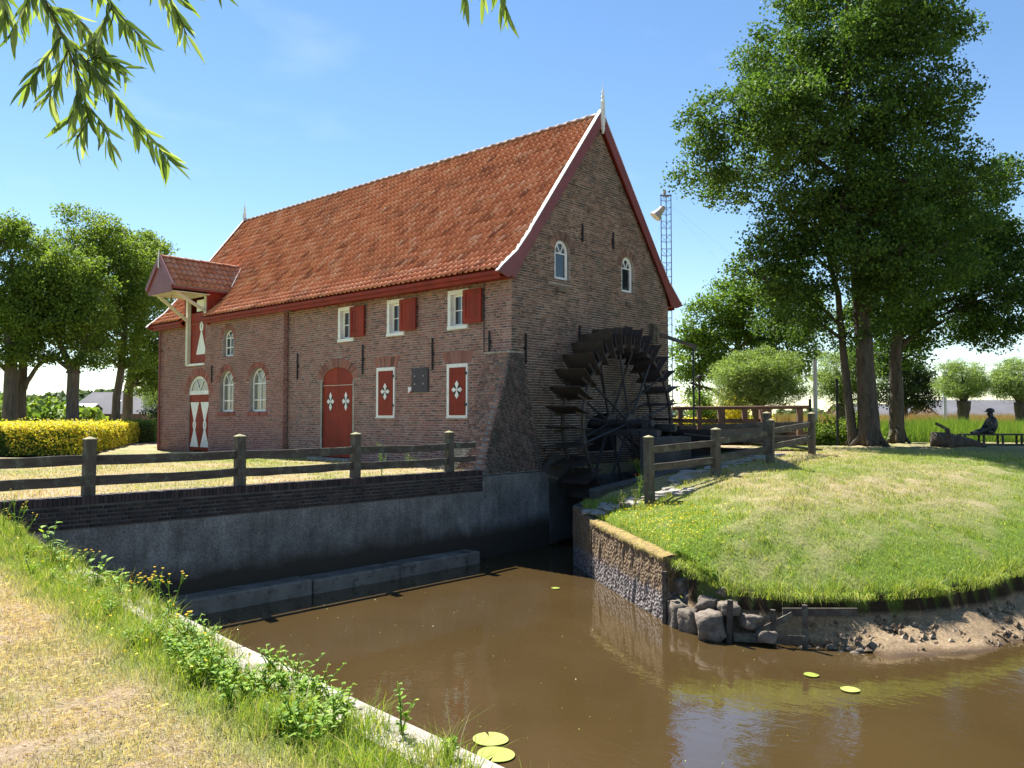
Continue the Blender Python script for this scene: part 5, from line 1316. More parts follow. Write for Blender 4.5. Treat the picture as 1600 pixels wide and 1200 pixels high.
# ================================================================== VEGETATION
def rand_unit(n):
    v = rng.normal(size=(n, 3)); return v / np.linalg.norm(v, axis=1)[:, None]
def leaf_quads(C_, L, W, droop=.3, fold=.25, up=.45, tint=None):
    """one folded four-cornered leaf at every point"""
    n = len(C_); d = rand_unit(n); d[:, 2] -= droop; d /= np.linalg.norm(d, axis=1)[:, None]
    nn = rand_unit(n); nn[:, 2] = np.abs(nn[:, 2]) + up; s = np.cross(d, nn); s /= np.maximum(np.linalg.norm(s, axis=1)[:, None], 1e-6); nn = np.cross(s, d)
    L = (L * rng.uniform(.65, 1.25, n))[:, None]; W = (W * rng.uniform(.7, 1.2, n))[:, None]
    a = C_ - d * L / 2; b = C_ + s * W / 2 + nn * L * fold * .4; c = C_ + d * L / 2; e = C_ - s * W / 2 + nn * L * fold * .4
    V = np.stack([a, b, c, e], 1).reshape(-1, 3); F = np.arange(n * 4).reshape(n, 4)
    r = rng.random(n) if tint is None else np.clip(tint + rng.uniform(-.22, .22, n), 0, 1)
    return V, F, r
RIGHT = np.array([.741, .672, 0]); BACK = np.array([-.672, .741, 0])
def crown_points(base, blobs, n, clump=.42, depth=None, per=26, shell=.75):
    """leaf positions: clumps scattered through the blobs, denser near the outside"""
    w = np.array([rx * ry for _, _, rx, ry, *_ in blobs]); w = w / w.sum(); pts = []; tint = []; cen = []
    for (r, z, rx, ry, *f), wi in zip(blobs, w):
        k = max(3, int(n * wi / per)); u = rand_unit(k); rad = rng.random(k) ** (1 / 3) * (1 - shell) + shell * rng.random(k) ** .25
        ff = f[0] if f else 0; rd = depth if depth else (rx + ry) / 2
        c = np.array(base) + RIGHT * r + BACK * ff; c = c + 0.0; c[2] = z
        cc = c + (u[:, :1] * rad[:, None] * rx) * RIGHT + (u[:, 1:2] * rad[:, None] * min(rd, rx * 1.2)) * BACK + np.array([0, 0, 1.0]) * (u[:, 2:] * rad[:, None] * ry)
        cen.append((c, rx, ry))
        for q in cc:
            m = int(per * rng.uniform(.4, 1.6)); s = clump * rng.uniform(.5, 1.2)
            g = np.clip(rng.normal(size=(m, 3)), -1.5, 1.5) * s * np.array([1, 1, .55]); pts.append(q + g); tint.append(np.full(m, rng.random()))
    return np.concatenate(pts), np.concatenate(tint), cen
def satellites(bl, k):
    """small boughs breaking the outline of each big one"""
    out = []
    for r, z, rx, ry, *f in bl:
        for _ in range(k if rx > .9 else 0):
            a = random.uniform(-.5, 3.6); g = random.uniform(-1, 1); q = random.uniform(.85, 1.12); s = random.uniform(.22, .42)
            out.append((r + math.cos(a) * rx * q * math.sqrt(1 - g * g * .6), z + math.sin(a) * ry * q, rx * s, ry * s, (f[0] if f else 0) + g * rx * .9))
    return out
def tree(name, label, cat, base, stems, blobs, n, leaf, bark, L=.12, W=.09, clump=.42, group=None, per=26, droop=.3, up=.45, limbs=True, sat=4):
    t = thing(name, base, label, cat, group)
    P, ti, cen = crown_points(base, blobs + satellites(blobs, sat), n, clump, None, per); cen = cen[:len(blobs)]
    m = MB(); B = np.array(base)
    for st in stems:      # list of (dr, df, z, radius)
        pts = [tuple(B + RIGHT * s[0] + BACK * s[1] + np.array([0, 0, s[2] - B[2]])) for s in st]
        n2 = []; rr = []
        for (a, b, ra, rb) in zip(pts[:-1], pts[1:], [s[3] for s in st][:-1], [s[3] for s in st][1:]):
            for k in range(4):
                q = k / 4; n2.append(tuple(a[i] + (b[i] - a[i]) * q + random.uniform(-.03, .03) * (0 if k == 0 else 1) for i in range(3))); rr.append(ra + (rb - ra) * q)
        n2.append(pts[-1]); rr.append(st[-1][3]); n2[0] = (n2[0][0], n2[0][1], n2[0][2] - .3)
        m.tube(n2, rr, 12)
        s0 = st[0]; p0 = n2[0]
        for k in range(5):       # root flare
            a = k * 1.26 + random.random(); e = (p0[0] + math.cos(a) * s0[3] * 1.7, p0[1] + math.sin(a) * s0[3] * 1.7, p0[2] + .2)
            m.tube([(p0[0] + math.cos(a) * s0[3] * .5, p0[1] + math.sin(a) * s0[3] * .5, p0[2] + .9), (p0[0] + math.cos(a) * s0[3] * .9, p0[1] + math.sin(a) * s0[3] * .9, p0[2] + .5), e], [s0[3] * .42, s0[3] * .34, s0[3] * .15], 6)
    m.build('trunk', bark, t, True)
    if limbs:
        lm = MB()
        for i, (c, rx, ry) in enumerate(cen):
            if name == 'alder_tree' and rx < 1.25: continue
            best = None
            for st in stems:
                for k in range(21):
                    q = k / 20 * (len(st) - 1); j = min(int(q), len(st) - 2); f = q - j; s = [st[j][x] + (st[j + 1][x] - st[j][x]) * f for x in range(4)]
                    p = B + RIGHT * s[0] + BACK * s[1]; p[2] = s[2]
                    hd = np.hypot(*(c - p)[:2]); dz = c[2] - p[2]
                    sc = abs(dz - hd * .55) + hd * .3
                    if k > 4 and (best is None or sc < best[0]): best = (sc, p, s[3])
            _, p, r = best; r = min(r * .6, .16) ; mid = (p + c) / 2 + np.array([0, 0, .12 * np.linalg.norm(c - p)])
            lm.tube([tuple(p), tuple(mid), tuple(c)], [r, r * .65, r * .3], 7)
            for _ in range(7):
                u = rand_unit(1)[0]; e = c + u * np.array([rx, rx, ry]) * .85; s_ = p + (c - p) * random.uniform(.45, .95)
                lm.tube([tuple(s_), tuple((s_ + e) / 2 + np.array([0, 0, .1])), tuple(e)], [r * .35, r * .2, .008], 5)
        lm.build('branches', bark, t, True)
    V, F, r = leaf_quads(P, L, W, droop, up=up, tint=ti)
    fast_mesh('crown', V, F, leaf, t, {'rnd': ('FACE', r)})
    return t
def fz(bl, spread=.6):
    return [(r, z, rx, ry, random.uniform(-spread, spread) * rx) for r, z, rx, ry in bl]
BIG = [(-0.19, 18.7, 1.9, 1.5), (-0.43, 16.62, 2.5, 2.0), (1.5, 15.3, 1.7, 1.7), (-3.05, 14.59, 1.9, 1.3), (-5.32, 12.69, 1.5, 1.2), (-6.2, 10.5, 1.1, 1.0), (-4.3, 11.0, 1.9, 1.5), (-1.14, 12.8, 2.5, 2.0), (2.07, 12.33, 1.7, 1.6),
       (0.88, 9.47, 2.4, 1.7), (-2.46, 8.99, 1.7, 1.2), (3.39, 9.71, 1.6, 1.3), (1.72, 6.85, 2.3, 1.4), (-1.26, 6.85, 2.1, 1.2), (-3.41, 7.44, 1.2, .85), (-0.43, 4.58, 1.8, .9), (-2.58, 5.18, 1.3, 1.0)]
blb = fz(BIG, .5) + [(-.6, 7.2, 1.5, 1.1, -2.4), (.5, 9.6, 1.6, 1.3, -2.6), (-.3, 12.2, 1.5, 1.3, -2.4), (.1, 15, 1.5, 1.2, -2.2), (-3.9, 6.6, 1.3, .8, 0), (-2.9, 5.6, 1.2, .7, -.6), (-3.2, 8.1, 1.4, .9, .4), (.4, 5.6, 1.2, .7, -1.8)] + [(r * .7, z, rx * .9, ry * .9, (2.2 if i % 2 else -2.2)) for i, (r, z, rx, ry) in enumerate(BIG[:13])]
tree('alder_tree', 'towering dark green alder with twin trunks on the island lawn', 'tree', (3.77, 15.65, .40),
     [[(0, 0, .3, .42), (-.05, 0, 2.5, .33), (-.25, 0, 6, .27), (-.5, 0, 10, .20), (-.6, 0, 14, .12), (-.5, 0, 19, .04)], [(-.44, .3, .3, .19), (-.66, .3, 2.5, .15), (-.95, .3, 6, .11), (-1.8, .3, 9.5, .05)]],
     blb, 185000, 'leaf_alder', 'bark', .125, .105, .27, per=26, sat=5)
T3 = [(5.0, 7.6, 1.2, 1.4), (5.1, 5.6, 1.0, .9), (1.78, 8.43, 2.2, 1.6), (3.74, 8.95, 1.5, 1.6), (3.61, 6.6, 1.5, 1.4), (4.3, 11.04, 0.9, 1.05), (2.04, 5.29, 2.0, 1.0), (3.74, 4.71, 1.1, 0.7), (0.47, 4.0, 1.4, 0.8), (-0.31, 5.81, 1.9, 1.3), (1.5, 10.8, 1.9, 1.4)]
tree('alder_tree', 'dark green alder with a single straight trunk just right of the twin-trunked alder', 'tree', (3.56, 19.51, .4),
     [[(0, 0, .3, .31), (-.02, 0, 3, .25), (.1, 0, 6, .19), (.6, 0, 10, .08)]], fz(T3, .8), 75000, 'leaf_alder', 'bark', .125, .105, .27, per=26, sat=5)
def left_tree(name, label, base, stem, bl, n, leaf='leaf_lime', **k):
    b = (base[0], base[1], 0.0); return tree(name, label, 'tree', b, stem, fz(bl), int(n * 1.25), leaf, 'bark_pale', .15, .12, .32, group='trees in a row behind the golden hedge', per=22, **k)
left_tree('lime_tree', 'thick-trunked tree at the left edge of the picture behind the hedge', (-35.61, -1.18), [[(0, 0, 0, .40), (0, 0, 3, .34), (-.1, 0, 6.5, .26), (-.1, 0, 10, .08)]],
          [(-0.35, 10.38, 1.9, 1.8), (0.69, 8.65, 1.6, 1.4), (-0.17, 6.2, 1.7, 1.3), (-1.9, 8.31, 2.0, 2.5), (1.04, 6.58, 1.2, 1.1), (-1.0, 11.3, 1.5, 1.2), (-1.2, 4.6, 1.2, .8), (.3, 4.7, 1.0, .6)], 28000)
left_tree('lime_tree', 'slimmer tree close beside the leftmost trunk with one long low branch to the right', (-36.28, -.44), [[(0, 0, 0, .30), (0, 0, 3, .26), (.1, 0, 5.5, .18)], [(.1, 0, 3.0, .14), (.9, .0, 4.2, .1), (2.0, .1, 4.9, .06), (2.9, 0, 5.3, .03)]],
          [(.4, 7.0, 1.4, 1.2), (-.6, 6.3, 1.2, 1.1), (2.2, 5.7, .8, .45), (1.6, 8.2, 1.5, 1.2)], 12000)
left_tree('lime_tree', 'rounded tree with a stout forked trunk in the middle of the row', (-33.09, 1.09), [[(0, 0, 0, .36), (0, 0, 2, .31), (.02, 0, 4.0, .30)], [(.02, 0, 3.8, .22), (-.7, 0, 5.2, .15), (-1.0, 0, 7.2, .07)], [(.02, 0, 3.8, .2), (.5, .1, 5.2, .14), (.8, .1, 7, .06)]],
          [(-0.62, 8.13, 1.9, 1.4), (0.76, 6.9, 1.4, 1.2), (-1.49, 6.3, 1.5, 1.1), (0.07, 5.8, 1.3, .8), (1.28, 5.2, 0.8, 0.5), (-2.2, 7.4, 1.4, 1.3), (-1.7, 4.7, 1.0, .6), (.9, 4.4, .9, .5), (0, 9.2, 1.3, 1.0)], 26000)
left_tree('lime_tree', 'tall full-crowned tree with a slim kinked trunk left of the hoist gable', (-36.5, 4.76), [[(0, 0, 0, .27), (.05, 0, 2.6, .23), (.3, 0, 4.2, .21), (.5, 0, 6.5, .15), (.2, 0, 11, .05)]],
          [(-2.31, 11.2, 2.6, 1.8), (0.0, 10.9, 2.2, 1.8), (0.96, 8.89, 1.5, 2.1), (-0.58, 8.31, 1.8, 1.7), (0.38, 6.4, 1.7, 1.4), (-0.9, 5.0, 1.2, 0.7), (-2.8, 9.0, 1.8, 1.4), (-1.0, 12.2, 1.9, 1.1), (-1.6, 6.6, 1.2, .9), (1.0, 4.6, 1.0, .6)], 36000)
left_tree('lime_tree', 'tall tree with a leaning trunk nearest the mill behind the hoist gable', (-40.08, 6.92), [[(0, 0, 0, .36), (.1, 0, 3, .3), (.5, 0, 5.5, .22), (1.2, 0, 9.5, .08)]],
          [(0.75, 10.53, 2.0, 2.1), (1.58, 7.63, 1.2, 2.3), (0.96, 5.4, 1.5, 1.2), (2.2, 10.12, 1.6, 1.5), (2.2, 4.6, 1.3, 1.9), (-.6, 8, 1.3, 1.3), (1.2, 3.6, 1.2, .9), (1.4, 12, 1.5, 1.1)], 30000)
tree('dark_shrub', 'dark shady shrub against the mill corner at the end of the hedge', 'shrub', (-36.5, 9.0, 0), [[(0, 0, 0, .12), (0, 0, 1.2, .06)]], [(0, 1.2, 1.6, 1.2), (1.2, 1.5, 1.5, 1.5), (-1.3, .9, 1.1, .9)], 7000, 'leaf_dark', 'bark', .14, .1, .3, limbs=False)
tree('birch_tree', 'soft grey-green tree filling the gap behind the mill corner', 'tree', (-52, 16, 0), [[(0, 0, 0, .25), (0, 0, 5, .12)]], fz([(0, 3.2, 2.6, 2.8), (1.2, 6, 2.2, 2.4), (-1.8, 4.6, 1.8, 2.4)]), 17000, 'leaf_willow', 'bark_pale', .18, .12, .4)
tree('maple_tree', 'sunlit yellow-green tree behind the footbridge left of the alder', 'tree', (-8.86, 29.81, 0), [[(0, 0, 0, .3), (0, 0, 3, .24), (.2, 0, 7, .1)], [(0, 0, 2.8, .16), (-1.2, 0, 4.6, .08)]],
     fz([(-0.38, 8.12, 1.8, 1.4), (-1.92, 5.05, 1.4, 1.5), (1.35, 7.35, 2.1, 1.9), (0.0, 5.2, 2.4, 1.8), (2.5, 9.08, 1.6, 1.4), (-2.77, 3.4, 0.8, 1.2), (3.08, 4.9, 1.8, 1.7), (-2.31, 6.39, 1.1, 0.9), (3.6, 7.2, 1.5, 1.5)]), 44000, 'leaf_bright', 'bark', .17, .14, .36)
W_ = dict(L=.17, W=.035, clump=.24, per=26, droop=.1, up=.2, sat=9)
tree('pollard_willow', 'broad bushy pollard willow right behind the footbridge railing', 'tree', (-1.48, 17.63, .2), [[(0, 0, .2, .34), (.02, 0, 1.2, .3), (0, 0, 1.75, .40)]],
     [(-0.22, 2.75, 1.6, 1.15), (0.75, 2.5, 1.0, 0.85), (-1.19, 2.5, 1.0, 0.9), (.1, 3.4, 1.1, .8)], 30000, 'leaf_willow', 'bark', **W_)
tree('pollard_willow', 'pale willow showing between the grey pole and the alder trunks', 'tree', (-.27, 24.12, .2), [[(0, 0, .2, .28), (0, 0, 2, .3)]], [(-0.25, 3.4, 1.0, 1.1), (0.31, 2.2, 0.9, 0.9), (-.8, 2.9, .8, .8), (.9, 3.2, .9, .9)], 15000, 'leaf_willow', 'bark', **W_)
tree('pollard_willow', 'round-headed pollard willow directly behind the seated figure', 'tree', (2.61, 33.46, 0), [[(-.05, 0, 0, .3), (0, 0, 1.4, .28), (.05, 0, 2.2, .36)]], [(0.0, 3.25, 1.1, .98), (-0.69, 2.95, 0.65, 0.6), (0.69, 2.95, 0.7, 0.65)], 15000, 'leaf_willow', 'bark', **W_)
tree('pollard_willow', 'round-headed pollard willow at the right edge of the picture', 'tree', (4.91, 35.55, 0), [[(0, 0, 0, .3), (0, 0, 1.3, .27), (0, 0, 2.1, .34)]], [(0.0, 3.2, 1.15, 1.0), (-0.8, 2.85, 0.6, 0.6), (.9, 3.0, .7, .7)], 15000, 'leaf_willow', 'bark', **W_)
tree('hawthorn_tree', 'small dark tree in the field just right of the alder trunks', 'tree', (-4.53, 47.25, 0), [[(0, 0, 0, .2), (0, 0, 3, .1)]], [(-0.23, 3.6, 1.75, 1.9), (-0.92, 5.2, 1.3, 1.2), (1.15, 3.0, 1.1, 1.3)], 14000, 'leaf_dark', 'bark', .18, .13, .4)
tree('golden_shrub', 'rounded yellow-green shrub between the wheel and the black ball-topped post', 'shrub', (-4.9, 18.6, .2), [[(0, 0, .1, .08), (0, 0, 1, .04)]], [(0, 1.75, .55, .85), (.1, 1.0, .6, .5)], 5000, 'leaf_bright', 'bark', .1, .08, .2, limbs=False)
tree('golden_shrub', 'shrub with reddish-yellow leaves at the left foot of the bushy willow', 'shrub', (-3.0, 18.3, .2), [[(0, 0, .1, .08), (0, 0, 1, .04)]], [(0, 1.7, .65, .85), (.2, .9, .6, .5)], 5000, 'leaf_hedge', 'bark', .1, .08, .2, limbs=False)
tree('green_shrub', 'low shaded green shrub at the foot of the alder trunks by the fence end', 'shrub', (2.7, 17.2, .35), [[(0, 0, .2, .06), (0, 0, .8, .03)]], [(0, .7, 1.0, .65), (-.9, .8, .8, .6), (-1.6, .6, .7, .5)], 8000, 'leaf_lime', 'bark', .09, .07, .2, limbs=False)

# hedges: a dark woody core with leaves standing off it
def hedge(name, label, poly, h, n, leaf, leaf_side, Lf=.09, core=.12):
    c = np.mean(np.array(poly), 0); t = thing(name, (c[0], c[1], 0), label, 'hedge')
    m = MB(); inner = [(c[0] + (x - c[0]) * (1 - core / 4), c[1] + (y - c[1]) * (1 - core / 4)) for x, y in poly]
    m.prism(inner, 0, h - .12, lambda u, v, d: (u, v, d)); m.build('twigs', 'leaf_dark', t)
    A = np.array(poly); per = np.concatenate([np.linalg.norm(np.roll(A, -1, 0) - A, axis=1)]); 
    # top
    lo, hi = A.min(0), A.max(0); pts = rng.uniform(lo, hi, (n * 4, 2)); keep = np.array([any(a <= p[0] <= b for a, b in spans([poly], p[1])) for p in pts]); pts = pts[keep][:n]
    bump = fbm(pts[:, 0], pts[:, 1], 1.6, 2) * .09
    top = np.column_stack([pts, h + bump + rng.uniform(-.16, .10, len(pts)) + (rng.random(len(pts)) < .06) * rng.uniform(0, .16, len(pts))])
    side = []
    for i in range(len(poly)):
        a, b = A[i], A[(i + 1) % len(poly)]; L = np.linalg.norm(b - a); k = int(n * .6 * L / per.sum()) + 1; t_ = rng.random(k); zz = rng.random(k) ** .8 * (h + .05); nn = np.array([b[1] - a[1], -(b[0] - a[0])]) / L
        q = a + (b - a) * t_[:, None]; out = (np.array([mnoise.noise(Vector((x * 1.5, y * 1.5, z * 1.5))) for (x, y), z in zip(q, zz)]) * .14 + rng.uniform(-.1, .06, k)) * 1.0 + .04 - .18 * np.clip((zz - h + .25) / .3, 0, 1) * rng.random(k)
        side.append(np.column_stack([q + nn * out[:, None] * (1 if ((a + nn * .1 - c) @ nn) > 0 else -1), zz]))
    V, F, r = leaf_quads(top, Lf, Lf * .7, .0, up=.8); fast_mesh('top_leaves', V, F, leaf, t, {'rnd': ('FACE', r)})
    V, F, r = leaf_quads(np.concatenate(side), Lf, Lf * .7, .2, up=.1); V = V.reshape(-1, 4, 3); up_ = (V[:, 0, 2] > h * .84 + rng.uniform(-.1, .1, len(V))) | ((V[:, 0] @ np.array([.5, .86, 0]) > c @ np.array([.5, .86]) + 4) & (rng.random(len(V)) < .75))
    k_ = (~up_).sum(); fast_mesh('side_leaves', V[~up_].reshape(-1, 3), np.arange(k_ * 4).reshape(k_, 4), leaf_side, t, {'rnd': ('FACE', r[~up_])}); k_ = up_.sum(); fast_mesh('lit_side_leaves', V[up_].reshape(-1, 3), np.arange(k_ * 4).reshape(k_, 4), leaf, t, {'rnd': ('FACE', r[up_])})  # sunlight painted in: upper band and right end take the bright top leaf colour
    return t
hedge('golden_hedge', 'wide clipped hedge with glowing yellow-green top beyond the left lawn', [(-15.6, -5.1), (-30.3, 3.4), (-40, -6), (-25, -13.8)], 1.0, 62000, 'leaf_hedge', 'leaf_hedge_shaded', .10)
hedge('green_hedge', 'short darker green hedge between the golden hedge and the mill', [(-29.5, 4.0), (-34.0, 6.6), (-36, 4.0), (-31, 1.6)], 1.02, 7000, 'leaf_lime', 'leaf_lime', .10)
hedge('golden_hedge', 'low yellow hedge glimpsed through the footbridge railing beside the wheel', [(-6.5, 15.5), (-1.8, 19.8), (-3.0, 21.1), (-7.7, 16.8)], 1.15, 8000, 'leaf_hedge', 'leaf_hedge', .09)

# ------------------------------------------------------------------ grass blades
def blades(P, z, h, w, dry, name, mat='grass', lean=.5, down=None):
    n = len(P); a = rng.uniform(0, 2 * PI, n); sx, sy = np.cos(a) * w / 2, np.sin(a) * w / 2
    b = rng.uniform(0, 2 * PI, n); l = h * rng.uniform(.1, lean, n); lx, ly = np.cos(b) * l, np.sin(b) * l; dz = 0
    if down is not None: lx, ly, dz = lx + down[0] * h, ly + down[1] * h, down[2] * h
    X, Y = P[:, 0], P[:, 1]; q = rng.uniform(.85, 1, n)
    V = np.stack([np.column_stack([X - sx, Y - sy, z - .01]), np.column_stack([X + sx, Y + sy, z - .01]), np.column_stack([X + sx * .75 + lx * .35, Y + sy * .75 + ly * .35, z + h * .6 - dz * .15]), np.column_stack([X - sx * .75 + lx * .35, Y - sy * .75 + ly * .35, z + h * .6 - dz * .15]),
                  np.column_stack([X + lx + sx * .12, Y + ly + sy * .12, z + h * q - dz]), np.column_stack([X + lx - sx * .12, Y + ly - sy * .12, z + h * q - dz])], 1).reshape(-1, 3)
    F = (np.array([(0, 1, 2, 3), (3, 2, 4, 5)])[None] + (np.arange(n) * 6)[:, None, None]).reshape(-1, 4)
    return fast_mesh(name, V, F, mat, None, {'rnd': ('FACE', np.repeat(rng.random(n), 2)), 'dry': ('FACE', np.repeat(dry, 2))}, kind='stuff')
def scatter(n, x0, x1, y0, y1): return np.column_stack([rng.uniform(x0, x1, n), rng.uniform(y0, y1, n)])
# near bank
P = scatter(255000, -.5, 14, -16.6, -12.1); Z, sd, mu = ground_z(P); d = -sd
keep = (d > np.where(P[:, 0] < 7.8, .0, .10)) & (d < 3.6); P, Z, sd, d = P[keep], Z[keep], sd[keep], d[keep]
Z = np.maximum(Z, -.37)
# keep only ground in or just outside the frame of the photograph
vx = (P[:, 0] - EYE.x) * BACK[0] + (P[:, 1] - EYE.y) * BACK[1]; keep = vx > 2.6; P, Z, sd, d, vx = P[keep], Z[keep], sd[keep], d[keep], vx[keep]
n1 = fbm(P[:, 0], P[:, 1], .45, 3); n2 = fbm(P[:, 0], P[:, 1], 2.6, 3); dr = dryness(P[:, 0], P[:, 1], sd, n1, n2)
wild = np.clip((1.0 - d) / .45, 0, 1) * np.clip(.75 + n2 * 1.3, .15, 1.3)
keep = (rng.random(len(P)) < .5 + .5 * wild); P, Z, d, dr, wild, n2k = P[keep], Z[keep], d[keep], dr[keep], wild[keep], n2[keep]
h = .022 + .03 * rng.random(len(P)) + wild * (.03 + (.05 + .09 * np.clip(.5 + n2k * 1.5, 0, 1)) * rng.random(len(P)) ** 1.5)
drb = np.clip(dr + rng.normal(0, .16, len(P)) * (wild < .5) + (rng.random(len(P)) < .12) * .8 * (wild > .3), 0, 1)
blades(P, Z, h, np.where(wild > .3, .0045, .0045), drb, 'bank_grass', lean=1.1)
# straw lying on the mown bank
m_ = d > .9; PS = P[m_][:26000]; ZS = Z[m_][:26000]; k = len(PS); a = rng.uniform(0, 2 * PI, k); L = rng.uniform(.015, .06, k)
dx, dy = np.cos(a) * L, np.sin(a) * L; zz = ZS + rng.uniform(.012, .045, k)
V = np.stack([np.column_stack([PS[:, 0], PS[:, 1], zz]), np.column_stack([PS[:, 0] + dx, PS[:, 1] + dy, zz + rng.uniform(-.015, .015, k)]), np.column_stack([PS[:, 0] + dx, PS[:, 1] + dy + .0015, zz]), np.column_stack([PS[:, 0] - dy * .03, PS[:, 1] + dx * .03 + .001, zz])], 1).reshape(-1, 3)
fast_mesh('straw', V, np.arange(k * 4).reshape(k, 4), 'grass', None, {'rnd': ('FACE', rng.random(k)), 'dry': ('FACE', np.ones(k))}, kind='stuff')
# island lawn
P = scatter(230000, 2.6, 15, -4.7, 13); Z, sd, mu = ground_z(P); d = -sd; dist = np.hypot(P[:, 0] - EYE.x, P[:, 1] - EYE.y)
keep = (d > .03) & (rng.random(len(P)) < np.clip(1.5 - dist / 22, .12, 1)); P, Z, sd, d, mu = P[keep], Z[keep], sd[keep], d[keep], mu[keep]
n1 = fbm(P[:, 0], P[:, 1], .45, 3); n2 = fbm(P[:, 0], P[:, 1], 2.6, 3); dr = dryness(P[:, 0], P[:, 1], sd, n1, n2)
keep = ~((np.abs(P[:, 0] - 4.6) < .45) & (P[:, 1] > -1) & (rng.random(len(P)) < .8)); P, Z, d, dr, mu = P[keep], Z[keep], d[keep], dr[keep], mu[keep]
h = .028 + .035 * rng.random(len(P)) + .08 * np.clip(1 - d / .5, 0, 1) * rng.random(len(P)) + .07 * np.clip(fbm(P[:, 0], P[:, 1], 1.3, 3) * 3 - .35, 0, 1) * rng.random(len(P)) ** 1.5
blades(P, Z, h, .009, np.clip(dr + rng.normal(0, .2, len(P)), 0, 1), 'island_grass', lean=1.0)
# overhanging fringe along the eroded edge
E_ = []
for i in range(9, 18):
    a, b = PA[i], PA[i + 1]; L = np.hypot(*(b - a)[:2]); k = int(1600 * min(L, 5)); t_ = rng.random(k); q = a[:2] + (b[:2] - a[:2]) * t_[:, None]; nn = np.array([(b - a)[1], -(b - a)[0]]) / L
    E_.append(np.column_stack([q - nn * rng.uniform(-.03, .22, k)[:, None], a[2] + (b[2] - a[2]) * t_ + rng.uniform(-.06, .04, k), np.tile(nn, (k, 1))]))
E_ = np.concatenate(E_); k = len(E_); fade = np.clip(fbm(E_[:, 0], E_[:, 1], 1.6, 3) * 2.6 + .5, .08, 1.3)
hh = rng.uniform(.03, .13, k) * fade
blades(E_[:, :2], E_[:, 2], hh, .008, np.clip(rng.normal(.1, .15, k), 0, 1), 'edge_grass', lean=.6, down=(E_[:, 3] * .75, E_[:, 4] * .75, rng.uniform(.2, 1.5, k)))
# uneven tufts on the turf and along its eroded rim
T_ = []
for i in range(260):
    x, y = random.uniform(4, 14), random.uniform(-4.3, 8); T_.append((x, y, .05, random.uniform(.05, .11), 34, .0))
for i in range(9, 18):
    a, b = PA[i], PA[i + 1]; L = np.hypot(*(b - a)[:2])
    for k in range(int(min(L, 5) * 9)):
        t_ = random.random(); T_.append((a[0] + (b[0] - a[0]) * t_ + random.uniform(-.12, .06), a[1] + (b[1] - a[1]) * t_ + random.uniform(-.06, .12), .06, random.uniform(.09, .24), 46, a[2] + (b[2] - a[2]) * t_))
Q = np.array([(x + rng.normal() * s, y + rng.normal() * s, hh_, ze_) for x, y, s, hh_, n_, ze_ in T_ for _ in range(n_)])
Zq, sq, _m = ground_z(Q[:, :2]); Zq = np.where(Q[:, 3] != 0, np.maximum(Zq, Q[:, 3] - .03), Zq); ok = (Zq > -1.62) & ((sq < -.05) | (Q[:, 3] != 0)); Q, Zq = Q[ok], Zq[ok]
blades(Q[:, :2], Zq, Q[:, 2] * rng.uniform(.4, 1.1, len(Q)), .008, np.clip(rng.normal(.12, .2, len(Q)), 0, 1), 'grass_tufts', lean=1.3)
# west lawn
P = scatter(26000, -14, -.15, -12.2, -.6); P = P[P[:, 0] > -15]; k = len(P); n1 = fbm(P[:, 0], P[:, 1], .45, 3); n2 = fbm(P[:, 0], P[:, 1], 2.6, 3)
dr = dryness(P[:, 0], P[:, 1], np.full(k, -2.), n1, n2); nearwall = np.clip(1 - np.abs(P[:, 0] + .3) / .5, 0, 1)
blades(P, np.full(k, -.06), .03 + .03 * rng.random(k) + nearwall * .05 * rng.random(k), .014, np.clip(dr + rng.normal(0, .2, k), 0, 1), 'mill_lawn_grass', lean=1.0)
# yellow flowers in the short grass of the island, and a few on the bank
def flowers(P, Z, size, name, mat='petal_yellow'):
    k = len(P); c = np.column_stack([P, Z]); V, F, r = leaf_quads(c, size, size * .9, 0, .3, up=1.6); return fast_mesh(name, V, F, mat, None, {'rnd': ('FACE', r)}, kind='stuff')
P = np.concatenate([rng.normal((6.1, -2.4), (.75, .35), (420, 2)), rng.normal((5.2, -1.6), (.7, .35), (240, 2)), rng.normal((7.0, -3.2), (.4, .25), (160, 2)), scatter(160, 5, 13, -4, 6)])
Z, sd, _ = ground_z(P); ok = sd < -.1; flowers(P[ok], Z[ok] + .07 + rng.uniform(-.02, .03, ok.sum()), .032, 'lawn_flowers')
P = scatter(260, .5, 10.5, -14.2, -12.4); Z, sd, _ = ground_z(P); ok = (sd < -.2) & (sd > -1.1) & (rng.random(260) < .75); flowers(P[ok], Z[ok] + rng.uniform(.08, .26, ok.sum()), .022, 'bank_flowers')

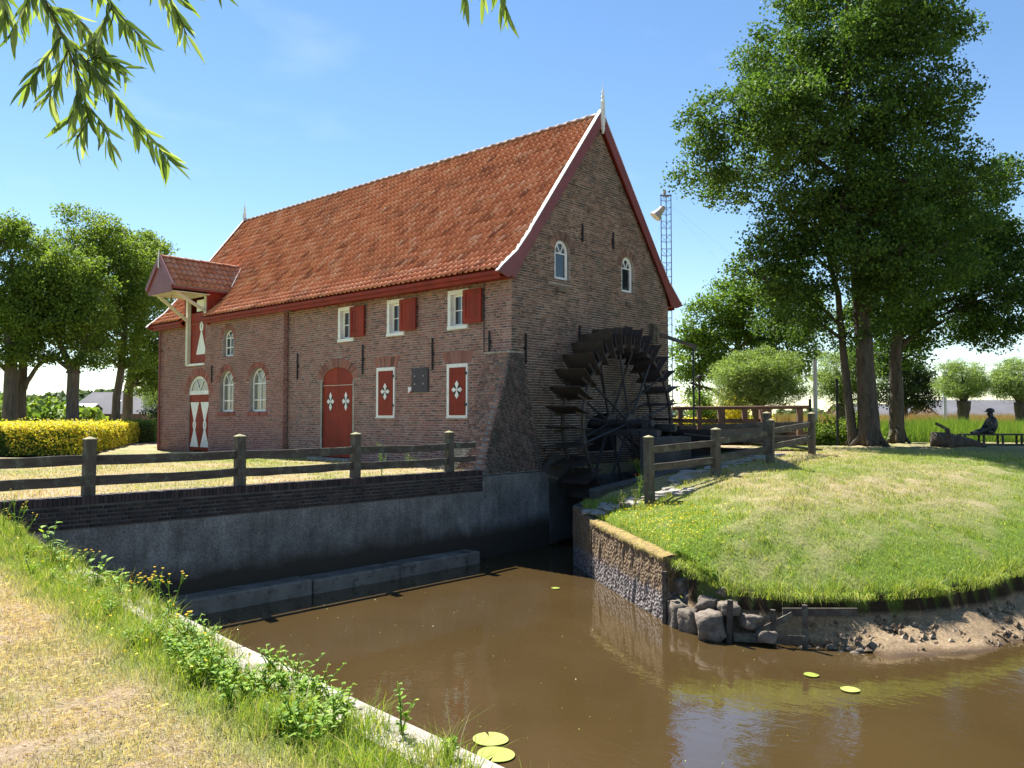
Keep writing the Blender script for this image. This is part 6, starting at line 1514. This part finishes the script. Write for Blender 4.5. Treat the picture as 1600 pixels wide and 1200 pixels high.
# ------------------------------------------------------------------ weeds that can be told apart
def leaf_blade(m, base, d, L, W, up=(0, 0, 1), mi=0, curl=.25, seg=4):
    base = Vector(base); d = Vector(d).normalized(); u = Vector(up); s = d.cross(u)
    if s.length < 1e-3: s = Vector((1, 0, 0))
    s.normalize(); n = s.cross(d); vs = []
    for i in range(seg + 1):
        t = i / seg; w = W / 2 * math.sin(PI * min(1, t * .92 + .06)) ** .8 * (1 - .25 * t); p = base + d * (L * t) - n * (curl * L * t * t)
        if i in (0, seg): w = W * .04
        vs += [p - s * w + n * w * .35, p, p + s * w + n * w * .35]
    fs = []
    for i in range(seg): a = i * 3; fs += [(a, a + 1, a + 4, a + 3), (a + 1, a + 2, a + 5, a + 4)]
    m.add(vs, fs, mi)
def weed(x, y, z, H, n, Lf, Wf, label, group, name='leafy_weed', spread=.35, stems=3, flower=None, mat='weed', narrow=False):
    t = thing(name, (x, y, z), label, 'weed', group)
    st = MB(); lf = MB(); fl = MB()
    for s in range(stems):
        a = random.uniform(0, 2 * PI); r = random.uniform(.2, 1) * spread * H; h = H * random.uniform(.7, 1.05)
        p = [Vector((x + random.uniform(-.02, .02), y + random.uniform(-.02, .02), z - .03))]
        for k in range(1, 5): f = k / 4; p.append(Vector((x + math.cos(a) * r * f ** 1.5, y + math.sin(a) * r * f ** 1.5, z + h * f)))
        st.tube(p, [.006, .005, .004, .003, .002], 5)
        for k in range(n):
            f = (k + .5) / n; j = min(int(f * 4), 3); q = p[j].lerp(p[j + 1], f * 4 - j); b = k * 2.4 + random.uniform(-.4, .4)
            leaf_blade(lf, q, (math.cos(b), math.sin(b), random.uniform(.1, .9)), Lf * random.uniform(.7, 1.15) * (1.15 - .6 * f), Wf * random.uniform(.8, 1.1), curl=random.uniform(.1, .5))
        if flower:
            for k in range(flower):
                q = p[-1] + Vector((random.uniform(-.05, .05), random.uniform(-.05, .05), random.uniform(-.03, .05))) * (H / .35)
                st.tube([p[3], q], [.002, .0015], 4); a0 = random.random() * 6
                fl.add([q] + [q + Vector((math.cos(a0 + i * PI / 3) * .013, math.sin(a0 + i * PI / 3) * .013, .004)) for i in range(6)], [(0, i + 1, (i + 1) % 6 + 1) for i in range(6)])
                fl.lathe(q - Vector((0, 0, .006)), [(.003, 0), (.006, .005), (.004, .011)], 6)
    st.build('stem', 'weed', t, True); lf.build('leaves', mat, t)
    if flower: fl.build('flower_heads', 'petal_yellow' if name != 'poppy' else 'petal_red', t)
    return t
def near_edge(px_x, off):
    """point on the near bank, off metres behind the coping line"""
    a = [p for p in zip(NW[:-1], NW[1:]) if p[0][0] <= px_x <= p[1][0]][0]; t = (px_x - a[0][0]) / (a[1][0] - a[0][0]); return (px_x, a[0][1] + (a[1][1] - a[0][1]) * t - off)
G_ = 'leafy weeds and ragwort along the near pond wall'
for x, off, H, n, Lf, Wf, lab in ((4.55, .25, .52, 7, .15, .06, 'tall broad-leaved weed standing highest against the dark quay wall'), (6.15, .2, .36, 7, .15, .055, 'broad-leaved weed second along the coping with large bright leaves'),
                                  (6.75, .15, .30, 9, .16, .03, 'narrow-leaved weed with arching leaves beside the red seed spike'), (10.95, .22, .2, 8, .07, .04, 'bushy weed spilling over the coping above the lily pads'),
                                  (11.35, .12, .30, 9, .06, .03, 'upright nettle-like weed on the coping nearest the lily pads'), (10.3, .25, .16, 8, .07, .04, 'low leafy weed on the coping between the grass tufts'),
                                  (11.75, .12, .14, 8, .06, .035, 'small leafy weed at the bottom edge by the coping'), (9.5, .3, .16, 7, .07, .035, 'low weed just left of the small floating leaf'), (5.35, .3, .30, 7, .1, .045, 'leafy weed between the two tall broad-leaved weeds')):
    p = near_edge(x, off); weed(p[0], p[1], gz(*p), H, n, Lf, Wf, lab, G_, stems=4 if H < .3 else 3)
for i in range(64):
    p = near_edge(8.4 + i * .054 + random.uniform(-.05, .05) if i < 52 else 4.2 + (i - 52) * .34, random.uniform(.10, .6)); weed(p[0], p[1], gz(*p), random.uniform(.09, .24), 7, .06, .03, 'small bright green leafy weed in the strip beside the coping', 'small leafy weeds on the near bank', stems=5, spread=.9)
for x, off, H, lab in ((2.35, .35, .55, 'tall ragwort in yellow flower at the left edge of the bank'), (2.9, .3, .5, 'ragwort with loose yellow heads leaning over the quay corner'), (3.3, .3, .42, 'shorter ragwort just left of the tallest leafy weed'), (5.8, .25, .34, 'thin ragwort between the broad-leaved weeds'),
                       (7.15, .15, .28, 'low ragwort right beside the red seed spike'), (7.65, .1, .36, 'bare-stemmed ragwort leaning over the ledge'), (8.0, .1, .38, 'rightmost tall ragwort with several yellow heads over the water'), (8.35, .15, .16, 'small ragwort right of the tall one over the water')):
    p = near_edge(x, off); weed(p[0], p[1], gz(*p), H, 4, .05, .02, lab, 'ragwort plants along the near pond wall', 'ragwort', stems=3, flower=3, spread=.45)
p = near_edge(7.0, .12); t = thing('sorrel_spike', (p[0], p[1], gz(*p)), 'red-brown seed spike rising from the weeds at the coping', 'weed')
m = MB()
for i in range(60):
    z = random.uniform(.08, .26); m.add([(p[0] + random.uniform(-.012, .012) + dx, p[1] + random.uniform(-.012, .012) + dy, gz(*p) + z + dz) for dx, dy, dz in ((-.006, 0, 0), (.006, 0, 0), (0, 0, .014), (0, .006, .004))], [(0, 1, 2), (0, 3, 2)])
m.build('seeds', 'seed_brown', t); m = MB(); m.tube([(p[0], p[1], gz(*p)), (p[0], p[1], gz(*p) + .26)], .003, 5); m.build('stem', 'seed_brown', t)
weed(-.3, -4.12, -.06, .80, 22, .075, .018, 'tall feathery bright weed behind the third fence post', None, 'tall_weed', stems=5, spread=.28)
weed(-2.2, -1.5, -.06, .42, 12, .07, .022, 'low bushy bright weed seen through the rails near the last post', None, 'tall_weed', stems=8, spread=.7)
weed(-8.0, -.55, -.06, .35, 9, .08, .03, 'small weed at the foot of the arched barn door', None, 'tall_weed', stems=3, spread=.3)
weed(4.75, -1.15, -.35, .45, 8, .08, .012, 'poppy plant with red flowers at the foot of the first island post', None, 'poppy', stems=6, flower=1, spread=.35)
for i in range(9):
    x, y = 3.6 + i * .16, -1.0 + random.uniform(-.2, .1) - i * .02; weed(x, y, gz(x, y), random.uniform(.25, .45), 7, .09, .01, 'dry wispy weed growing at the top corner of the race wall', 'dry weeds at the corner of the wheel race', 'dry_weed', stems=6, spread=.35, mat='crop')
weed(2.95, 1.6, gz(2.95, 1.6), .5, 6, .05, .02, 'yellow-flowering weed in the shade beside the wheel', None, 'ragwort', stems=9, flower=4, spread=.6)
for i, (x, y) in enumerate(((7.3, -3.75), (7.55, -3.8), (7.8, -3.9), (7.25, -3.95), (8.05, -3.95))):
    weed(x, y, gz(x, y) - .12, .26, 8, .09, .05, 'leafy plant hanging over the corner where the island wall ends', 'leafy plants over the island wall corner', stems=5, spread=1.0)

# reeds, long grass and crop beyond the lawn
def stalks(name, n, d0, d1, l0, l1, h0, h1, w, mat, jit=.3):
    dd = rng.uniform(d0, d1, n); ll = rng.uniform(l0, l1, n) * dd; P = np.array([EYE.x, EYE.y]) + BACK[:2] * dd[:, None] + RIGHT[:2] * ll[:, None]
    zb = np.zeros(n) + .05; hv = rng.uniform(h0, h1, n) * (1 + .2 * fbm(P[:, 0], P[:, 1], .5, 2))
    a = rng.uniform(0, 2 * PI, n); l = hv * rng.uniform(.02, jit, n); sx = w / 2
    b0 = np.column_stack([P - RIGHT[:2] * sx, zb]); b1 = np.column_stack([P + RIGHT[:2] * sx, zb])
    mid = np.column_stack([P + RIGHT[:2] * sx * .8 + np.column_stack([np.cos(a), np.sin(a)]) * l[:, None] * .6, zb + hv * .6]); tip = np.column_stack([P + np.column_stack([np.cos(a), np.sin(a)]) * l[:, None], zb + hv])
    V = np.stack([b0, b1, mid, tip], 1).reshape(-1, 3); return fast_mesh(name, V, np.arange(n * 4).reshape(n, 4), mat, None, {'rnd': ('FACE', rng.random(n))}, kind='stuff')
stalks('reeds', 26000, 35, 43, .42, .72, .55, 1.25, .022, 'reed', .5)
stalks('long_grass', 12000, 35, 42, .27, .45, .4, .9, .022, 'reed', .5)
stalks('wheat_crop', 26000, 50, 95, .30, .80, 1.25, 1.6, .05, 'crop', .2)
stalks('field_margin', 9000, 60, 100, .26, .40, 1.0, 1.6, .08, 'reed', .2)

# far woodland: one mass of foliage
def woodland(name, segs, n, leaf='leaf_far'):
    pts = []; ti = []
    for (d, l0, l1, h0, h1, wgt) in segs:
        k = int(n * wgt); c = max(6, k // 42); ll = rng.uniform(l0, l1, c); dd = d * rng.uniform(.96, 1.08, c); P = np.array([EYE.x, EYE.y]) + BACK[:2] * dd[:, None] + RIGHT[:2] * (ll * dd)[:, None]
        hh = rng.uniform(h0, h1, c) * (.8 + .35 * fbm(P[:, 0], P[:, 1], .05, 2))
        for p, h in zip(P, hh):
            q = rng.normal(size=(42, 3)) * np.array([h * .22, h * .22, h * .22]); q[:, 2] = np.abs(rng.uniform(.05, 1, 42)) * h; w_ = np.sin(np.clip(q[:, 2] / h, .1, .97) * PI) ** .4; q[:, :2] *= w_[:, None]
            pts.append(np.array([p[0], p[1], 0]) + q); ti.append(np.full(42, rng.random()))
    P = np.concatenate(pts); V, F, r = leaf_quads(P, d * .0055 + .3, d * .005 + .25, .0, up=.5, tint=np.concatenate(ti)); return fast_mesh(name, V, F, leaf, None, {'rnd': ('FACE', r)}, kind='stuff')
woodland('far_woodland', [(175, -.64, -.40, 5.2, 7.6, 1.0)], 16000)
woodland('far_woodland', [(330, -1.3, 1.3, 4.5, 7.0, 1.0)], 26000)
woodland('far_woodland', [(100, -.62, -.50, 3.0, 4.2, 1.0)], 3000, 'leaf_lime')

# ------------------------------------------------------------------ lily pads and drifting leaves
def pad_(x, y, r, label, rot, group):
    m = MB(); n = 26; gap = .09; vs = [(x + r * .25 * math.cos(rot), y + r * .25 * math.sin(rot), WATER_Z + .012)]
    for i in range(n + 1):
        a = rot + gap + (2 * PI - 2 * gap) * i / n; k = r * (1 + .015 * math.sin(a * 3)); vs.append((x + k * math.cos(a), y + k * .92 * math.sin(a), WATER_Z + .014 + .002 * math.sin(a * 3 + rot)))
    m.add(vs, [(0, i + 1, i + 2) for i in range(n)]); o = m.build('lily_pad', 'lily', None, label=label, cat='lily pad', group=group)
    sd_ = o.modifiers.new('thick', 'SOLIDIFY'); sd_.thickness = .004
for x, y, r, lab, ro in ((8.50, -9.72, .20, 'rear one of the two large overlapping lily pads by the near bank', 2.5), (8.82, -9.98, .205, 'front one of the two large overlapping lily pads by the near bank', -1.2),
                         (4.44, -9.76, .12, 'small pale lily pad floating close to the coping', .4), (10.15, -5.21, .10, 'small yellow-green pad left of a pair in the open water', 1.0), (10.76, -5.47, .12, 'small yellow-green pad right of a pair in the open water', 3.0), (4.01, -3.11, .09, 'tiny yellow pad alone in the middle of the pond', 2.0)):
    pad_(x, y, r, lab, ro, 'lily pads on the pond')
P = np.concatenate([scatter(330, .9, 11, -12, -2), np.column_stack([.95 + np.abs(rng.normal(0, .5, 160)), rng.uniform(-10, -2, 160)])]); Z, sd, _ = ground_z(P); ok = sd > .3; P = P[ok]; fl_ = np.column_stack([P, np.full(len(P), WATER_Z + .004)])
V, F, r = leaf_quads(fl_, .02, .013, 0, .05, up=30); fast_mesh('floating_flecks', V, F, 'lily', None, {'rnd': ('FACE', r)}, kind='stuff')

# ------------------------------------------------------------------ willow twigs hanging close overhead
def willow_leaf(L, W, curl, seed):
    rs = random.Random(seed); m = MB(); vs = []; seg = 6
    for i in range(seg + 1):
        t = i / seg; w = W / 2 * (math.sin(PI * (t ** .8)) ** .75 if 0 < t < 1 else 0); z = -curl * L * t * t; off = rs.uniform(-.002, .002)
        vs += [(L * t, -w, z + w * .45), (L * t, off, z), (L * t, w, z + w * .45)]
    m.add(vs, [f for i in range(seg) for f in ((i * 3, i * 3 + 1, i * 3 + 4, i * 3 + 3), (i * 3 + 1, i * 3 + 2, i * 3 + 5, i * 3 + 4))])
    me = bpy.data.meshes.new('leaf'); me.from_pydata(m.v, [], m.f); me.materials.append(MAT['leaf_hang']); me.shade_smooth(); return me
LEAVES = [willow_leaf(.115, .0175, .12, 1), willow_leaf(.10, .016, .28, 2), willow_leaf(.125, .019, .05, 3), willow_leaf(.085, .0145, .2, 4)]
LEAFN = []
willow = thing('willow_tree', (8.6, -17.7, -.3), 'willow whose long-leaved branches hang into the top left corner', 'tree')
BOUGH = [Vector(p) for p in ((8.7, -17.5, 2.9), (9.6, -16.7, 4.0), (10.8, -15.8, 4.5), (11.8, -15.0, 4.7), (12.6, -14.3, 4.75), (13.1, -13.9, 4.7))]
m = MB(); m.tube([(8.6, -17.8, -.5), (8.55, -17.75, .6), (8.62, -17.65, 1.8), (8.7, -17.5, 3.0), (8.4, -17.9, 4.4), (8.5, -18.1, 6.5)], [.36, .29, .26, .24, .14, .04], 12); m.build('trunk', 'bark', willow, True)
m = MB(); m.tube(BOUGH, [.13, .10, .07, .05, .035, .015], 8); m.build('bough', 'bark', willow, True)
def willow_attach(p):
    best = min(((BOUGH[i].lerp(BOUGH[i + 1], k / 6)) for i in range(1, 5) for k in range(7)), key=lambda q: (q.xy - p.xy).length)
    return best
def willow_twig(paths, label, dens=.0095, scale=1.0, loc=None, droop=1.0):
    m = MB(); first = Vector(paths[0][0]); q = willow_attach(first); paths = [[tuple(q), tuple(q * .5 + first * .5 + Vector((.02, -.02, .06)))] + list(paths[0])] + list(paths[1:]); leafy = []; rest = MB()
    for pi, pts in enumerate(paths):
        V3 = [Vector(p) for p in pts]; n = len(V3); r0 = .007 if pi == 0 else .003
        m.tube(V3, [r0 * (1 - .75 * i / (n - 1)) for i in range(n)], 6)
        L = sum((b - a).length for a, b in zip(V3[:-1], V3[1:])); s = 0.01 if pi else (V3[1] - V3[0]).length + (V3[2] - V3[1]).length * .8; k = 0
        while s < L + .005:
            q = min(s, L * .999); j = 0
            while j < n - 2 and q > (V3[j + 1] - V3[j]).length: q -= (V3[j + 1] - V3[j]).length; j += 1
            d = (V3[j + 1] - V3[j]); p = V3[j] + d * min(1, q / d.length); d.normalize()
            a = k * 2.4 + random.uniform(-.5, .5); u = d.cross(Vector((.3, .8, .2))).normalized(); w = d.cross(u)
            side = u * math.cos(a) + w * math.sin(a); dirn = (d * .75 + side * random.uniform(.35, .8) + Vector((0, 0, -1)) * random.uniform(.25, .9) * droop).normalized()
            if random.random() < .92:
                nn = (Vector((.67, -.74, .2)) + Vector((random.uniform(-.9, .9), random.uniform(-.9, .9), random.uniform(-.9, .9)))).normalized(); sy = nn.cross(dirn).normalized(); nz_ = dirn.cross(sy); sc = random.uniform(.7, 1.1) * scale
                M = Matrix(((dirn.x * sc, sy.x * sc, nz_.x * sc, p.x), (dirn.y * sc, sy.y * sc, nz_.y * sc, p.y), (dirn.z * sc, sy.z * sc, nz_.z * sc, p.z), (0, 0, 0, 1)))
                if random.random() < .47 and sum(LEAFN) + len(leafy) < 299:
                    o = bpy.data.objects.new('leaf', LEAVES[k % 4]); COL.objects.link(o); leafy.append(o); o.matrix_basis = M
                else:
                    me = LEAVES[k % 4]; rest.add([M @ v.co for v in me.vertices], [tuple(q.vertices) for q in me.polygons])
            s += dens * random.uniform(.7, 1.3); k += 1
    t = m.build('branch', 'twig', willow, True, label=label)
    for o in leafy: adopt(o, t)
    if rest.v: rest.build('leaves', 'leaf_hang', t, True, kind='stuff')
    LEAFN.append(len(leafy)); return t
willow_twig([[(11.45, -15.36, 3.25), (11.506, -15.3, 2.962), (11.593, -15.207, 2.708), (11.645, -15.151, 2.524), (11.658, -15.131, 2.385), (11.624, -15.156, 2.33)], [(11.593, -15.207, 2.708), (11.7, -15.102, 2.535), (11.756, -15.044, 2.42), (11.822, -14.979, 2.328), (11.871, -14.93, 2.245)],
             [(11.645, -15.151, 2.524), (11.629, -15.161, 2.443), (11.614, -15.172, 2.395)], [(11.60, -15.2, 2.70), (11.55, -15.25, 2.60), (11.51, -15.28, 2.52)], [(11.65, -15.15, 2.60), (11.71, -15.1, 2.62), (11.76, -15.05, 2.58)], [(11.53, -15.28, 2.88), (11.50, -15.30, 2.78), (11.47, -15.33, 2.70)], [(11.56, -15.25, 2.80), (11.62, -15.18, 2.78), (11.66, -15.14, 2.72), (11.68, -15.12, 2.66)], [(11.66, -15.13, 2.44), (11.70, -15.10, 2.38), (11.72, -15.08, 2.31)], [(11.61, -15.19, 2.64), (11.585, -15.21, 2.55), (11.56, -15.23, 2.47)]],
            'longest willow branch hanging at top left with its tip pointing right', dens=.0085)
willow_twig([[(11.65, -15.17, 3.2), (11.676, -15.145, 2.939), (11.732, -15.086, 2.8), (11.781, -15.037, 2.728), (11.814, -15.004, 2.67)], [(11.732, -15.086, 2.8), (11.687, -15.122, 2.685), (11.70, -15.10, 2.63)]], 'willow branch with upright leaves just right of the longest one')
willow_twig([[(11.80, -15.02, 3.15), (11.83, -15.005, 2.939), (11.881, -14.952, 2.842), (11.913, -14.918, 2.75), (11.925, -14.90, 2.70)], [(11.881, -14.952, 2.842), (11.92, -14.91, 2.85)]], 'willow branch hanging third from the left with drooping dark leaves')
willow_twig([[(11.96, -14.88, 3.15), (11.984, -14.866, 2.96), (12.025, -14.82, 2.87)]], 'single thin willow twig at the right of the top-left foliage', dens=.03)
willow_twig([[(11.38, -15.4, 3.15), (11.42, -15.377, 2.939), (11.448, -15.345, 2.80), (11.44, -15.343, 2.74)]], 'willow twig hanging in the extreme top left corner')
willow_twig([[(12.68, -14.24, 3.1), (12.686, -14.231, 2.93), (12.681, -14.231, 2.81)], [(12.69, -14.23, 2.93), (12.725, -14.19, 2.84)]], 'left one of the two leafy sprigs hanging at the top centre', dens=.017, scale=.9, droop=2.0)
willow_twig([[(12.76, -14.16, 3.1), (12.771, -14.153, 2.93), (12.778, -14.142, 2.82), (12.79, -14.13, 2.77)]], 'right one of the two leafy sprigs at the top centre with the longest bright leaf', dens=.014, scale=1.15, droop=2.0)
print('objects', len(bpy.data.objects), 'leaves', sum(LEAFN))
